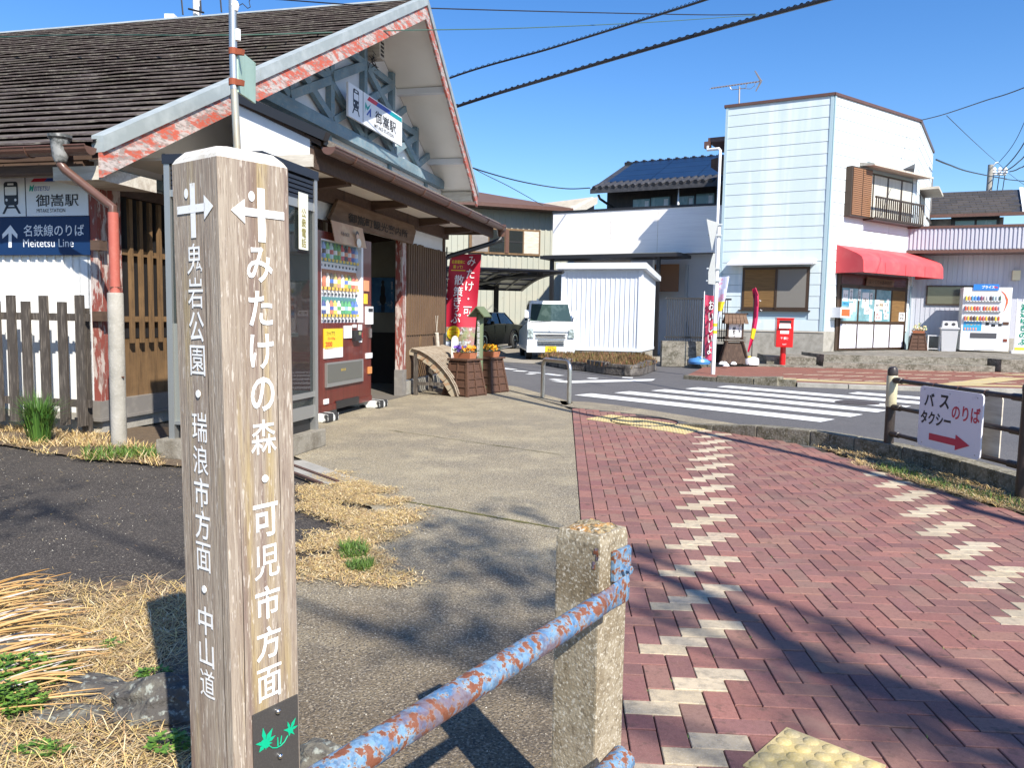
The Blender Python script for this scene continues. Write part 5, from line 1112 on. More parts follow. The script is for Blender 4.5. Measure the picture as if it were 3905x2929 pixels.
one('footing_block', m_conc, shed, ShF.M, (x0s+.02, -.02, .05, depth_s-.1, 0, zb_s-.03))
# planted bed in front
bed = thing('planting_bed', 'low stone edged bed of brownish succulents in front of the white shed', 'planting bed', (2, 20, 0))
bpts = [G(*r3b(1090, 1095)), G(*r3b(1250, 1125)), G(*r3b(1400, 1140)), G(*r3b(1560, 1165)), G(*r3b(1780, 1185)), G(*r3b(1880, 1175)), G(*r3b(2000, 1130))]
m_stone = mk('dark_edging_stone', (.07, .06, .055), .9, layers=[(5, 4, .45, .6, (.2, .18, .16), .8), (20, 3, .5, .6, (.05, .04, .03), .6)], bump=(20, .8, .03))
for a, b in zip(bpts, bpts[1:]):
    L = (b-a).length; n = max(1, int(L/.55)); d = (b-a).normalized(); nn = Vector((-d.y, d.x, 0))
    for i in range(n):
        p = a+d*(L*i/n+.01); q = a+d*(L*(i+1)/n-.02); h = random.uniform(.2, .3); w = random.uniform(.14, .2)
        MB().hexa([p, q, q+nn*w, p+nn*w, p+Vector((0, 0, h))+nn*.02, q+Vector((0, 0, h*.95))+nn*.02, q+nn*w+Vector((0, 0, h)), p+nn*w+Vector((0, 0, h*.9))]).build('edging_stone', m_stone, bed, bevel=.02)
bk_ = [Vector((p.x, p.y, 0)) for p in bpts]; back = [Vector((3.9, 23.2, 0)), Vector((1.2, 23.2, 0)), Vector((.7, 21.5, 0))]
sheet_o = sheet('bed_soil', [(p.x, p.y) for p in bk_+back], .18, m_soil, None); sheet_o.parent = bed; sheet_o.matrix_parent_inverse = WM[bed.name].inverted()
m_succ = mk('brown_succulent', (.14, .07, .03), .85, isl=[(.16, .06, .035), (.1, .06, .02), (.2, .12, .05), (.09, .1, .02), (.24, .11, .07)])
poly2 = [Vector((p.x, p.y)) for p in bk_+back]
lv_ = MB()
def leaves(mb, n, poly, z0, hmin, hmax, w, lean=.6):
    xs = [p.x for p in poly]; ys = [p.y for p in poly]; c = 0
    while c < n:
        x, y = random.uniform(min(xs), max(xs)), random.uniform(min(ys), max(ys))
        if not inside(x, y, poly): continue
        c += 1; a = random.uniform(0, 6.28); h = random.uniform(hmin, hmax); l = random.uniform(0, lean)*h; ww = w*random.uniform(.6, 1.3)
        mb.add([(x-ww*sin(a), y+ww*cos(a), z0), (x+ww*sin(a), y-ww*cos(a), z0), (x+l*cos(a)+.3*ww, y+l*sin(a), z0+h)], [(0, 1, 2)])
leaves(lv_, 5200, poly2, .17, .04, .17, .022)
lv_.build('succulent_leaves', m_succ, bed, kind='stuff')
# ---- white fronted house with flat canopy, dark upper floor and solar roof ----------
WFc = Face(D(2737, 961, 26.8), -28)
P_ = lambda x, y, o=0: WFc.p(*r2b(x, y), o)
tl = P_(165, 868); tr = P_(1905, 752); bl = P_(155, 1320); br = P_(1900, 1275)
m_pinkw = mk('pale_siding', (.84, .81, .79), .6, layers=[((.6, .6, 30), 3, .45, .7, (.66, .62, .62), .5)])
house = thing('white_fronted_house', 'white walled house with flat dark canopy behind the shed and dark upper storey', 'house', WFc.M)
MB(WFc.M).prism([(bl[0], 0, bl[1]), (br[0]+.6, 0, br[1]), (tr[0]+.6, 0, tr[1]), (tl[0], 0, tl[1])], (0, .2, 0)).build('parapet_wall', m_pinkw, house)
for px in (770, 1268): a = P_(px, 1000)[0]; one('panel_joint', m_wgrey, house, WFc.M, (a-.008, a+.008, -.003, 0, bl[1]+.05, tl[1]-.05))
for k in range(1, 4): z = bl[1]+(tl[1]-bl[1])*k/4; one('panel_joint', m_pinkw, house, WFc.M, (bl[0], br[0]+.6, -.004, .0, z-.006, z))
one('parapet_cap', m_black, house, WFc.M, (tl[0]-.03, tr[0]+.7, -.03, .25, tl[1], tl[1]+.08))
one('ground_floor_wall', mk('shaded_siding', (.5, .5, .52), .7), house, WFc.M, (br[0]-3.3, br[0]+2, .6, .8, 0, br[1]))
m_dkw = mk('dark_timber_wall', (.04, .036, .035), .7, layers=[((6, 6, .5), 3, .45, .6, (.06, .05, .045), .7)])
one('ground_floor_wall', m_dkw, house, WFc.M, (bl[0]+.2, br[0]-3.3, 1.6, 1.8, 0, br[1]))
one('ground_floor_wall', m_pinkw, house, WFc.M, (bl[0]+.9, bl[0]+4.6, 1.5, 1.6, 0, br[1]-.25))
cA = P_(25, 1345, 1.2); cB = P_(1508, 1265, 1.2)
ca = WFc.p(*r2b(25, 1342), 1.3)[0]; cb = WFc.p(*r2b(1508, 1290), 1.3)[0]; cz = WFc.p(*r2b(700, 1310), 1.3)[1]
can = one('flat_canopy', m_black, house, WFc.M, (ca, cb, -1.3, .0, cz-.08, cz+.04)); one('canopy_sheet', mk('olive_sheet', (.2, .2, .16), .7), can, WFc.M, (ca+.1, cb-.1, -1.25, 0, cz+.045, cz+.06))
for px in (150, 1270): a = WFc.p(*r2b(px, 1500), 1.0)[0]; one('canopy_post', m_black, house, WFc.M, (a-.06, a+.06, -1.05, -.93, 0, cz-.08))
for i, (px, c_) in enumerate(((900, (.3, .13, .05)), (1130, (.25, .1, .04)), (1350, (.2, .09, .04)))):
    a = WFc.p(*r2b(px, 1400), .2)[0]; one('wood_screen', mk('wood_screen_%d' % i, c_, .7), house, WFc.M, (a-.45, a+.45, -.1, -.06, cz-1.2, cz-.45+.1*i))
one('drain_pipe', m_sgnw, house, WFc.M, tuple([P_(1250, 1400)[0]-.03, P_(1250, 1400)[0]+.03, -.3, -.24, 1.5, cz-.1]))
one('drain_pipe', mk('grey_pipe', (.4, .42, .45), .5), house, WFc.M, tuple([P_(1573, 1400, -.5)[0]-.05, P_(1573, 1400, -.5)[0]+.05, .5, .6, .2, 3.2]))
# upper storey and roof
UF = Face(WFc.o-WFc.n*2.2, -28); Q_ = lambda x, y, o=0: UF.p(*r2b(x, y), o)
u0 = Q_(733, 700)[0]; ub = UF.o; zlo = tl[1]-.3; zhi = Q_(1300, 600)[1]
up = one('upper_wall', m_dkw, house, UF.M, (u0, u0+9.5, 0, 5, zlo-1, zhi))
m_teal = mk('teal_window_glass', (.12, .22, .22), .15, spec=.8, layers=[((4, 4, 1), 3, .5, .6, (.35, .42, .4), .5)])
for (xa, ya, xb, yb) in ((1010, 722, 1185, 795), (1200, 700, 1390, 782), (1480, 690, 1650, 765), (1675, 662, 1860, 745)):
    a = Q_(xa, ya, .03); c = Q_(xb, yb, .03); wn = one('window', m_black, house, UF.M, (a[0]-.06, c[0]+.06, -.04, -.005, zlo, a[1]+.05))
    one('pane', m_teal, wn, UF.M, (a[0], c[0], -.05, -.042, zlo, a[1]-.0)); one('curtain', m_sgnw, wn, UF.M, (c[0]-(c[0]-a[0])*.3, c[0]-.05, -.054, -.052, zlo, a[1]-.08))
EF = Face(UF.o+UF.n*1.0, -28); E_ = lambda x, y, o=0: EF.p(*r2b(x, y), o)
e0 = E_(553, 640); e1_ = E_(1950, 500); ze = (e0[1]+E_(1900, 525)[1])/2
ridge_dy = 4.0; RG = Face(EF.o-EF.n*ridge_dy, -28); rgL = RG.p(*r2b(960, 358)); rgR = RG.p(*r2b(1930, 268)); zr_ = (rgL[1]+rgR[1])/2
print('DARKHOUSE', e0, e1_, rgL, rgR, ze)
xL = e0[0]; roofd = MB(EF.M); roofd.hexa([(xL, 0, ze-.12), (xL+11, 0, ze-.12), (xL+11, ridge_dy, zr_-.12), (rgL[0]-.15, ridge_dy, zr_-.12), (xL, 0, ze+.05), (xL+11, 0, ze+.05), (xL+11, ridge_dy, zr_), (rgL[0]-.15, ridge_dy, zr_)])
m_tile = mk('dark_grey_tile', (.035, .035, .04), .6, layers=[(6, 3, .45, .65, (.08, .08, .085), .6)])
dr = roofd.build('roof', m_tile, house)
nrm = lambda t: (t*ridge_dy, ze+.05+(zr_-ze-.05)*t)
for i in range(38):
    x = xL+.05+i*.26
    y0, z0 = nrm(0); y1, z1 = nrm(.16); MB(EF.M).tube([(x+.11+0*y0, y0-.03, z0+.03), (x+.11+.2*.16*3, y1, z1+.03)], .085, 6).build('roof_tile', m_tile, dr)
m_sol = mk('solar_panel_blue', (.008, .018, .045), .3, spec=.4, layers=[((.8, .8, .8), 3, .45, .65, (.014, .03, .065), .6)])
sl_dx = (rgL[0]-.15-xL)
def rp(u, t, lift=.1):
    y, z = nrm(t); return (u, y, z+lift)
rows = [.14, .355, .57, .785, .99]
for j in range(4):
    ta, tb_ = rows[j]+.004, rows[j+1]-.004; xa = xL+sl_dx*ta+.35; n = 0
    xs0 = xL+sl_dx*ta+.45; 
    k = 0; x = xs0
    while x < xL+9.5:
        xe = x+1.75; xt = max(x, xL+sl_dx*tb_+.45) if k == 0 else x
        MB(EF.M).hexa([rp(x, ta, .06), rp(xe-.02, ta, .06), rp(xe-.02, tb_, .06), rp(xt, tb_, .06), rp(x, ta, .1), rp(xe-.02, ta, .1), rp(xe-.02, tb_, .1), rp(xt, tb_, .1)]).build('solar_panel', m_sol, dr); x = xe; k += 1
for i in range(18): x = rgL[0]+i*.35; one('ridge_tile', m_black, dr, EF.M, (x-.15, x+.15, ridge_dy-.1, ridge_dy+.1, zr_-.02, zr_+.09)); one('ridge_tile', m_tile, dr, EF.M, (x-.05, x+.05, ridge_dy-.12, ridge_dy+.1, zr_+.09, zr_+.13))
MB(EF.M).tube([(xL+.3, .1, ze-.15), (xL+.35, .15, ze-.3), (xL+1.1, 1.0, ze-.9)], .05, 8).build('drain_pipe', m_black, house)
lampf = E_(1462, 640); MB(EF.M).tube([(lampf[0], .3, lampf[1]+.2), (lampf[0], .3, lampf[1]-.5)], [.01, .05], 8).build('hanging_chain', m_whiteprint, house)
# grey corrugated roof house behind
bh = thing('grey_roofed_building', 'building with pale corrugated grey gable roof glimpsed behind the white parapet', 'building', (0, 0, 0))
q0 = D(*r2b(0, 770), 36); q1 = D(*r2b(590, 705), 36); q2 = D(*r2b(640, 690), 33); q3 = D(*r2b(240, 850), 30)
m_cor = mk('corrugated_grey_roof', (.42, .38, .32), .85, layers=[(3, 4, .45, .65, (.3, .27, .23), .7)])
b = MB()
NN = 60
A_ = D(*r2b(-60, 783), 49); B_ = D(*r2b(590, 700), 48); C_ = D(*r2b(240, 850), 43.5); D_ = D(*r2b(-260, 890), 44)
for i in range(NN*2+1):
    t = i/(NN*2); w = .06*(i % 2); p = A_.lerp(B_, t)+Vector((0, 0, w)); q = D_.lerp(C_, t)+Vector((0, 0, w)); b.v += [p, q]
for i in range(NN*2): b.f.append((2*i, 2*i+1, 2*i+3, 2*i+2))
b.build('roof', m_cor, bh)
MB().hexa([B_, C_, C_-Vector((0, 0, .35)), B_-Vector((0, 0, .35)), B_+Vector((.25, 0, .05)), C_+Vector((.5, 0, -.02)), C_+Vector((.5, 0, -.37)), B_+Vector((.25, 0, -.35))]).build('verge_board', m_wgrey, bh)
MB().prism([B_+Vector((0, .4, -.4)), C_+Vector((0, .4, -.4)), Vector((C_.x, C_.y+.4, 0)), Vector((B_.x, B_.y+.4, 0))], (.1, 0, 0)).build('wall', m_dkw, bh)
# ---- green-grey corrugated building -------------------------------------------------
CFc = Face(D(1900, 1000, 36.0), 20)
c_ = lambda x, y, o=0: CFc.p(*r3(x, y), o)
m_corr = mk('greenish_ribbed_metal', (.36, .37, .31), .6, layers=[(1.2, 3, .45, .7, (.42, .4, .32), .7), (6, 4, .6, .75, (.25, .2, .14), .5)])
xr_ = c_(1125, 700)[0]; zc0 = c_(1125, 470)[1]; xl_ = c_(-150, 700)[0]; zl0 = c_(420, 385)[1]; xlf = c_(420, 385)[0]
print('CORR', xr_, zc0, xl_, zl0, xlf)
cb_ = thing('corrugated_building', 'two storey building clad in pale green ribbed metal behind the black car', 'building', CFc.M)
sl = (zc0-zl0)/(xr_-xlf)
MB(CFc.M).prism([(xl_, 0, 0), (xr_+3, 0, 0), (xr_+3, 0, zc0), (xl_, 0, zc0)], (0, 6, 0)).build('wall', m_corr, cb_)
bb_ = MB(CFc.M); x = xl_
while x < xr_+3: bb_.box(x, x+.09, -.03, 0, .1, zc0-.02); x += .28
bb_.build('wall_ribs', m_corr, cb_, kind='stuff')
# eaves seen from below: roof drops towards the right end (gable hip)
rf0 = c_(418, 305, .9); rf1 = c_(690, 345, .9); rf2 = c_(1170, 462, .9)
MB(CFc.M).hexa([(xl_-1, -.9, zc0+.0), (xr_+.6, -.9, zc0+.0), (xr_+.6, 6.5, zc0), (xl_-1, 6.5, zc0), (xl_-1, -.9, zc0+.16), (xr_+.6, -.9, zc0+.16), (xr_+.6, 6.5, zc0+.16), (xl_-1, 6.5, zc0+.16)]).build('eave', m_gutter, cb_)
m_brf = mk('rusty_brown_roof', (.13, .075, .055), .7, layers=[((2, 12, 12), 3, .45, .65, (.09, .05, .04), .6)])
MB(CFc.M).hexa([(xl_-1, -.85, zc0+.165), (xr_+.55, -.85, zc0+.165), (xr_-3.5, 2.6, zc0+1.2), (xl_-1, 2.6, zc0+1.2), (xl_-1, 6.5, zc0+.165), (xr_+.5, 6.5, zc0+.165), (xr_-3.5, 2.7, zc0+1.2), (xl_-1, 2.7, zc0+1.2)]).build('roof', m_brf, cb_)
wa = c_(435, 620, .05); wb = c_(1005, 835, .05); wz1 = (c_(500, 620)[1]+c_(1000, 640)[1])/2+.1; wz0 = (c_(500, 790)[1]+c_(990, 830)[1])/2
win = one('window', m_oldw, cb_, CFc.M, (wa[0]-.1, wb[0]+.05, -.09, -.035, wz0-.06, wz1+.06))
xs_ = [wa[0], wa[0]+(wb[0]-wa[0])*.25, wa[0]+(wb[0]-wa[0])*.49, wa[0]+(wb[0]-wa[0])*.54, wa[0]+(wb[0]-wa[0])*.76, wb[0]]
for i in range(5):
    if i == 2: one('frame', m_gutter, win, CFc.M, (xs_[2], xs_[3], -.13, -.09, wz0, wz1)); continue
    mt = m_wgrey if i == 4 else (m_sill if i == 0 else m_glassd)
    one('pane', mt, win, CFc.M, (xs_[i]+.03, xs_[i+1]-.03, -.1, -.092, wz0+.03, wz1-.03))
    if i in (1, 3): one('pane_bar', m_black, win, CFc.M, (xs_[i]+.03, xs_[i+1]-.03, -.11, -.102, (wz0+wz1)/2-.03, (wz0+wz1)/2+.03))
# ---- carport --------------------------------------------------------------------
cnr = D(2145, 1034, 22.0); cnl = D(1560, 1012, 24.0); cfr = D(1989, 1104, 31.5); cfl = D(1500, 1090, 34)
cpt = thing('carport', 'black framed carport with smoky translucent roof panels over the parked car', 'carport', (cfr.x, cfr.y, 0))
m_poly = mk('smoky_polycarbonate', (.12, .11, .09), .3, alpha=.86)
def cpp(u, v, dz=0):
    a = cnl.lerp(cnr, u); b_ = cfl.lerp(cfr, u); p = a.lerp(b_, v); p.z += .16*sin(pi*v)+dz; return p
for i in range(9):
    for j in range(5):
        u0_, u1_, v0_, v1_ = i/9+.004, (i+1)/9-.004, j/5+.006, (j+1)/5-.006
        MB().hexa([cpp(u0_, v0_), cpp(u1_, v0_), cpp(u1_, v1_), cpp(u0_, v1_), cpp(u0_, v0_, .012), cpp(u1_, v0_, .012), cpp(u1_, v1_, .012), cpp(u0_, v1_, .012)]).build('roof_panel', m_poly, cpt)
for i in range(10): MB().tube([cpp(i/9, v/8, -.02) for v in range(9)], .035 if i % 3 else .065, 5).build('rafter', m_black, cpt)
for j in range(6): MB().tube([cpp(0, j/5, -.02), cpp(1, j/5, -.02)], .05 if j in (0, 5) else .03, 5).build('purlin', m_black, cpt)
pq_ = D(1891, 1200, 31.0); MB().box(pq_.x-.1, pq_.x+.1, pq_.y-.1, pq_.y+.1, 0, 2.45).build('post', m_black, cpt)
MB().tube([(pq_.x, pq_.y, 2.0), (pq_.x, pq_.y, 2.35), cpp(.62, .8, -.06), cpp(.78, .45, -.06), cpp(.9, .1, -.06)], .09, 6).build('arched_arm', m_black, cpt)
# concrete yard in front of the shed and cars
sheet('yard', [(-3, 24), (.9, 21.2), (1.6, 23.2), (6, 23.8), (6, 40), (-8, 40)], -.004, mk('pale_yard_concrete', (.3, .27, .22), .9, layers=[(.6, 4, .45, .65, (.24, .21, .17), .7)]), kind='structure')
# ---- light blue building ----------------------------------------------------------
K = D(3135, 1262, 23.0); KF = Vector((K.x, K.y, 0))
AL, AC, AT = -30, 36, 58
LFb = Face(KF, AL); CFb = Face(KF, AC); LC = 4.85
Mv = KF+CFb.x*LC; TFb = Face(Mv, AT); LL = 3.08; LT = 5.4; ZTOP = 7.74; ZB = 1.0
m_sid = mk('pale_blue_siding', (.56, .655, .69), .55, layers=[((1.6, 1.6, .14), 3, .48, .58, (.68, .74, .76), .8), ((4, 4, .2), 3, .55, .7, (.5, .6, .64), .5), (1.2, 4, .5, .7, (.62, .69, .71), .5)])
m_sidw = mk('white_blue_siding', (.64, .69, .71), .5, layers=[((1.3, 1.3, .12), 3, .5, .62, (.66, .74, .78), .5)])
m_trim = mk('pale_blue_trim', (.38, .5, .55), .5)
blu = thing('pale_blue_shop', 'pale blue sided two storey corner shop with red awning', 'shop building', FR(KF, AL))
rows_z = [ZB+.34*k for k in range(0, 20)]
def courses(F, x0, x1, z0, z1, mt, holes=(), name='siding_board', step=.342, split=None):
    z = z0
    while z < z1-.02:
        zt2 = min(z+step-.014, z1); segs = [(x0, x1)]
        for (hx0, hx1, hz0, hz1) in holes:
            if zt2 > hz0+.01 and z < hz1-.01:
                n = []
                for a, b in segs:
                    if hx0 > a: n.append((a, min(b, hx0)))
                    if hx1 < b: n.append((max(a, hx1), b))
                segs = [(a, b) for a, b in n if b-a > .02]
        for a, b in segs:
            cuts = [a]+([split] if split and a < split < b else [])+[b]
            for c, d in zip(cuts, cuts[1:]):
                MB(F.M).hexa([(c+.003, -.03, z), (d-.003, -.03, z), (d-.003, 0, z), (c+.003, 0, z), (c+.003, -.022, zt2), (d-.003, -.022, zt2), (d-.003, 0, zt2), (c+.003, 0, zt2)]).build(name, mt, blu)
        z += step
body = [KF-LFb.x*LL, KF, Mv, Mv+TFb.x*LT, Mv+TFb.x*LT+Vector((-3, 4, 0)), KF-LFb.x*LL+Vector((3.2, 5.5, 0))]
MB().prism([Vector((p.x, p.y, .02)) for p in body], (0, 0, ZTOP-.04)).build('wall', m_trim, blu)
p5 = lambda x, y: LFb.p(*r5(x, y))
wx0_, wx1_ = p5(655, 600)[0], p5(1335, 600)[0]; wz1_, wz0_ = 2.86, 1.64
courses(LFb, -LL+.07, -.07, ZB, ZTOP, m_sid, [(wx0_-.04, wx1_+.04, wz0_-.04, wz1_+.04)])
for x in (-LL, -.08): one('corner_trim', m_trim, blu, LFb.M, (x, x+.08, -.045, 0, ZB, ZTOP))
one('plinth_wall', m_conc, blu, LFb.M, (-LL, .05, -.02, .0, 0, ZB-.03)); one('plinth_cap', m_wgrey, blu, LFb.M, (-LL-.03, .05, -.04, 0, ZB-.045, ZB-.005))
pc_ = lambda x, y: CFb.p(*r6(x, y)); p4 = lambda x, y: CFb.p(*r4(x, y))
dx0, dx1 = pc_(225, 900)[0], pc_(950, 900)[0]; dz0 = .42; dz1 = 2.74
uw = (1.87, 4.6, 4.45, 5.82)
courses(CFb, .06, LC-.05, 1.0, ZTOP, m_sidw, [(dx0-.05, dx1+.05, .3, dz1), (uw[0], uw[1], uw[2], uw[3])], split=3.3)
one('corner_trim', m_trim, blu, CFb.M, (-.0, .07, -.045, 0, ZB, ZTOP)); one('plinth_wall', m_conc, blu, CFb.M, (0, dx0, -.03, 0, 0, 1.0))
courses(TFb, .03, LT, 2.5, ZTOP, m_sidw, [(1.2, 2.9, 4.2, 5.7)])
for F, a, b in ((LFb, -LL-.05, .03), (CFb, -.03, LC+.03), (TFb, -.03, LT)): one('roof_coping', m_gutter, blu, F.M, (a, b, -.07, .3, ZTOP, ZTOP+.08))
m_fbr = mk('bronze_frame', (.07, .045, .03), .4, .3)
# ground floor window + awning on left face
w = one('window', m_fbr, blu, LFb.M, (wx0_-.03, wx1_+.03, -.05, .0, wz0_-.03, wz1_+.03)); xm = p5(1000, 600)[0]
m_bam = mk('bamboo_blind', (.2, .11, .035), .7, layers=[((2, 2, 60), 3, .45, .6, (.12, .065, .02), .8)])
one('blind', m_bam, w, LFb.M, (wx0_+.04, xm-.03, -.056, -.051, wz0_+.05, wz1_-.04)); one('pane', mk('grey_window_screen', (.2, .19, .17), .25), w, LFb.M, (xm+.04, wx1_-.05, -.056, -.051, wz0_+.05, wz1_-.04))
one('mullion', m_fbr, w, LFb.M, (xm-.03, xm+.04, -.07, -.05, wz0_, wz1_)); one('sill', m_fbr, w, LFb.M, (wx0_-.12, wx1_+.1, -.1, 0, wz0_-.07, wz0_-.035))
MB(LFb.M).hexa([(wx0_-.42, -.5, 2.93), (wx1_+.2, -.5, 2.93), (wx1_+.2, -.02, 2.99), (wx0_-.42, -.02, 2.99), (wx0_-.42, -.5, 2.98), (wx1_+.2, -.5, 2.98), (wx1_+.2, -.02, 3.12), (wx0_-.42, -.02, 3.12)]).build('window_hood', mk('grey_hood', (.6, .6, .6), .5), blu)
# upper window, louvred shutter and balcony rail on the chamfer
uwn = one('window', m_fbr, blu, CFb.M, (uw[0], uw[1], -.04, .0, uw[2], uw[3]))
m_cur = mk('pale_curtain', (.6, .58, .5), .6, layers=[((14, 14, .4), 2, .4, .6, (.45, .43, .38), .6)])
for a, b in ((0, .12), (.14, .42), (.45, .72), (.75, .97)): one('pane', m_cur, uwn, CFb.M, (uw[0]+(uw[1]-uw[0])*a+.03, uw[0]+(uw[1]-uw[0])*b, -.046, -.041, uw[2]+.05, uw[3]-.06))
sh = one('shutter', m_fbr, blu, CFb.M, (.76, 1.86, -.22, .0, 4.4, 5.84)); m_sh = mk('tan_shutter', (.28, .14, .07), .6)
for i in range(24):
    z = 4.45+i*.0567
    for a, b in ((.83, 1.32), (1.36, 1.83)): one('louvre_slat', m_sh, sh, CFb.M, (a, b, -.235, -.221, z, z+.04))
MB(CFb.M).hexa([(1.45, -.5, 5.9), (4.95, -.5, 5.9), (4.95, 0, 5.94), (1.45, 0, 5.94), (1.45, -.5, 5.95), (4.95, -.5, 5.95), (4.95, 0, 6.06), (1.45, 0, 6.06)]).build('window_hood', m_wgrey, blu)
bl_ = MB(CFb.M)
for z in (4.4, 5.02): one('balcony_rail', m_fbr, blu, CFb.M, (1.87, 4.75, -.38, -.33, z, z+.05))
for i in range(24): x = 1.9+i*.122; one('baluster', m_fbr, blu, CFb.M, (x, x+.022, -.37, -.34, 4.42, 5.03))
one('balcony_floor', m_fbr, blu, CFb.M, (1.8, 4.75, -.36, 0, 4.36, 4.42))
one('window', m_fbr, blu, TFb.M, (1.2, 2.9, -.05, 0, 4.2, 5.7)); one('pane', m_cur, blu, TFb.M, (1.3, 2.8, -.06, -.05, 4.3, 5.6)); one('window_hood', m_wgrey, blu, TFb.M, (1.0, 3.1, -.6, 0, 5.75, 5.83))
one('balcony_rail', m_fbr, blu, TFb.M, (1.2, 2.9, -.3, -.25, 4.8, 4.85)); one('wall_panel', m_sill, blu, TFb.M, (LT-.02, LT+.6, -.03, .02, 4, ZTOP-.9))
# left eave, gutter box and white pipe
q4 = lambda x, y: LFb.p(*r4(x, y))
ea = q4(430, 715); eb = q4(580, 685)
one('eave_stub', m_gutter, blu, LFb.M, (-LL-.62, -LL, .3, 2, q4(500, 700)[1]-.12, q4(500, 700)[1]+.02)); MB(LFb.M).hexa([(-LL-.5, .3, 6.05), (-LL, .3, 5.7), (-LL, 2, 5.7), (-LL-.5, 2, 6.05), (-LL-.5, .3, 6.3), (-LL, .3, 6.4), (-LL, 2, 6.4), (-LL-.5, 2, 6.3)]).build('eave_soffit', m_brw, blu)
gb = q4(415, 760); one('gutter_box', m_gutter, blu, LFb.M, (gb[0]-.08, gb[0]+.1, .2, .4, gb[1]-.12, gb[1]+.08))
wp0 = q4(430, 815); wp1 = q4(550, 810); wpb = q4(530, 1250)
MB(LFb.M).tube([(wp0[0], .1, wp0[1]+.12), (wp0[0], .1, wp0[1]), (wp1[0]-.05, -.02, wp1[1]), (wp1[0], -.05, wp1[1]-.06), (wp1[0], -.05, 1.0)], .045, 10).build('downpipe', m_whiteprint, blu, smooth=True)
# TV antenna
an = thing('tv_antenna', 'roof television aerial with long finned boom above the pale blue shop', 'antenna', FR(LFb.o, AL))
m_an = mk('antenna_metal', (.35, .3, .28), .45, .6)
AX = q4(708, 470)[0]; AD = 1.0
AFc = Face(LFb.o-LFb.n*AD, AL); a4 = lambda x, y: (lambda t: (t[0], 0, t[1]))(AFc.p(*r4(x, y)))
mb_ = a4(706, 480); mt_ = a4(708, 285); MB(AFc.M).tube([(mb_[0], 0, 7.5), mt_], .025, 6).build('mast', m_an, an)
b0, b1 = a4(468, 300), a4(890, 240); MB(AFc.M).tube([b0, b1], .02, 6).build('boom', m_an, an)
for i in range(18): t = i/17; p = Vector(b0).lerp(Vector(b1), t); MB(AFc.M).tube([p+Vector((-.02, -.09, -.05)), p+Vector((.02, .09, .05))], .009, 4).build('element', m_an, an)
rb = Vector(b1)
for e_ in (a4(838, 152), a4(845, 325)): MB(AFc.M).tube([rb, Vector(e_)], [.035, .02], 5).build('reflector', m_an, an)
MB(AFc.M).tube([a4(625, 285), a4(640, 312), a4(700, 308), a4(760, 298), a4(770, 262)], .012, 5).build('feed_cable', m_an, an); MB(AFc.M).tube([a4(710, 300), a4(800, 305), a4(835, 280), a4(845, 250)], .01, 5).build('feed_cable', m_an, an)
# sliding shop doors with posters
one('door_frame', m_fbr, blu, CFb.M, (dx0-.03, dx1+.03, -.06, .02, dz0, dz1))
pan = [dx0+(dx1-dx0)*t for t in (.03, .27, .51, .75, .97)]
m_dgl = mk('teal_door_glass', (.14, .3, .34), .1, spec=.8, layers=[(2, 3, .45, .6, (.3, .5, .55), .7)]); m_dsh = mk('dim_transom', (.11, .05, .05), .2)
m_kick = mk('white_kick_panel', (.66, .66, .74), .5, layers=[((30, 30, 2), 4, .58, .62, (.2, .17, .17), .8)])
one('transom', m_dsh, blu, CFb.M, (pan[0], pan[4], -.068, -.062, 2.42, 2.7)); 
for i in range(4):
    d_ = one('door', m_fbr, blu, CFb.M, (pan[i]+.005, pan[i+1]-.005, -.085, -.062, dz0+.02, 2.38))
    one('door_glass', m_dgl if i < 3 else m_bam, d_, CFb.M, (pan[i]+.05, pan[i+1]-.05, -.09, -.086, 1.32, 2.3)); one('kick_panel', m_kick, d_, CFb.M, (pan[i]+.04, pan[i+1]-.04, -.09, -.086, dz0+.08, 1.22))
random.seed(11)
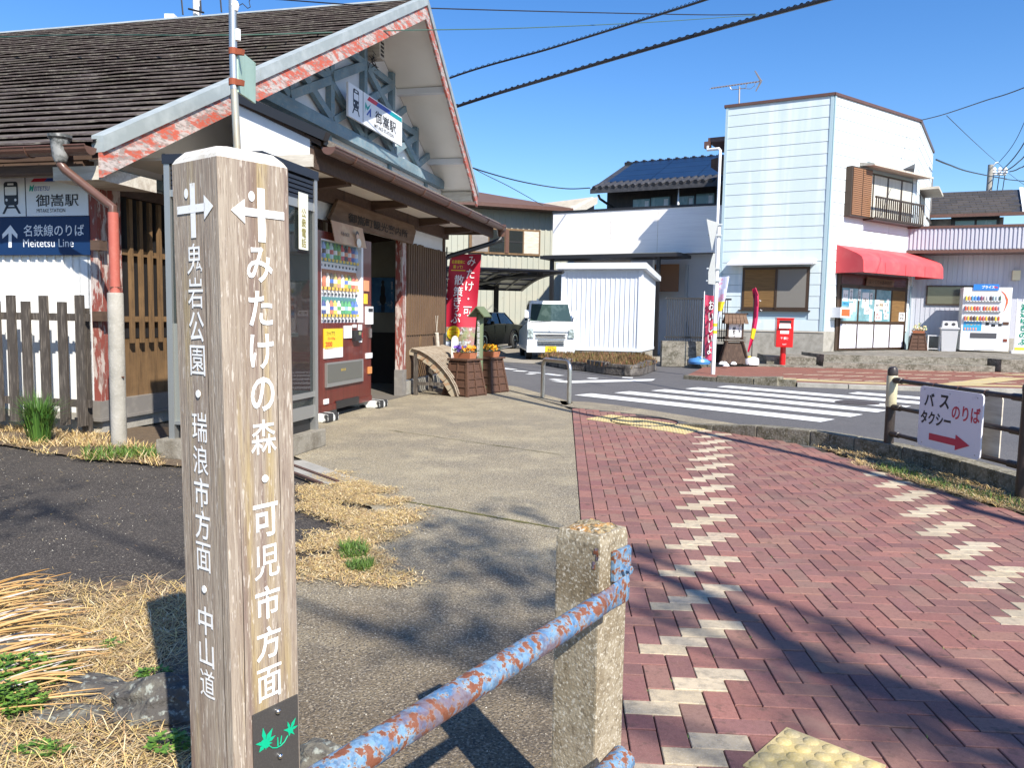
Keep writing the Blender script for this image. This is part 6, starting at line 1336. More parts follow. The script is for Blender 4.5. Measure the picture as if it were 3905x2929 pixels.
for i, (px, py, w_, h_, s) in enumerate(((300, 765, 55, 115, 'おしらせ'), (360, 760, 34, 130, 'お\n土\n産'), (300, 850, 70, 40, '観光'), (290, 950, 60, 90, '御嵩'), (355, 905, 34, 120, 'い\nい\nね'), (395, 870, 30, 130, 'み\nた\nけ'), (448, 760, 24, 120, '山\n道'), (510, 815, 70, 160, '営業中'), (570, 800, 24, 120, '案\n内\n所'), (525, 925, 60, 70, '地図'), (632, 870, 50, 120, '物産'), (678, 865, 50, 95, '特産'), (645, 980, 70, 95, '御城印\n販売所'), (718, 900, 34, 110, '中\n山\n道'), (745, 870, 24, 130, '町'), (728, 985, 45, 60, '無料'), (893, 990, 60, 90, '営業\n時間'), (565, 975, 26, 130, '入口'))):
    a = pc_(px-w_/2, py); c = pc_(px+w_/2, py); zt2 = pc_(px, py-h_/2)[1]; zb2 = pc_(px, py+h_/2)[1]
    t = thing('paper_notice', None, None, CFb.M @ Matrix.Translation(((a[0]+c[0])/2, -.094, zb2)))
    t.name = 'paper_notice'; props(t, ['white paper notice at the top left of the left shop door', 'narrow vertical banner notice in the left shop door', 'small blue notice under the top left one on the left shop door', 'blue and white leaflet low on the left shop door', 'narrow notice low in the left shop door', 'vertical notice at the right edge of the left shop door', 'thin vertical notice at the left edge of the second shop door', 'large white notice with a dark oval in the second shop door', 'thin vertical notice at the right edge of the second shop door', 'small white sheet low in the second shop door', 'white notice at the left of the third shop door', 'pale orange notice in the middle of the third shop door', 'white notice with red letters low in the third shop door', 'narrow notice right of the red lettered one', 'thin brown edged notice at the right edge of the third shop door', 'small white sheet at the lower right of the third shop door', 'white opening notice beside the bamboo blind on the right door', 'long thin notice hanging across the second and third doors'][i], 'notice', 'paper notices stuck on the shop doors')
    one('sheet', [m_whiteprint, m_whiteprint, pm((.05, .3, .5)), pm((.3, .55, .7))][i] if i < 4 else (pm((.75, .6, .45)) if i == 11 else m_whiteprint), t, CFb.M, (a[0], c[0], -.094, -.091, zb2, zt2))
    text(s, m_redpr if i in (12,) else m_blackprint, t, CFb.M, (a[0]+c[0])/2, (zt2+zb2)/2, w=(c[0]-a[0])*.7, h=(zt2-zb2)*(.8 if '\n' in s else .3), y=-.096, off=.01)
so_ = thing('shop_name_board', 'small wooden name board under the red awning of the shop', 'sign board', CFb.M)
a, c = pc_(505, 620), pc_(800, 640)
MB(CFb.M).prism([(a[0], -.14, a[1]-.12), (c[0]-.05, -.14, a[1]-.13), (c[0], -.14, a[1]+.1), (a[0]+.05, -.14, a[1]+.14)], (0, .03, 0)).build('board', m_hang, so_); text('よってりゃあみたけ', mk('pale_brush_ink', (.02, .015, .01), .6), so_, CFb.M, (a[0]+c[0])/2, a[1]+.005, w=(c[0]-a[0])*.8, h=.13, y=-.145, off=.01)
# red awning
m_awn = mk('red_awning_cloth', (.7, .075, .085), .6, layers=[(1.5, 3, .45, .7, (.78, .16, .15), .6)])
aw = thing('red_awning', 'long curved red cloth awning over the shop doors', 'awning', CFb.M)
ax0, ax1 = .48, 5.15; prof = [(0, 3.56), (-.35, 3.42), (-.68, 3.27), (-.82, 3.18), (-.88, 3.05), (-.9, 2.72)]
b = MB(CFb.M)
for i, (y, z) in enumerate(prof): b.v += [Vector((ax0, y, z)), Vector((ax1, y, z))]
for i in range(len(prof)-1): b.f.append((2*i, 2*i+1, 2*i+3, 2*i+2))
b.build('awning_cloth', m_awn, aw, smooth=True)
for x in (ax0, ax1): MB(CFb.M).prism([(x, y, z) for y, z in prof]+[(x, 0, 2.72)], (.012, 0, 0)).build('awning_end', m_awn, aw)
for t in (.25, .5, .75): x = ax0+(ax1-ax0)*t; MB(CFb.M).bar((x, -.905, 2.72), (x, -.905, 3.05), .01, .006, up=(0, 1, 0)).build('awning_seam', m_awn, aw)
# small orange box at door, etc
ob = thing('orange_box', 'white box with an orange front fixed to the corner beside the shop doors', 'wall box', CFb.M); a, c = pc_(180, 890), pc_(265, 1000)
one('housing', m_whiteprint, ob, CFb.M, (a[0]-.08, c[0], -.35, -.03, c[1], a[1])); one('face', pm((.7, .12, .03)), ob, CFb.M, (a[0]-.03, c[0]-.05, -.356, -.351, c[1]+.05, a[1]-.05))
# ---- wing with ribbed parapet --------------------------------------------------------
Wp = D(3441, 873, 25.7); WZT = Wp.z; WZB = D(3434, 955, 25.7).z; WA = -22; WFb = Face((Wp.x, Wp.y, 0), WA); pw = lambda x, y, o=0: WFb.p(*r6(x, y), o)
wing = thing('shop_wing', 'single storey grey ribbed metal wing to the right of the shop', 'building', WFb.M)
m_rib = mk('grey_lilac_ribbed_metal', (.48, .49, .56), .5, layers=[((12, 12, .3), 3, .45, .6, (.56, .57, .62), .6)])
MB(WFb.M).box(0, 9, 0, .25, WZB, WZT).build('parapet', m_rib, wing); b = MB(WFb.M)
for i in range(90): one('parapet_rib', m_rib, wing, WFb.M, (i*.115+.01, i*.115+.07, -.03, 0, WZB+.02, WZT-.01)) if i < 40 else None
one('parapet_cap', m_gutter, wing, WFb.M, (-.04, 9, -.06, .3, WZT, WZT+.07)); one('parapet_base', m_gutter, wing, WFb.M, (-.04, 9, -.06, 1.3, WZB-.1, WZB))
WY = .95; one('wall', m_rib, wing, WFb.M, (-.6, 9, WY, WY+.2, .4, WZB-.1))
for i in range(36): x = -.4+i*.145; one('wall_rib', m_rib, wing, WFb.M, (x, x+.012, WY-.012, WY, .85, WZB-.1))
one('base_wall', m_conc, wing, WFb.M, (-.6, 9, WY-.03, WY, .4, .85))
a, c = pw(1185, 660, -WY), pw(1560, 870, -WY); wv_ = one('window', m_fbr, wing, WFb.M, (a[0], a[0]+1.6, WY-.05, WY-.013, c[1], a[1])); one('pane', mk('olive_pane', (.1, .1, .075), .1, spec=.9), wv_, WFb.M, (a[0]+.04, a[0]+1.56, WY-.056, WY-.051, c[1]+.04, a[1]-.05))
lb_ = thing('wall_lamp', 'small cream square lamp high on the ribbed wing wall above the white machine', 'wall lamp', WFb.M); a = pw(2120, 555, -WY); one('lamp_box', mk('cream_lamp', (.75, .68, .45), .5), lb_, WFb.M, (a[0]-.1, a[0]+.12, WY-.14, WY-.013, a[1]-.15, a[1]+.16))
# terrace and steps
ter = thing('terrace', 'grey stained concrete terrace with two long steps in front of the shop', 'terrace', (8.3, 20.4, 0))
m_step = mk('stained_step_concrete', (.22, .2, .165), .92, layers=[((4, 4, 9), 4, .42, .6, (.08, .072, .05), .85), (20, 4, .5, .65, (.34, .32, .27), .6)], bump=(30, .6, .01))
MB().prism([(8.35, 20.95, -.05), (12.4, 20.4, -.05), (12.4, 21.6, -.05), (16.5, 20.9, -.05), (22, 30, -.05), (9.4, 26, -.05), (9.15, 22.9, -.05), (8.35, 22.6, -.05)], (0, 0, .46)).build('upper_step', m_step, ter, bevel=.012)
MB().prism([(8.2, 20.6, -.05), (12.4, 20.05, -.05), (12.4, 20.38, -.05), (8.33, 20.93, -.05)], (0, 0, .27)).build('lower_step', m_step, ter, bevel=.012)
MB().prism([(12.55, 20.05, -.05), (17.5, 19.3, -.05), (17.5, 20.8, -.05), (12.55, 21.5, -.05)], (0, 0, .45)).build('ramp_block', m_step, ter, bevel=.012)
MB().prism([(6.9, 21.2, -.05), (8.15, 20.95, -.05), (8.3, 22.6, -.05), (7.2, 23, -.05)], (0, 0, .38)).build('side_block', m_step, ter, bevel=.012)
MB().prism([(4.2, 21.3, -.02), (8.2, 20.4, -.02), (8.2, 20.9, -.02), (9, 23, -.02), (6, 25, -.02), (4.6, 23, -.02)], (0, 0, .13)).build('footpath_slab', m_step, ter, bevel=.01)
# mailbox
mbd = 20.9; mbo = D(2985, 1398, mbd); mzb = .11; MBF = FR((mbo.x, mbo.y, mzb), -12); m_mb = mk('post_red', (.62, .008, .01), .3, coat=.4)
mx = thing('post_box', 'red pillar post box on the pavement beside the pale blue wall', 'post box', MBF)
MBH = D(2985, 1212, mbd).z-mzb; hw_ = .235; bh_ = MBH*.38
MB(MBF).lathe([(.075, 0), (.075, bh_)], (0, .1, 0), 16).build('pedestal', m_mb, mx, smooth=True)
MB(MBF).box(-hw_+.02, hw_-.02, -.12, .32, bh_, MBH-.02).build('body', m_mb, mx, bevel=.02); MB(MBF).box(-hw_+.01, hw_-.01, -.14, .34, MBH-.03, MBH).build('lid', m_mb, mx, bevel=.008)
one('slot_recess', m_black, mx, MBF, (-.15, .15, -.124, -.118, MBH-.14, MBH-.07)); MB(MBF).hexa([(-.16, -.18, MBH-.27), (.14, -.18, MBH-.27), (.12, -.12, MBH-.15), (-.14, -.12, MBH-.15), (-.16, -.17, MBH-.28), (.14, -.17, MBH-.28), (.12, -.115, MBH-.15), (-.14, -.115, MBH-.15)]).build('slot_flap', m_whiteprint, mx)
one('notice', m_whiteprint, mx, MBF, (-.12, .1, -.126, -.121, MBH-.42, MBH-.34)); text('〒 郵便', m_whiteprint, mx, MBF, -.0, MBH-.54, w=.2, h=.07, y=-.123, off=.01); text('POST', m_whiteprint, mx, MBF, 0, MBH-.7, w=.1, h=.035, y=-.123)
one('side_plate', m_steel, mx, MBF, (-hw_+.012, -hw_+.02, .0, .1, MBH-.42, MBH-.3))
# wooden lantern sign
ln = D(*r5(540, 1515), 21.0); LNF = FR((ln.x, ln.y, .11), -8); m_ln = mk('dark_lantern_wood', (.055, .032, .022), .8, layers=[((30, 30, 4), 4, .45, .65, (.12, .075, .05), .7)])
ld = thing('lantern_stand', 'dark wooden roofed lantern stand with white panel beside the pale blue wall', 'lantern stand', LNF)
hL = D(*r5(555, 950), 21.0).z-.11; wL = .36
for sx_ in (-1, 1):
    for sy in (-1, 1): MB(LNF).bar((sx_*wL, sy*.3, 0), (sx_*.2, sy*.17, hL*.45), .045, .045).build('leg', m_ln, ld)
    for k in range(3): one('crossbar', m_ln, ld, LNF, (-.27, .27, sx_*.19-.015, sx_*.19+.015, hL*(.44+.04*k), hL*(.455+.04*k)))
MB(LNF).hexa([(-.34, -.28, .02), (.34, -.28, .02), (.34, .28, .02), (-.34, .28, .02), (-.19, -.15, hL*.42), (.19, -.15, hL*.42), (.19, .15, hL*.42), (-.19, .15, hL*.42)]).build('skirt_panel', m_ln, ld)
one('lamp_panel', m_whiteprint, ld, LNF, (-.17, .17, -.17, .17, hL*.51, hL*.79))
for sx_ in (-1, 1): one('lamp_frame', m_ln, ld, LNF, (sx_*.19-.02, sx_*.19+.02, -.19, .19, hL*.5, hL*.8))
for k in range(6): x = -.26+k*.09; MB(LNF).hexa([(x*1.15, -.32, hL*.79), (x*1.15+.09, -.32, hL*.79), (x+.085, -.02, hL*.97), (x, -.02, hL*.97), (x*1.15, -.32, hL*.81), (x*1.15+.09, -.32, hL*.81), (x+.085, -.02, hL*.99), (x, -.02, hL*.99)]).build('roof_board', m_hang, ld)
MB(LNF).hexa([(-.3, .32, hL*.79), (.3, .32, hL*.79), (.26, -.02, hL*.97), (-.26, -.02, hL*.97), (-.3, .32, hL*.81), (.3, .32, hL*.81), (.26, -.02, hL*.99), (-.26, -.02, hL*.99)]).build('roof_board', m_hang, ld); one('ridge_beam', m_ln, ld, LNF, (-.33, .33, -.06, .04, hL*.97, hL*1.0))
text('御\n嶽\n宿', m_blackprint, ld, LNF, -.03, hL*.65, w=.09, h=hL*.22, y=-.174, off=.015); text('中\n山\n道', m_blackprint, ld, LNF, .1, hL*.7, w=.05, h=hL*.15, y=-.174, off=.01)
# banners by the wall
def flag(px_pts, dep, label, mt, pole_h, base_c, bands=(), txt=None, group='slim advertising banners by the pale blue shop', tcol=None):
    (xa, ya), (xb, yb) = px_pts[0]; t0 = D(*r5(*px_pts[0][0]), dep); b0 = D(*r5(*px_pts[-1][0]), dep)
    t = thing('banner', label, 'banner', (b0.x, b0.y, .11), group); n = len(px_pts); bmesh_ = MB(); L = []
    for (l, r_) in px_pts: L.append((D(*r5(*l), dep), D(*r5(*r_), dep-.05)))
    for i in range(n-1):
        for k in range(6):
            f = lambda i_, u: L[i_][0].lerp(L[i_][1], u)+Vector((0, .05*sin(u*5+i_*.8), 0))
            bmesh_.add([f(i, k/6), f(i+1, k/6), f(i+1, (k+1)/6), f(i, (k+1)/6)], [(0, 1, 2, 3)])
    bmesh_.build('cloth', mt, t, smooth=True)
    for (i0, i1, m2) in bands:
        b = MB()
        for i in range(i0, i1):
            f = lambda i_, u: L[i_][0].lerp(L[i_][1], u)+Vector((0, .05*sin(u*5+i_*.8)-.012, 0))
            for k in range(6): b.add([f(i, k/6), f(i+1, k/6), f(i+1, (k+1)/6), f(i, (k+1)/6)], [(0, 1, 2, 3)])
        b.build('printed_band', m2, t, smooth=True)
    return t, L
m_pk = mk('pink_banner', (.62, .06, .13), .6); m_hot = mk('deep_pink_banner', (.6, .02, .1), .6); m_pw = mk('pale_banner', (.55, .58, .75), .6, layers=[(5, 3, .55, .6, (.65, .2, .3), .7)])
t, L = flag([((250, 760), (345, 770)), ((250, 900), (345, 905)), ((248, 1100), (345, 1100)), ((246, 1300), (345, 1300)), ((248, 1440), (340, 1460))], 20.6, 'pink banner with black edged lettering, leftmost and nearest the street pole', m_pk, 2, 0)
FFl = FR((L[0][0].x, L[0][0].y, 0), 0); wf = L[0][1].x-L[0][0].x; text('お\nい\nし\nい\nよ', m_blackprint, t, FFl, wf*.62, (L[0][0].z+L[4][0].z)/2, w=wf*.62, h=(L[0][0].z-L[4][0].z)*.85, y=-.1, off=.06); text('お\nい\nし\nい\nよ', m_whiteprint, t, FFl, wf*.62, (L[0][0].z+L[4][0].z)/2, w=wf*.56, h=(L[0][0].z-L[4][0].z)*.83, y=-.106, off=.0)
MB().tube([(L[0][0].x-.03, 20.6, .12), (L[0][0].x-.03, 20.6, L[0][0].z+.1)], .012, 6).build('pole', m_whiteprint, t)
MB().lathe([(.28, 0), (.3, .06), (.27, .13), (.1, .16), (.05, .2)], (L[4][0].x-.12, 20.75, .11), 20).build('water_base', mk('blue_plastic', (.08, .25, .55), .35), t, smooth=True)
t, L = flag([((390, 572), (497, 562)), ((385, 700), (478, 690)), ((378, 830), (455, 830)), ((370, 930), (425, 930)), ((365, 1060), (380, 1060))], 20.8, 'pale lilac banner blown sideways behind the street pole', m_pw, 2, 0, [(2, 3, m_yl)])
MB().tube([(L[0][0].x, 20.8, .12), (L[0][0].x, 20.8, L[0][0].z+.1)], .012, 6).build('pole', m_black, t); text('お得な', m_blackprint, t, FR((L[0][0].x, 20.7, 0), 0), .08, L[2][0].z+.05, w=.1, h=.03, y=-.05)
t, L = flag([((742, 700), (775, 680)), ((755, 780), (808, 760)), ((765, 880), (812, 880)), ((755, 1000), (808, 1010)), ((735, 1110), (790, 1120)), ((718, 1210), (760, 1230)), ((685, 1360), (705, 1362))], 20.7, 'curling pink banner with yellow foot in a white water base beside the post box', m_hot, 2, 0, [(4, 5, m_yl)])
for i in range(1, 4): text('〜', m_whiteprint, t, FR((L[i][0].x, 20.6, 0), 0), .12, L[i][0].z-.1, w=.05, h=.04, y=-.1)
MB().tube([(D(*r5(738, 1440), 20.7).x, 20.72, .12), (D(*r5(745, 1200), 20.7).x, 20.72, D(*r5(745, 700), 20.7).z)], .012, 6).build('pole', m_black, t)
q = D(*r5(740, 1500), 20.7); MB().lathe([(.2, 0), (.21, .05), (.2, .17), (.12, .2), (.05, .21)], (q.x, 20.8, .11), 18).build('water_base', m_whiteprint, t, smooth=True); MB().lathe([(.05, 0), (.04, .03)], (q.x-.08, 20.7, .31), 10).build('cap', m_yl, t)
# small stones
for i, px in enumerate((450, 545, 420, 465)):
    g = D(*r5(px, 1512 if i < 2 else 1555), 20.5-.8*(i > 2)); o = MB().lathe([(.04, 0), (.09, .03), (.06, .08), (.01, .1)], (g.x, g.y, .1), 7).build('pale_stone', m_whiteprint, None, label=['white stone by the left legs of the lantern stand', 'white stone under the middle of the lantern stand', 'small white stone left of the lantern stand', 'white stone on the kerb beside the street pole'][i], cat='stone', group='white stones by the lantern stand')
# street pole with sign backs
sp = G(2719, 1422, .1); SPF = (sp.x, sp.y, 0)
pole = thing('street_pole', 'white street sign pole with yellow bands at the corner across the road', 'sign pole', SPF); ptop = D(2743, 870, sp.y).z
MB().tube([(sp.x, sp.y, .03), (sp.x+.0, sp.y, D(2748, 500, sp.y).z if 0 else D(2740, 860, sp.y).z)], .045, 14).build('pole_shaft', m_whiteprint, pole, smooth=True)
for py in (1075, 1150): z = D(*r5(345, py), sp.y).z; MB().lathe([(.048, -.035), (.048, .035)], (sp.x, sp.y, z), 14).build('yellow_band', m_yl, pole, smooth=True)
m_sb = mk('grey_sign_back', (.42, .43, .42), .5, .4)
def sback(pts, dep, nm_):
    P = [D(*r2b(*p), dep) for p in pts]; o = MB().prism(P, (.01, .02, 0)).build('sign_plate', m_sb, pole); return P
sback([(1782, 925), (1905, 965), (1838, 1258)], sp.y-.12, ''); sback([(1855, 1285), (1870, 1290), (1875, 1618), (1800, 1610), (1800, 1490), (1835, 1340)], sp.y-.1, '')
for py in (985, 1100, 1450, 1580): z = D(*r2b(1890, py), sp.y).z; MB().bar((sp.x-.25, sp.y-.07, z), (sp.x+.06, sp.y-.06, z), .03, .03).build('clamp', m_galv, pole)
# block wall with dark railing between shed and pole
bw = thing('block_wall', 'stained low concrete wall with a black railing behind the shed corner', 'wall', (4.2, 22, 0)); qa_ = Z(2250, 1300, 2850, 1600)
A_, B_ = G(*qa_(1005, 330), .05), G(*qa_(1245, 345), .05)
zw = D(*qa_(1060, -5 if 0 else 0), A_.y).z
MB().hexa([(A_.x, A_.y, 0), (A_.x+1.05, A_.y-.1, 0), (A_.x+1.05, A_.y+.25, 0), (A_.x, A_.y+.25, 0), (A_.x, A_.y, zw), (A_.x+1.05, A_.y-.1, zw), (A_.x+1.05, A_.y+.25, zw), (A_.x, A_.y+.25, zw)]).build('wall_block', m_step, bw, bevel=.01)
MB().hexa([(A_.x+1.4, A_.y+.3, 0), (A_.x+2.1, A_.y+.1, 0), (A_.x+2.1, A_.y+.3, 0), (A_.x+1.4, A_.y+.5, 0), (A_.x+1.4, A_.y+.3, zw*.9), (A_.x+2.1, A_.y+.1, zw*.9), (A_.x+2.1, A_.y+.3, zw*.9), (A_.x+1.4, A_.y+.5, zw*.9)]).build('wall_block', m_dark, bw)  # near-black block painted in for the shaded recess beside the wall
for i in range(26): x = A_.x+.12+i*.065; one('railing_bar', m_black, bw, None, (x, x+.02, A_.y+.08, A_.y+.1, zw, zw+1.15))
for z in (zw+.08, zw+1.13): one('railing_rail', m_black, bw, None, (A_.x+.08, A_.x+1.85, A_.y+.06, A_.y+.12, z, z+.05))
# things on the terrace: planter, stool, bin, white machine, right banner
def terr(px, y=20.95): p = D(*r6(px, 1385), y); return Vector((p.x, y, .42))
T_ = lambda px, o: (lambda a: WFb.M @ Vector((a[0], -o, .41)))(pw(px, 1385, o))
tp1 = T_(1085, .2)
pl_ = planter(FR(tp1, WA) @ Matrix.Scale(.86, 4), 'small brown planter with pale ornamental flowers standing on the shop terrace', .62, .62, ([('pale_bloom', (.8, .6, .5), 20, -.3, .3)], 'terracotta trough of pale and gold blooms on the terrace planter'))
orn = MB(FR(tp1, WA)); 
for k in range(60):
    a = random.uniform(0, pi); r = random.uniform(.05, .24); orn.add([(r*cos(a), random.uniform(-.1, .1), .6+r*sin(a)), (r*cos(a)+.04, 0, .6+r*sin(a)+.03), (r*cos(a), .02, .6+r*sin(a)+.06)], [(0, 1, 2)])
orn.build('flower_spray', mk('gold_pink_petals', (.7, .5, .3), .6, isl=[(.75, .5, .5), (.7, .6, .2), (.15, .3, .05), (.8, .75, .7)]), pl_, kind='stuff')
st_o = thing('white_stool', 'open white metal stool frame between the terrace planter and the bin', 'stool', FR(T_(1250, .15), WA)); sM_ = WM[st_o.name]
for sx_ in (-1, 1):
    for sy in (-1, 1): one('leg', m_whiteprint, st_o, sM_, (sx_*.17-.015, sx_*.17+.015, sy*.14-.015, sy*.14+.015, 0, .48))
one('seat', m_whiteprint, st_o, sM_, (-.185, .185, -.155, .155, .48, .5)); one('stretcher', m_whiteprint, st_o, sM_, (-.17, .17, -.15, -.13, .06, .08))
bn_ = thing('recycling_bin', 'grey plastic recycling bin with two round holes beside the white machine', 'bin', FR(T_(1405, .2), WA)); bM = WM[bn_.name]; m_bin = mk('light_grey_plastic', (.5, .5, .52), .5)
MB(bM).hexa([(-.2, -.17, 0), (.2, -.17, 0), (.2, .17, 0), (-.2, .17, 0), (-.24, -.21, .72), (.24, -.21, .72), (.24, .21, .72), (-.24, .21, .72)]).build('body', m_bin, bn_, bevel=.01)
MB(bM).box(-.27, .27, -.24, .23, .7, .76).build('rim', m_bin, bn_, bevel=.01); MB(bM).hexa([(-.22, -.19, .76), (.22, -.19, .76), (.22, .2, .76), (-.22, .2, .76), (-.2, -.08, .96), (.2, -.08, .96), (.2, .15, .96), (-.2, .15, .96)]).build('lid', m_bin, bn_, bevel=.01)
for x in (-.1, .1): MB(bM @ Matrix.Translation((x, -.143, .86)) @ Matrix.Rotation(radians(62), 4, 'X')).lathe([(.055, 0), (.055, .006)], (0, 0, 0), 14).build('hole', m_black, bn_)
a, c = pw(1535, 1300, .25), pw(2050, 1300, .25); wx = c[0]-a[0]; wM = WFb.M @ Matrix.Translation((a[0], -.25, .41)); wv = thing('white_drinks_machine', 'white drinks vending machine with an orange curved edge on the shop terrace', 'vending machine', wM)
wh = pw(1800, 680, .25)[1]-.41
print('WHITE MACHINE', wx, wh)
MB(wM).box(0, wx, .0, .7, .05, wh).build('cabinet', m_whiteprint, wv, bevel=.02)
one('display_window', mk('bright_display', (.7, .72, .75), .4), wv, wM, (.05, wx*.84, -.006, .0, wh*.5, wh*.95))
for j in range(3):
    z = wh*(.80-.155*j)
    for i in range(12):
        x = .09+i*(wx*.72)/11.5; c = [(.8, .6, .05), (.7, .3, .1), (.1, .35, .6), (.1, .3, .7), (.05, .15, .5), (.3, .1, .15), (.6, .55, .5), (.7, .7, .7), (.05, .03, .03), (.4, .5, .5), (.6, .65, .7), (.05, .1, .05)][i] if j == 0 else ([(.6, .1, .05), (.75, .35, .1), (.8, .5, .1), (.7, .1, .05), (.7, .15, .1), (.5, .55, .65)][i % 6] if j == 1 else [(.6, .15, .1), (.8, .5, .05), (.15, .06, .03), (.1, .05, .03), (.8, .6, .05), (.5, .1, .05)][i % 6])
        MB(wM).lathe([(.026, 0), (.026, .1), (.012, .135), (.012, .15)], (x, -.035, z), 8).build('drink_can', pm(c), wv, smooth=True)
    one('shelf_strip', m_whiteprint, wv, wM, (.06, wx*.8, -.07, -.006, z-.035, z-.008)); 
    for i in range(12): x = .09+i*(wx*.72)/11.5; one('selection_button', m_btn, wv, wM, (x-.018, x+.018, -.074, -.07, z-.03, z-.015))
b = MB(wM); ppoly(b, [(wx*.78, wh*.95), (wx*.86, wh*.9), (wx*.92, wh*.82), (wx*.92, wh*.76), (wx*.86, wh*.64), (wx*.84, wh*.62), (wx*.88, wh*.72), (wx*.89, wh*.8), (wx*.85, wh*.88), (wx*.77, wh*.945)][::-1], -.012); b.build('orange_curve', pm((.75, .13, .03)), wv)
one('poster', pm((.05, .35, .7)), wv, wM, (.06, wx*.42, -.008, .0, wh*.33, wh*.47)); text('ジョワッ', m_yl, wv, wM, wx*.24, wh*.43, w=wx*.28, h=.05, y=-.012, off=.02); b = MB(wM)
for i in range(5): b.box(.09+i*.075, .13+i*.075, -.016, -.008, wh*.34, wh*.34+.08)
b.build('poster_print', pm((.7, .35, .25)), wv)
one('coin_slot', m_black, wv, wM, (wx*.5, wx*.57, -.01, 0, wh*.42, wh*.46)); one('coin_slot', m_black, wv, wM, (wx*.62, wx*.7, -.01, 0, wh*.4, wh*.44)); one('coin_slot', m_black, wv, wM, (wx*.76, wx*.83, -.01, 0, wh*.41, wh*.45)); one('note_slot', pm((.1, .05, .03)), wv, wM, (wx*.85, wx*.97, -.02, 0, wh*.43, wh*.475))
one('delivery_flap', pm((.08, .08, .09)), wv, wM, (wx*.2, wx*.74, -.014, 0, wh*.22, wh*.3)); one('coin_return', pm((.2, .05, .03)), wv, wM, (wx*.88, wx*.96, -.014, 0, wh*.17, wh*.215)); one('base_grille', m_bin, wv, wM, (wx*.3, wx*.72, -.008, 0, .08, .1))
wp_ = thing('machine_topper', 'blue promotional card standing on top of the white drinks machine', 'advert board', wM); one('card', pm((.03, .2, .6)), wp_, wM, (wx*.2, wx*.72, -.03, -.02, wh-.09, wh+.1)); text('プライス', m_whiteprint, wp_, wM, wx*.5, wh+.01, w=wx*.26, h=.1, y=-.034, off=.03); text('Hot', m_redpr, wp_, wM, wx*.66, wh+.01, w=.1, h=.07, y=-.034, off=.03)
rb_ = thing('banner', 'white banner with green lettering and yellow foot at the right edge of the picture', 'banner', WFb.M); a = pw(2150, 830, .3); c = pw(2120, 1340, .3)
one('cloth', m_whiteprint, rb_, WFb.M, (a[0], a[0]+.42, -.3, -.29, c[1]+.08, a[1])); one('foot_band', m_yl, rb_, WFb.M, (a[0], a[0]+.42, -.304, -.289, c[1], c[1]+.08))
text('渡\n辺\nゆ\nき\nの\nぶ', pm((.0, .25, .15)), rb_, WFb.M, a[0]+.2, (a[1]+c[1])/2+.05, w=.26, h=(a[1]-c[1])*.85, y=-.31, off=.03)
one('base', m_whiteprint, rb_, WFb.M, (a[0]-.1, a[0]+.3, -.45, -.1, .41, .5)); MB(WFb.M).tube([(a[0]-.02, -.28, .41), (a[0]-.02, -.28, a[1]+.1)], .012, 6).build('pole', m_whiteprint, rb_)
# dark tiled house at far right
HFc = Face(D(*r7(900, 1400), 30), -24); h7 = lambda x, y, o=0: HFc.p(*r7(x, y), o); RH = Face(HFc.o-HFc.n*3.2, -24); hr_ = lambda x, y: RH.p(*r7(x, y))
hs_ = thing('tiled_roof_house', 'house with dark brown-black tiled roof behind the ribbed wing at the right', 'house', HFc.M)
eL, eR = h7(380, 1430), h7(1396, 1400); rL, rR = hr_(380, 1200), hr_(1350, 1175); zE = (eL[1]+eR[1])/2; zR = (rL[1]+rR[1])/2; xR2 = h7(1385, 1400)[0]
print('TILED', eL, eR, rL, rR)
MB(HFc.M).hexa([(eL[0]-4, 0, zE-.1), (xR2, 0, zE-.1), (rR[0], 3.2, zR-.1), (eL[0]-4, 3.2, zR-.1), (eL[0]-4, 0, zE), (xR2, 0, zE), (rR[0], 3.2, zR), (eL[0]-4, 3.2, zR)]).build('roof', m_tile, hs_)
rfh = [c for c in bpy.data.objects if c.parent == hs_][-1]; m_tl2 = mk('brown_black_tile', (.055, .048, .045), .55, rnd=[(.05, .045, .042), (.08, .068, .06), (.045, .042, .042)])
for j in range(9):
    ta, tb_ = j/9, (j+1.1)/9
    for i in range(22):
        x = eL[0]-1+(i+.5*(j % 2))*.42
        if x+.4 > xR2+(rR[0]-xR2)*ta: continue
        f = lambda u, t, l: (u, 3.2*t, zE+(zR-zE)*t+l)
        MB(HFc.M).hexa([f(x, ta, .0), f(x+.41, ta, .0), f(x+.41, min(tb_, 1), 0), f(x, min(tb_, 1), 0), f(x, ta, .06), f(x+.41, ta, .06), f(x+.41, min(tb_, 1), .01), f(x, min(tb_, 1), .01)]).build('roof_tile', m_tl2, rfh)
one('wall', m_sill, hs_, HFc.M, (eL[0]-4, xR2-.5, .7, 4, 0, zE-.1)); one('gutter_channel', m_gutter, hs_, HFc.M, (eL[0]-4, xR2+.05, -.12, .0, zE-.14, zE-.02)); one('white_verge', m_whiteprint, hs_, HFc.M, (xR2, xR2+.1, .1, .2, zE, zE+.1))
MB(HFc.M).hexa([(xR2-.02, 0, zE-.05), (xR2+.12, 0, zE-.05), (rR[0]+.12, 3.2, zR-.05), (rR[0]-.02, 3.2, zR-.05), (xR2-.02, 0, zE+.09), (xR2+.12, 0, zE+.09), (rR[0]+.12, 3.2, zR+.09), (rR[0]-.02, 3.2, zR+.09)]).build('white_verge', m_whiteprint, hs_)
a, c = h7(670, 1500, -.7), h7(1100, 1550, -.7); wv2 = one('window', m_black, hs_, HFc.M, (a[0]-.15, c[0]+.1, .64, .69, c[1]-.3, a[1]+.15))
xm_ = (a[0]+c[0])/2
for p, q in ((a[0], xm_-.04), (xm_+.04, c[0])): one('pane', m_teal, wv2, HFc.M, (p, q, .63, .638, c[1]-.3, a[1]))
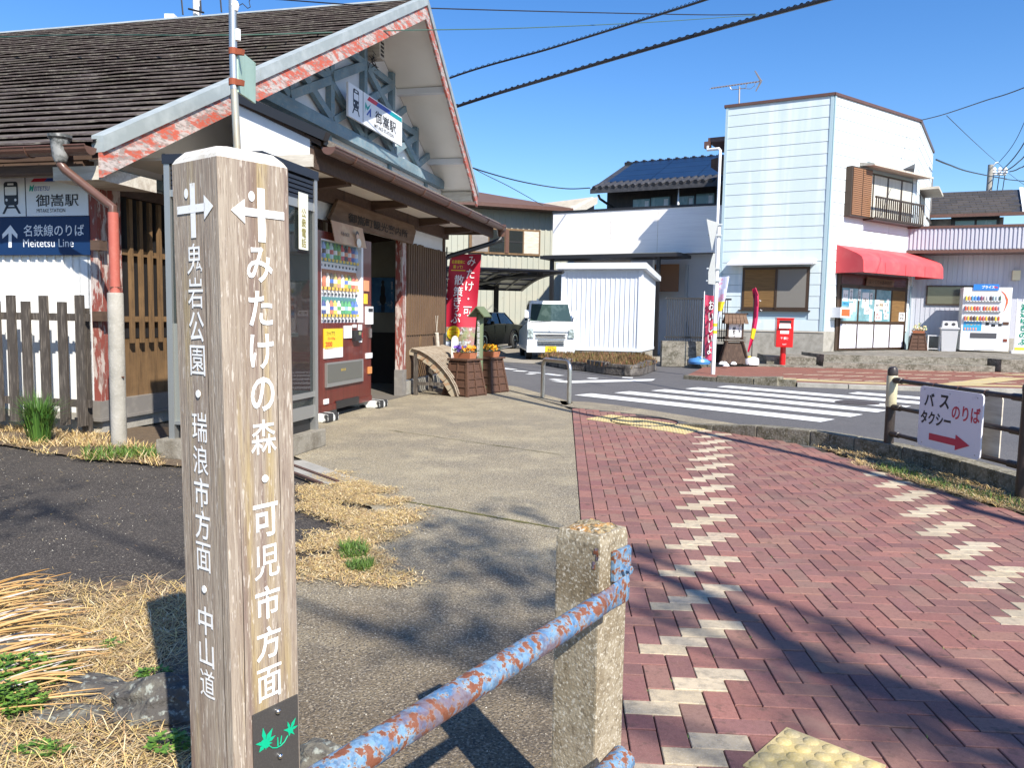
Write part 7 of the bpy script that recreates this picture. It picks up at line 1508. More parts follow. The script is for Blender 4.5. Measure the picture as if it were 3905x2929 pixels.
# small brown building piece between shop and tiled house is the shop's rear panel
# utility pole far right
up_ = D(*r7(1030, 1100), 52); upl = thing('utility_pole', 'distant concrete utility pole with three insulators beyond the tiled roof', 'utility pole', (up_.x, up_.y, 0)); ztp = D(*r7(1035, 905), 52).z
MB().tube([(up_.x, up_.y, 0), (up_.x, up_.y, ztp)], [.22, .15], 10).build('pole_shaft', m_conc, upl, smooth=True)
MB().tube([(up_.x, up_.y, ztp-.3), (up_.x+.3, up_.y, ztp+.1), (D(*r7(1120, 885), 52).x, up_.y, ztp+.15)], .05, 6).build('bracket', m_galv, upl)
zi = D(*r7(1100, 1010), 52).z; MB().tube([(up_.x, up_.y, zi), (D(*r7(1205, 1010), 52).x, up_.y, zi)], .05, 6).build('cross_arm', m_galv, upl)
for px in (1078, 1137, 1195): x = D(*r7(px, 1000), 52).x; MB().lathe([(.06, 0), (.17, .1), (.1, .2), (.15, .3), (.05, .45)], (x, up_.y, zi+.03), 8).build('insulator', m_whiteprint, upl); MB().tube([(x, up_.y, zi), (x-.3, up_.y, zi-4)], .03, 4).build('dropper', m_black, upl)
MB().lathe([(.1, 0), (.4, .3), (.35, 1.2), (.1, 1.4)], (up_.x+.45, up_.y, zi-2.6), 8).build('transformer', m_galv, upl)
# ================================================================== VEHICLES
m_blkc = mk('black_car_paint', (.006, .006, .007), .2, spec=.08); m_wcar = mk('white_car_paint', (.75, .78, .8), .28, coat=.5)
m_tyre = mk('tyre_rubber', (.02, .02, .02), .8); m_alloy = mk('alloy_rim', (.6, .6, .58), .25, .9); m_carg = mk('car_glass', (.05, .065, .06), .04, spec=.9, alpha=.9)
def loft(secs, mat, name, par, M, smooth=True):
    b = MB(M); n = len(secs[0])
    for s in secs: b.v += [Vector(p) for p in s]
    for i in range(len(secs)-1):
        for k in range(n-1): b.f.append((i*n+k, i*n+k+1, (i+1)*n+k+1, (i+1)*n+k))
    b.f.append(tuple(range(n))); b.f.append(tuple((len(secs)-1)*n+k for k in reversed(range(n))))
    return b.build(name, mat, par, smooth=smooth)
def wheel(M, x, y, r, par, spokes, side=-1):
    WMx = M @ Matrix.Translation((x, y, r)) @ Matrix.Rotation(pi/2 if side < 0 else -pi/2, 4, 'X')
    w = MB(WMx).lathe([(r*.62, -.09), (r*.95, -.09), (r, -.06), (r, .06), (r*.95, .09), (r*.62, .09)], (0, 0, 0), 26).build('wheel', m_tyre, par, smooth=True)
    zs = .085
    rim = MB(WMx); rim.lathe([(r*.70, zs-.06), (r*.70, zs+.01), (r*.64, zs+.012), (r*.6, zs-.02)], (0, 0, 0), 26); rim.lathe([(.04, zs-.03), (.045, zs), (.02, zs+.01)], (0, 0, 0), 10)
    rim.build('rim', m_alloy if spokes else m_whiteprint, w, smooth=True)
    MB(WMx).lathe([(r*.6, zs-.06), (r*.6, zs-.055)], (0, 0, 0), 20).build('brake_disc', m_black, w)
    for k in range(spokes):
        a = k*2*pi/spokes+.3; MB(WMx).hexa([(.03*cos(a-.6), .03*sin(a-.6), zs-.04), (r*.66*cos(a-.16), r*.66*sin(a-.16), zs-.03), (r*.66*cos(a+.16), r*.66*sin(a+.16), zs-.03), (.03*cos(a+.6), .03*sin(a+.6), zs-.04), (.03*cos(a-.6), .03*sin(a-.6), zs), (r*.66*cos(a-.16), r*.66*sin(a-.16), zs+.005), (r*.66*cos(a+.16), r*.66*sin(a+.16), zs+.005), (.03*cos(a+.6), .03*sin(a+.6), zs)]).build('spoke', m_alloy, w)
# black saloon: local x forward to the left (front), y across
z3_ = Z(1600, 600, 2600, 1350)
cd_ = 28.5
fw = D(*z3_(545, 1560), cd_); rw = D(*z3_(755, 1600), cd_+1.5)
CA = 180+66
cv = Vector((cos(radians(CA)), sin(radians(CA)), 0))
cy_ = Vector((-cv.y, cv.x, 0)); CM = FR((fw.x-cv.x*1.35-cy_.x*.86, fw.y-cv.y*1.35-cy_.y*.86, 0), CA)
car = thing('black_saloon', 'glossy black classic saloon with five spoke wheels under the carport', 'car', CM)
# local: +x front; near side is +y (camera) because frame X points left
def csec(x, zb, zs, zt, w, tw): return [(x, -w, zb), (x, -w, zs*.62), (x, -w*.98, zs), (x, -tw, zt), (x, tw, zt), (x, w*.98, zs), (x, w, zs*.62), (x, w, zb)]
w = .86
body = [csec(2.3, .35, .66, .68, w*.93, .7), csec(2.25, .25, .78, .82, w*.98, .74), csec(1.6, .2, .9, .95, w, .78), csec(.75, .2, .95, .99, w, .8), csec(-.6, .2, .96, .99, w, .8), csec(-1.5, .2, .95, .98, w, .78), csec(-2.3, .28, .9, .93, w*.97, .74), csec(-2.38, .4, .8, .82, w*.93, .7)]
loft(body, m_blkc, 'body', car, CM)
cab = [[(x0_, -tw_, .97), (x1_, -tr_, z_), (x1_, tr_, z_), (x0_, tw_, .97)] for x0_, x1_, tw_, tr_, z_ in ((.95, .25, .72, .58, 1.36), (.7, .15, .77, .6, 1.4), (-1.15, -.85, .77, .6, 1.4), (-1.6, -1.0, .74, .56, 1.35))]
loft(cab, m_carg, 'glasshouse', car, CM, False)
one('roof_skin', m_blkc, car, CM, (-.98, .22, -.6, .6, 1.375, 1.415), bevel=.015)
for sy in (-1, 1):
    for (a, c) in (((.93, .73*sy, .97), (.24, .59*sy, 1.38)), ((-.2, .78*sy, .97), (-.25, .61*sy, 1.39)), ((-1.55, .74*sy, .97), (-1.0, .58*sy, 1.38))): MB(CM).bar(a, c, .05, .03).build('pillar', m_blkc, car)
    MB(CM).tube([(.93, .735*sy, .985), (.24, .6*sy, 1.395), (-1.0, .6*sy, 1.4)], .012, 5).build('chrome_strip', m_alloy, car)
    one('door_line', m_black, car, CM, (.42, .43, .855*sy-.008, .855*sy+.008, .3, .93)); one('door_line', m_black, car, CM, (-.55, -.54, .855*sy-.008, .855*sy+.008, .3, .93)); one('wing_mirror', m_blkc, car, CM, (.62, .72, .8*sy-.0+.06*sy-.06, .8*sy+.06*sy+.06, .97, 1.09), bevel=.02)
    for x in (1.4, -1.35): MB(CM @ Matrix.Translation((x, .0, .34))).tube([(.42*cos(a*pi/12), .87*sy, .42*sin(a*pi/12)) for a in range(-1, 14)], .02, 5).build('wheel_arch', m_black, car); wheel(CM, x, sy*.8, .33, car, 5, 1) if sy > 0 else wheel(CM, x, sy*.8, .33, car, 0)
# flip rims outward for the near side
one('headlamp', m_alloy, car, CM, (2.24, 2.3, -.7, -.45, .6, .74)); one('headlamp', m_alloy, car, CM, (2.24, 2.3, .45, .7, .6, .74)); one('front_grille', m_black, car, CM, (2.29, 2.32, -.4, .4, .5, .72)); one('bumper', m_blkc, car, CM, (2.28, 2.4, -.8, .8, .3, .48), bevel=.02)
# white small truck: frame faces camera, local -y front
td = 23.2; tq = lambda x, y: D(*z3_(x, y), td)
tL, tR = tq(858, 1500), tq(1320, 1500); TW = 1.42
TFr = FR(((tL.x)+TW/2+.17, td, 0), 4); htk = tq(1000, 1205).z
tk = thing('small_truck', 'white small flat nosed truck with yellow number plate parked beside the shed', 'truck', TFr)
h2 = TW/2; zt3 = htk; zbelt = tq(1000, 1390).z; zbot = tq(1000, 1640).z
print('TRUCK', htk, zbelt, zbot, tL)
secs = []
for y, z1, hw2 in ((-.02, zbelt-.02, h2*.97), (.0, zbelt, h2)): pass
MB(TFr).hexa([(-h2, 0, zbot), (h2, 0, zbot), (h2, 3.2, zbot), (-h2, 3.2, zbot), (-h2*.985, .1, zbelt), (h2*.985, .1, zbelt), (h2*.985, 3.2, zbelt*.75), (-h2*.985, 3.2, zbelt*.75)]).build('body', m_wcar, tk, bevel=.05)
MB(TFr).hexa([(-h2*.98, .1, zbelt-.03), (h2*.98, .1, zbelt-.03), (h2*.98, 1.35, zbelt-.03), (-h2*.98, 1.35, zbelt-.03), (-h2*.84, .52, zt3), (h2*.84, .52, zt3), (h2*.84, 1.3, zt3), (-h2*.84, 1.3, zt3)]).build('cab', m_wcar, tk, bevel=.045)
def fy(z): return .1+(z-zbelt)/(zt3-zbelt)*.42
def fx(z): return h2*(.98-.14*(z-zbelt)/(zt3-zbelt))
za, zb_ = zbelt+.04, zt3-.1
MB(TFr).hexa([(-fx(za)+.07, fy(za)-.006, za), (fx(za)-.07, fy(za)-.006, za), (fx(za)-.07, fy(za)+.03, za), (-fx(za)+.07, fy(za)+.03, za), (-fx(zb_)+.06, fy(zb_)-.006, zb_), (fx(zb_)-.06, fy(zb_)-.006, zb_), (fx(zb_)-.06, fy(zb_)+.03, zb_), (-fx(zb_)+.06, fy(zb_)+.03, zb_)]).build('windscreen', mk('truck_glass', (.035, .06, .055), .06, spec=.9, layers=[((3, 3, 3), 3, .5, .6, (.09, .13, .12), .5)]), tk)
for sx_ in (-1, 1):
    s = lambda z: (sx_*(fx(z)+.004)); MB(TFr).prism([(s(za), .3, za), (s(za), 1.1, za), (s(zb_), 1.1, zb_), (s(zb_), .62, zb_)], (sx_*.006, 0, 0)).build('side_window', m_carg, tk)
    hl = MB(TFr); hz0, hz1 = zbot+.42, zbelt-.2
    hl.hexa([(sx_*(h2-.01)-.0, -.015, hz0), (sx_*(h2-.2), -.015, hz0), (sx_*(h2-.2), .05, hz0), (sx_*(h2-.01), .05, hz0), (sx_*(h2-.04), -.0, hz1), (sx_*(h2-.17), -.0, hz1), (sx_*(h2-.17), .08, hz1), (sx_*(h2-.04), .1, hz1)]); hl.build('headlight', mk('headlight_glass_%d' % sx_, (.22, .24, .22), .1, .4, layers=[(12, 3, .5, .58, (.6, .62, .6), .8)]), tk)
    MB(TFr).tube([(sx_*(h2-.08), .12, zbelt+.02), (sx_*(h2+.0), .08, zbelt+.25), (sx_*(h2+.0), .09, zbelt+.38)], .012, 5).build('mirror_arm', m_black, tk)
    one('wing_mirror', m_wcar, tk, TFr, (sx_*(h2+.02)-.06, sx_*(h2+.02)+.06, .04, .1, zbelt+.12, zbelt+.36), bevel=.015)
    for y in (.55, 2.6): wheel(TFr @ Matrix.Rotation(pi/2, 4, 'Z'), y, -sx_*(h2-.1), .27, tk, 0)
one('panel_seam', m_bin, tk, TFr, (-.56, .56, -.012, .03, zbelt-.245, zbelt-.235))
for k in range(4): one('grille_slot', m_steel if k == 0 else m_dark, tk, TFr, (-.45, .45, -.014, .0, zbelt-.33-k*.045, zbelt-.308-k*.045))
for k in range(4): one('grille_slot', m_black, tk, TFr, (-.4, .4, -.016, .0, zbot+.33-k*.05, zbot+.355-k*.05))
one('bumper', m_wcar, tk, TFr, (-h2-.01, h2+.01, -.05, .05, zbot-.02, zbot+.16), bevel=.02)
npl = one('number_plate', mk('yellow_plate', (.75, .5, .01), .5), tk, TFr, (-.17, .17, -.066, -.052, zbot-.0, zbot+.17)); text('94-25', m_blackprint, npl, TFr, .02, zbot+.06, w=.24, h=.08, y=-.07, off=.01); text('岐阜480', m_blackprint, npl, TFr, 0, zbot+.135, w=.15, h=.035, y=-.07)
text('S', m_steel, tk, TFr, -.02, zbelt-.16, w=.09, h=.09, y=-.005, off=.03, shear=-.3)
MB(TFr @ Matrix.Translation((.28, .42, zbelt+.0))).tube([(.17*cos(a*pi/8), .04*sin(a*pi/8), .05+.12*sin(a*pi/8)) for a in range(16)], .014, 6, closed=True).build('steering_wheel', m_black, tk)
one('rear_mirror', m_bin, tk, TFr, (-.02, .2, fy(zb_)-.02, fy(zb_)-.01, zb_-.16, zb_-.05)); MB(TFr).lathe([(.02, 0), (.03, .05), (.01, .07)], (-.35, .7, zt3-.01), 8).build('roof_lamp', m_whiteprint, tk)
MB(TFr).tube([(-.6, .1, zbelt-.0), (-.0, .1, zbelt+.03)], .008, 5).build('wiper', m_black, tk)
# ================================================================== POLE BEHIND THE GUIDE POST, ROOF ITEMS
pz = 5.2; pb = D(905, 566, pz); pt_ = D(882, -500, pz)
gpo = thing('grey_pole', 'slim grey steel pole with a pale green plate rising behind the guide post', 'pole', (pb.x, pb.y, 0))
MB().tube([(pb.x, pz, 0), (pb.x, pz, pb.z), D(893, 340, pz)], .024, 12).build('lower_tube', mk('rust_stained_tube', (.42, .42, .36), .5, .4, layers=[((9, 9, 2), 4, .5, .62, (.4, .26, .12), .7)]), gpo, smooth=True)
MB().tube([D(893, 340, pz), D(889, 180, pz), pt_], .025, 12).build('upper_tube', m_galv, gpo, smooth=True)
for py in (195, 312): c = D(890, py, pz); MB().lathe([(.03, -.02), (.03, .02)], tuple(c), 12).build('rusty_clamp', mk('rust_red_clamp', (.28, .07, .03), .8), gpo); MB().bar(c, c+Vector((.07, -.02, -.01)), .03, .035).build('clamp_bolt', bpy.data.materials['rust_red_clamp'], gpo)
gpp = [D(900, 185, pz), D(968, 240, pz+.55), D(968, 394, pz+.55), D(902, 350, pz)]
MB().prism(gpp, Vector((.015, -.005, 0))).build('green_plate', mk('pale_green_plate', (.48, .66, .53), .6, layers=[((6, 6, 2), 4, .5, .65, (.36, .52, .4), .6)]), gpo)
ins = D(895, 22, pz); MB().lathe([(.02, -.03), (.03, 0), (.02, .03)], tuple(ins), 10).build('insulator', m_whiteprint, gpo); i2 = D(907, 132, pz); MB().lathe([(.018, -.035), (.018, .035)], tuple(i2), 10).build('insulator', m_whiteprint, gpo)
MB().tube([ins+Vector((.02, 0, 0)), D(925, 12, pz), D(945, 30, pz), D(955, 25, pz), D(950, 5, pz), D(960, -20, pz)], .003, 5).build('drop_wire', m_black, gpo)
MB().tube([ins, D(903, 60, pz), i2], .003, 5).build('drop_wire', m_black, gpo)
# white utility pole beyond the ridge
wq = D(747, 50, 24); wu = thing('utility_pole', 'white topped utility pole showing above the station ridge', 'utility pole', (wq.x, wq.y, 0)); MB().tube([(wq.x, wq.y, 0), D(743, -600, 24)], .12, 12).build('pole_shaft', m_whiteprint, wu, smooth=True)
for a, c in (((718, 32), (778, 47)), ((764, 0), (767, 48))): MB().tube([D(*a, 23.8), D(*c, 23.8)], .03, 5).build('step_bolt', m_black, wu)
for i, (a, c, lab_) in enumerate((((685, 0), (698, 55), 'short dark stay wire left of the pole above the ridge'), ((840, 0), (845, 45), 'short dark wire right of the pole above the ridge'))):
    MB().tube([D(a[0]-40, a[1]-500, 24), D(*c, 24)], .025, 5).build('stay_wire', m_black, None, label=lab_, cat='wire')
wb_ = D(645, 60, 20); one('roof_box', m_whiteprint, None, None, (wb_.x-.12, wb_.x+.12, wb_.y, wb_.y+.2, wb_.z-.1, wb_.z+.06), label='tiny pale box on the station ridge left of the white pole', cat='roof box')
# ================================================================== OVERHEAD LINES
def wire(pts, r, label, group=None, coil=None, mat=m_black, name='overhead_line', amp=.0):
    P = [Vector(p) for p in pts]
    def cat(t):
        n = len(P)-1; i = min(int(t*n), n-1); u = t*n-i; p0 = P[max(i-1, 0)]; p1 = P[i]; p2 = P[i+1]; p3 = P[min(i+2, n)]
        return .5*((2*p1)+(p2-p0)*u+(2*p0-5*p1+4*p2-p3)*u*u+(3*p1-p0-3*p2+p3)*u**3)
    N = 60; Q = [cat(i/N) for i in range(N+1)]
    b = MB().tube(Q, r, 6)
    if coil:
        cr, turns = coil; n = turns*9
        b.tube([cat(i/n)+Vector((0, cr*cos(i*2*pi/9), cr*1.0+cr*sin(i*2*pi/9))) for i in range(n+1)], r*.3, 4)
    return b.build(name, mat, None, smooth=True, label=label, cat='cable', **({'group': group} if group else {}))
g_ = 'overhead lines crossing the sky'
wire([D(1200, 520, 20), D(1700, 302, 19), D(2100, 183, 17.5), D(2400, 90, 16), D(2683, 0, 14.5), D(2850, -60, 13), D(3700, -420, 9)], .022, 'upper thick black cable with spiral wrap rising from the gable to the top edge', g_, (.022, 110))
wire([D(1200, 600, 19), D(1718, 413, 18), D(2150, 280, 16.5), D(2700, 120, 14.5), D(3170, -8, 12.5), D(3400, -75, 11.5), D(4500, -480, 8)], .034, 'thickest black cable bundle, the lower of the two rising to the top edge', g_, (.024, 110))
wire([D(1050, -5, 14), D(1400, 20, 14), D(1650, 30, 15), D(2200, 45, 17), D(2700, 55, 19), D(2880, 52, 20)], .011, 'thin wire just under the top edge running level to the right of the gable peak', g_)
wire([D(-1200, 190, 16), D(-40, 142, 13), D(300, 132, 12), D(900, 132, 11), D(1500, 115, 13), D(2000, 105, 16), D(2500, 82, 19), D(2890, 55, 22)], .009, 'thin greenish wire crossing in front of the brown shingled roof', g_, mat=mk('green_wire', (.06, .12, .09), .5))
wire([D(1700, 590, 22), D(1790, 635, 22), D(1980, 690, 24), D(2150, 718, 27), D(2250, 716, 30)], .02, 'drooping wire from the station gable to the dark house eave', g_)
wire([D(1770, 622, 24), D(1850, 665, 26), D(1950, 715, 28), D(2070, 783, 32)], .012, 'faint thin wire under the drooping one left of the grey roof', g_)
wire([D(3510, 458, 25), D(3597, 436, 24), D(3750, 385, 22), D(3950, 315, 20), D(4900, -100, 14)], .014, 'wire rising right from the top corner of the pale blue shop', g_)
wire([D(3570, 608, 29), D(3620, 628, 32), D(3700, 655, 40), D(3830, 680, 52), D(3950, 695, 60), D(4600, 760, 90)], .03, 'wire running right from the shop rear panel past the distant pole', g_)
for i, (a, b_, c) in enumerate((((3820, 650), (3875, 590), (3950, 470)), ((3835, 652), (3880, 620), (3950, 540)), ((3850, 654), (3885, 642), (3950, 590)), ((3810, 618), (3870, 540), (3950, 370)))):
    wire([D(*a, 52), D(*b_, 50), D(*c, 46), D(c[0]+420, c[1]-[700, 560, 440, 900][i], 36)], .035 if i < 3 else .02, ['highest of the three thick wires fanning right from the distant pole', 'middle of the three thick wires fanning right from the distant pole', 'lowest of the three thick wires fanning right from the distant pole', 'thin wire climbing steeply right from the distant pole top'][i], g_)
wire([D(3610, 440, 30), D(3720, 545, 38), D(3805, 620, 52), D(3950, 735, 60), D(4500, 1100, 70)], .013, 'hair thin stay wire slanting down to the distant pole top', g_)
# ================================================================== OFF-FRAME CASTERS: tree behind the viewer and the cable that shades the bricks
SH = Vector((-SUN_AZ.x, -SUN_AZ.y))/math.tan(SUN_EL)
def above(g, h): return Vector((g[0]-SH.x*h, g[1]-SH.y*h, h))
cab_ = [above(G(*p), 5.6) for p in [(2230, 1580), (2480, 1612), (2760, 1670), (3060, 1738), (3380, 1822), (3700, 1915), (3990, 2020)]]
wire([cab_[0]+Vector((-3, 6, .8))]+cab_+[cab_[-1]+Vector((3, -7, .6))], .06, 'bundled black service cable overhead behind the viewer that shades the brick paving', g_)
m_bark = mk('tree_bark', (.09, .065, .045), .9, layers=[((8, 8, 2), 4, .45, .65, (.05, .035, .025), .8)], bump=(20, .8, .02)); m_tlf = mk('tree_leaf', (.05, .09, .025), .7, isl=[(.04, .07, .02), (.07, .12, .03), (.05, .09, .02)])
tr = thing('pine_tree', 'tall pine with spreading limbs behind the viewer, casting soft shade on the paving', 'tree', (11.6, -13.5, 0))
MB().tube([(11.6, -13.5, 0), (11.4, -13.2, 3), (11.5, -13.0, 6), (11.1, -12.8, 9), (11.0, -12.7, 12)], [.26, .22, .18, .13, .05], 12).build('trunk', m_bark, tr, smooth=True)
def limb(pts, rs): MB().tube(pts, rs, 8).build('limb', m_bark, tr, smooth=True)
hB = 8.2
band_ = [above(G(*p), hB) for p in [(2330, 2130), (2560, 2215), (2808, 2335), (3098, 2535), (3388, 2640), (3824, 2790), (4300, 2950)]]
limb([Vector((11.1, -12.8, 8.6))]+band_[::-1], [.12, .11, .1, .1, .09, .085, .06, .03])
crown = MB(); random.seed(21)
def clump(c, r, n):
    for i in range(n):
        v = Vector((random.gauss(0, 1), random.gauss(0, 1), random.gauss(0, .5))); v = v.normalized()*r*random.random()**.5; p = c+v
        a = Vector((random.uniform(-1, 1), random.uniform(-1, 1), random.uniform(-1, 1))).normalized()*.09; b_ = a.cross(Vector((random.random(), random.random(), 1))).normalized()*.045
        crown.add([p-a, p+b_, p+a], [(0, 1, 2)])
spots = [((1690, 2060), .3), ((1560, 2110), .3), ((1760, 1990), .22), ((1960, 1945), .2), ((1890, 2080), .25), ((2010, 2150), .25), ((2080, 2260), .25), ((2050, 2370), .25), ((1700, 2320), .25), ((1640, 2420), .22), ((1830, 2440), .2), ((2060, 2480), .2), ((2140, 2130), .2), ((1740, 2190), .2), ((60, 1880), .35), ((170, 1945), .25), ((30, 1960), .3), ((3150, 2420), .15), ((3000, 2640), .2), ((3350, 2700), .22), ((3700, 2850), .25), ((2450, 2110), .12), ((2560, 2330), .15)]
last = Vector((9.0, -9.8, 8.8))
for k, (px, r) in enumerate(spots):
    h = 7.2+1.8*((k*37) % 10)/10; c = above(G(*px), h); clump(c, r*1.25, 48 if r > .2 else 28)
    if k % 3 == 0: limb([last, (last+c)/2+Vector((0, 0, .5)), c], [.05, .035, .015])
for k in range(16):
    c = Vector((12.2+random.uniform(-2, 3), -14+random.uniform(-3, 1), 9+random.uniform(0, 3.5))); clump(c, .7, 200)
crown.build('crown', m_tlf, tr, kind='stuff')
# trees and buildings behind the viewer, seen only in reflections
# ================================================================== DRY GRASS, WEEDS, REEDS, STONES
STR = [(.52, .36, .14), (.7, .53, .22), (.3, .18, .09), (.56, .37, .18), (.8, .68, .42), (.2, .12, .06), (.72, .52, .18), (.45, .33, .2)]
m_straw = mk('dry_grass', STR[0], .75, isl=STR); m_grn = mk('fresh_grass', (.08, .16, .02), .6, isl=[(.06, .13, .015), (.12, .2, .03), (.09, .17, .02), (.05, .1, .02)])
def blades(n, poly, lmin, lmax, w, up, z0=.004, mb=None, dens=None, rag=0):
    mb = mb or MB(); P = [Vector((p[0], p[1])) for p in poly]; xs = [p.x for p in P]; ys = [p.y for p in P]; c = 0; t = 0
    while c < n and t < n*12:
        t += 1; x, y = random.uniform(min(xs)-rag, max(xs)+rag), random.uniform(min(ys)-rag, max(ys)+rag)
        if not inside(x+rag*noise.noise(Vector((x*5, y*5, 1)))+rag*random.gauss(0, .25), y+rag*noise.noise(Vector((x*5, y*5, 7)))+rag*random.gauss(0, .25), P): continue
        if dens and random.random() > dens(x, y): continue
        c += 1; a = random.uniform(0, 6.283); L = random.uniform(lmin, lmax); e = random.uniform(*up); ww = w*random.uniform(.6, 1.4)
        d = Vector((cos(a)*cos(e), sin(a)*cos(e), sin(e)))*L; s = Vector((-sin(a), cos(a), 0))*ww; p = Vector((x, y, z0+random.uniform(0, .007))); mid = p+d*.55+Vector((random.uniform(-.1, .1)*L, random.uniform(-.1, .1)*L, .05*L))
        mb.add([p-s, p+s, mid+s*.8, mid-s*.8, p+d-Vector((0, 0, L*.12*(e < .5)))], [(0, 1, 2, 3), (3, 2, 4)])
    return mb
random.seed(5)
near_p = [(-2.9, 1.3), (-.25, 1.2), (-.3, 1.65), (-.62, 1.9), (-.95, 2.15), (-1.22, 2.7), (-1.32, 3.3), (-1.55, 3.62), (-2.1, 3.5), (-2.5, 3.3), (-3.2, 3.2)]
dn_ = lambda x, y: .35+.9*noise.noise(Vector((x*2.2, y*2.2, 0)))+.3
blades(30000, near_p, .05, .15, .0014, (.0, .4), dens=dn_, rag=.12).build('dry_grass', m_straw, None, kind='stuff', label='matted dry straw grass around the foot of the guide post', cat='grass')
mid_p = [(-1.42, 5.0), (-1.55, 6.1), (-1.4, 6.28), (-1.05, 5.82), (-.78, 5.4), (-.6, 4.95), (-.62, 4.6), (-.78, 4.3), (-.62, 3.95), (-.42, 3.66), (-.8, 3.66), (-1.15, 3.82), (-1.5, 3.85), (-1.15, 4.3), (-1.05, 4.8)]
blades(22000, mid_p, .025, .06, .002, (.0, .3), rag=.16, dens=lambda x, y: .55+1.3*noise.noise(Vector((x*4, y*4, 2)))+.25).build('dry_grass', m_straw, None, kind='stuff', label='yellow dry grass patch between dark asphalt and pale concrete', cat='grass')
wall_p = [(-7, 8.3), (-7, 7.5), (-4.8, 7.35), (-3.6, 6.6), (-2.55, 6.35), (-2.6, 6.75), (-3.0, 6.95), (-3.7, 7.5), (-4.2, 8.0), (-5.0, 8.25)]
blades(6500, wall_p, .04, .13, .0025, (.0, .8), rag=.2, dens=lambda x, y: .35+1.6*noise.noise(Vector((x*2.5, y*2.5, 9)))).build('dry_grass', m_straw, None, kind='stuff', label='dry grass strip along the foot of the station wall and fence', cat='grass')
kerb_p = [(3.2, 8.05), (3.24, 7.45), (3.22, 6.9), (3.27, 6.45), (3.42, 5.8), (3.6, 5.2), (3.9, 4.6), (4.0, 4.5), (3.88, 5.7), (3.78, 6.5), (3.62, 7.2), (3.4, 7.75)]
blades(8000, kerb_p, .04, .11, .0018, (.0, .45), rag=.12, dens=lambda x, y: .6+1.2*noise.noise(Vector((x*4, y*4, 4)))).build('dry_grass', m_straw, None, kind='stuff', label='dry grass strip between the brick paving and the mossy kerb', cat='grass')
blades(1200, [(3.22, 6.9), (3.27, 6.45), (3.45, 5.8), (3.6, 5.2), (3.75, 5.3), (3.6, 6.0), (3.4, 6.9)], .03, .09, .002, (.2, 1.2)).build('green_grass', m_grn, None, kind='stuff', label='fresh green grass edging the bricks below the fence', cat='grass')
gpx = lambda pts: [tuple(G(*p)[:2]) for p in pts]
blades(500, gpx([(1300, 2090), (1390, 2080), (1400, 2130), (1300, 2140)]), .03, .07, .002, (.3, 1.3)).build('green_grass', m_grn, None, kind='stuff', label='small bright green tuft in the middle of the yellow grass patch', cat='grass')
blades(500, gpx([(1320, 2160), (1430, 2150), (1400, 2190), (1340, 2185)]), .03, .06, .002, (.3, 1.3)).build('green_grass', m_grn, None, kind='stuff', label='low green tuft below the first one in the yellow grass patch', cat='grass')
blades(900, gpx([(310, 1730), (480, 1720), (640, 1725), (600, 1755), (330, 1760)]), .04, .12, .003, (.3, 1.3)).build('green_grass', m_grn, None, kind='stuff', label='green grass fringe along the asphalt by the concrete pipe', cat='grass')
# tuft of long green leaves by the fence
tf = thing('grass_clump', 'tall dark green clump of long grassy leaves in front of the picket fence', 'plant', G(150, 1690))
b = MB(); c0 = G(150, 1690)
for i in range(420):
    a = random.uniform(0, 6.283); L = random.uniform(.3, .62); ln_ = random.uniform(.05, .85)**1.3; s = Vector((-sin(a), cos(a), 0))*.005; base = c0+Vector((cos(a)*.1*random.random(), sin(a)*.08*random.random(), 0)); out = Vector((cos(a), sin(a), 0))
    p1 = base+out*L*ln_*.3+Vector((0, 0, L*.55)); p2 = base+out*L*ln_*.85+Vector((0, 0, L*(.95-.45*ln_)))
    b.add([base-s, base+s, p1+s, p1-s, p2], [(0, 1, 2, 3), (3, 2, 4)])
b.build('long_leaves', mk('iris_leaf', (.04, .1, .02), .45, isl=[(.025, .07, .012), (.05, .13, .02), (.1, .2, .03), (.03, .09, .02)]), tf, kind='stuff')
# leafy green weeds at lower left
def weed(center, rx, ry, n, label, h=.075, sz=.015):
    t = thing('weed_clump', label, 'plant', (center.x, center.y, 0)); b = MB(); st = MB()
    for i in range(n):
        a = random.uniform(0, 6.283); r = random.random()**.5; x = center.x+rx*r*cos(a); y = center.y+ry*r*sin(a); z = h*(1-.6*r)*random.uniform(.3, 1.1)+.01
        for k in range(4):
            q = a+k*1.57+random.uniform(-.4, .4); s = sz*random.uniform(.6, 1.2); d = Vector((cos(q), sin(q), random.uniform(-.1, .5)))*s; w_ = Vector((-sin(q), cos(q), 0))*s*.42; p = Vector((x, y, z))
            b.add([p, p+d*.5+w_, p+d*1.15, p+d*.5-w_+Vector((0, 0, .002))], [(0, 1, 2), (0, 2, 3)])
        if i % 3 == 0: st.tube([(x+random.uniform(-.01, .01), y, .0), (x, y, z)], .0012, 4)
    b.build('leaves', mk('weed_leaf', (.08, .17, .025), .5, isl=[(.04, .1, .015), (.09, .19, .025), (.16, .28, .04)]), t, kind='stuff'); st.build('stems', m_grn, t, kind='stuff')
c1w = G(70, 2560); c2w = G(40, 2700)
weed(G(70, 2590), .2, .12, 420, 'bright green chickweed clump at the left edge under the dry reeds'); weed(G(20, 2720), .13, .08, 240, 'lower green chickweed clump at the bottom left corner', .1)
weed(G(660, 2870), .07, .06, 36, 'small green weed in the shade at the foot of the guide post', .06, .018); weed(G(590, 2600), .06, .04, 30, 'tiny green weed in the post shadow', .05, .016); weed(G(160, 2890), .09, .04, 70, 'low green moss like weed near the bottom left edge', .04, .012); weed(G(430, 2480), .04, .03, 18, 'single green sprig in the dry grass left of the post', .04, .014)
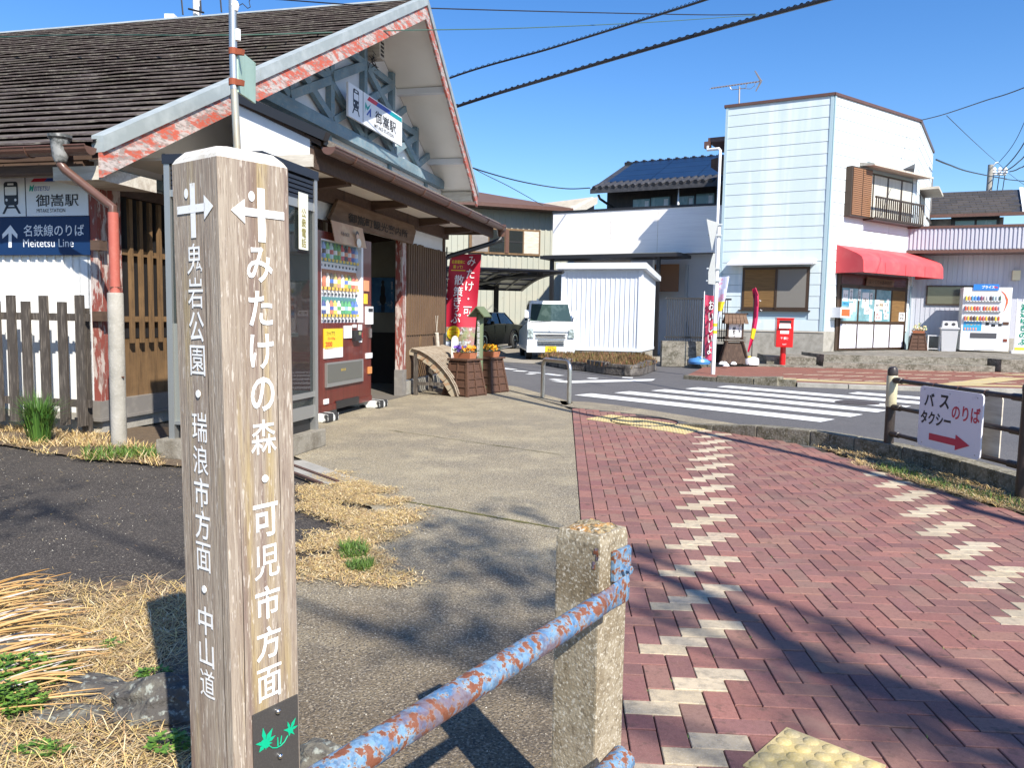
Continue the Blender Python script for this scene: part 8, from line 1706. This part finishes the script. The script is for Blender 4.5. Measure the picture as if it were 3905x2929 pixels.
# dead reed stalks lying from the left
rd = thing('dead_reeds', 'heap of long dead orange and grey reed stalks fanning in from the left edge', 'reeds', G(60, 2400))
m_rd = mk('orange_reed', (.45, .26, .08), .6, rnd=[(.42, .23, .07), (.52, .33, .12), (.36, .2, .07)]); m_rg = mk('bleached_reed', (.5, .44, .38), .6, rnd=[(.5, .42, .36), (.6, .55, .5), (.42, .35, .28)])
random.seed(9)
for i in range(86):
    if i < 26: y0 = random.uniform(2290, 2420); ex, ey = random.uniform(120, 280), y0-random.uniform(60, 130)
    elif i < 60: y0 = random.uniform(2400, 2560); ex, ey = random.uniform(150, 420), y0-random.uniform(40, 130)
    else: y0 = random.uniform(2540, 2750); ex, ey = random.uniform(250, 450), y0-random.uniform(60, 180)
    p = G(-160, y0, .02); q = G(ex, ey, .02+random.uniform(0, .05)); m_ = (p+q)/2+Vector((random.uniform(-.05, .05), random.uniform(-.06, .06), random.uniform(.0, .07))); r = random.uniform(.003, .0065)
    MB().tube([p*(1-t)**2+m_*2*t*(1-t)+q*t*t for t in (0, .15, .3, .45, .6, .75, .9, 1)], [r, r, r, r*.9, r*.8, r*.7, r*.5, r*.25], 5).build('reed_stalk', m_rg if i % 4 == 0 and i > 14 else m_rd, rd)
# stones
m_rock = mk('dark_lichen_rock', (.075, .068, .06), .9, layers=[(9, 5, .45, .62, (.15, .14, .11), .8), (40, 3, .55, .66, (.3, .32, .28), .8)], bump=(25, 1, .03))
def rock(c, r, sc3_, label, seed):
    bm = bmesh.new(); bmesh.ops.create_icosphere(bm, subdivisions=4, radius=1)
    for v in bm.verts:
        n = noise.noise(v.co*1.2+Vector((seed, 0, 0)))*.35+noise.noise(v.co*3.1+Vector((seed, 3, 0)))*.14+noise.noise(v.co*8+Vector((seed, 0, 3)))*.05; v.co *= 1+n; v.co = Vector((v.co.x*sc3_[0], v.co.y*sc3_[1], v.co.z*sc3_[2]))*r+Vector(c)
    me = bpy.data.meshes.new('rock'); bm.to_mesh(me); bm.free(); o = link('rock', me, m_rock); props(o, label, 'stone')
    for p in me.polygons: p.use_smooth = True
    me.set_sharp_from_angle(angle=radians(30))
rock(G(620, 2690, .02), .15, (1.2, .7, .65), 'dark angular rock half in the shadow of the guide post', 1); rock(G(250, 2740, -.01), .12, (1.5, .6, .3), 'flat dark rock under the reeds at lower left', 5); rock(G(360, 2640, 0), .12, (1.3, .6, .4), 'low brown rock between reeds and straw', 9); rock(G(1215, 2890, .0), .065, (1.2, .9, .7), 'greenish grey stone right of the guide post foot', 13); rock(G(60, 2890, -.02), .1, (1.4, .8, .35), 'dark flat rock in the bottom left corner', 17); rock(G(20, 2480, .02), .05, (1.5, .8, .6), 'small pale brown rock at the left edge among reeds', 23)
# loose grit on asphalt and straw scraps
random.seed(13)
gb_ = MB()
for i in range(1500):
    if i % 2: x, y = random.uniform(-5, -1.0), random.uniform(3.5, 7.2)
    else: x, y = random.uniform(-1.1, .3), random.uniform(1.9, 5)
    r = random.uniform(.0015, .0038)*(1 if y < 4 else 1.2); a = random.uniform(0, 6); gb_.add([(x+r*cos(a), y+r*sin(a), .0), (x+r*cos(a+2), y+r*sin(a+2), .0), (x+r*cos(a+4), y+r*sin(a+4), 0), (x, y, r*.9+.001)], [(0, 1, 3), (1, 2, 3), (2, 0, 3)])
blades(500, [(-4.5, 3.6), (-1.4, 3.6), (-1.1, 5.5), (-2.5, 6.6), (-5, 6.9)], .015, .05, .0012, (0, .1)).build('straw_scraps', m_straw, None, kind='stuff', label='stray straw scraps blown over the dark asphalt', cat='grass')
gb_.build('loose_grit', mk('pale_grit', (.5, .46, .38), .9, isl=[(.5, .46, .38), (.3, .27, .22), (.62, .58, .5)]), None, kind='stuff', label='loose pale grit scattered over the asphalt and concrete', cat='grit')
gs_ = MB(); 
for i in range(520):
    x, y = random.choice(bricks)[:2]; p = gE(x, y+random.random())
    if not inside(p.x, p.y, bound): continue
    for k in range(3): a = random.uniform(0, 6); gs_.add([(p.x, p.y, -.004), (p.x+.003, p.y, -.004), (p.x+cos(a)*.014, p.y+sin(a)*.014, .006)], [(0, 1, 2)])
gs_.build('joint_moss', m_grn, None, kind='stuff', label='tiny moss tufts in the joints of the red brick paving', cat='moss')
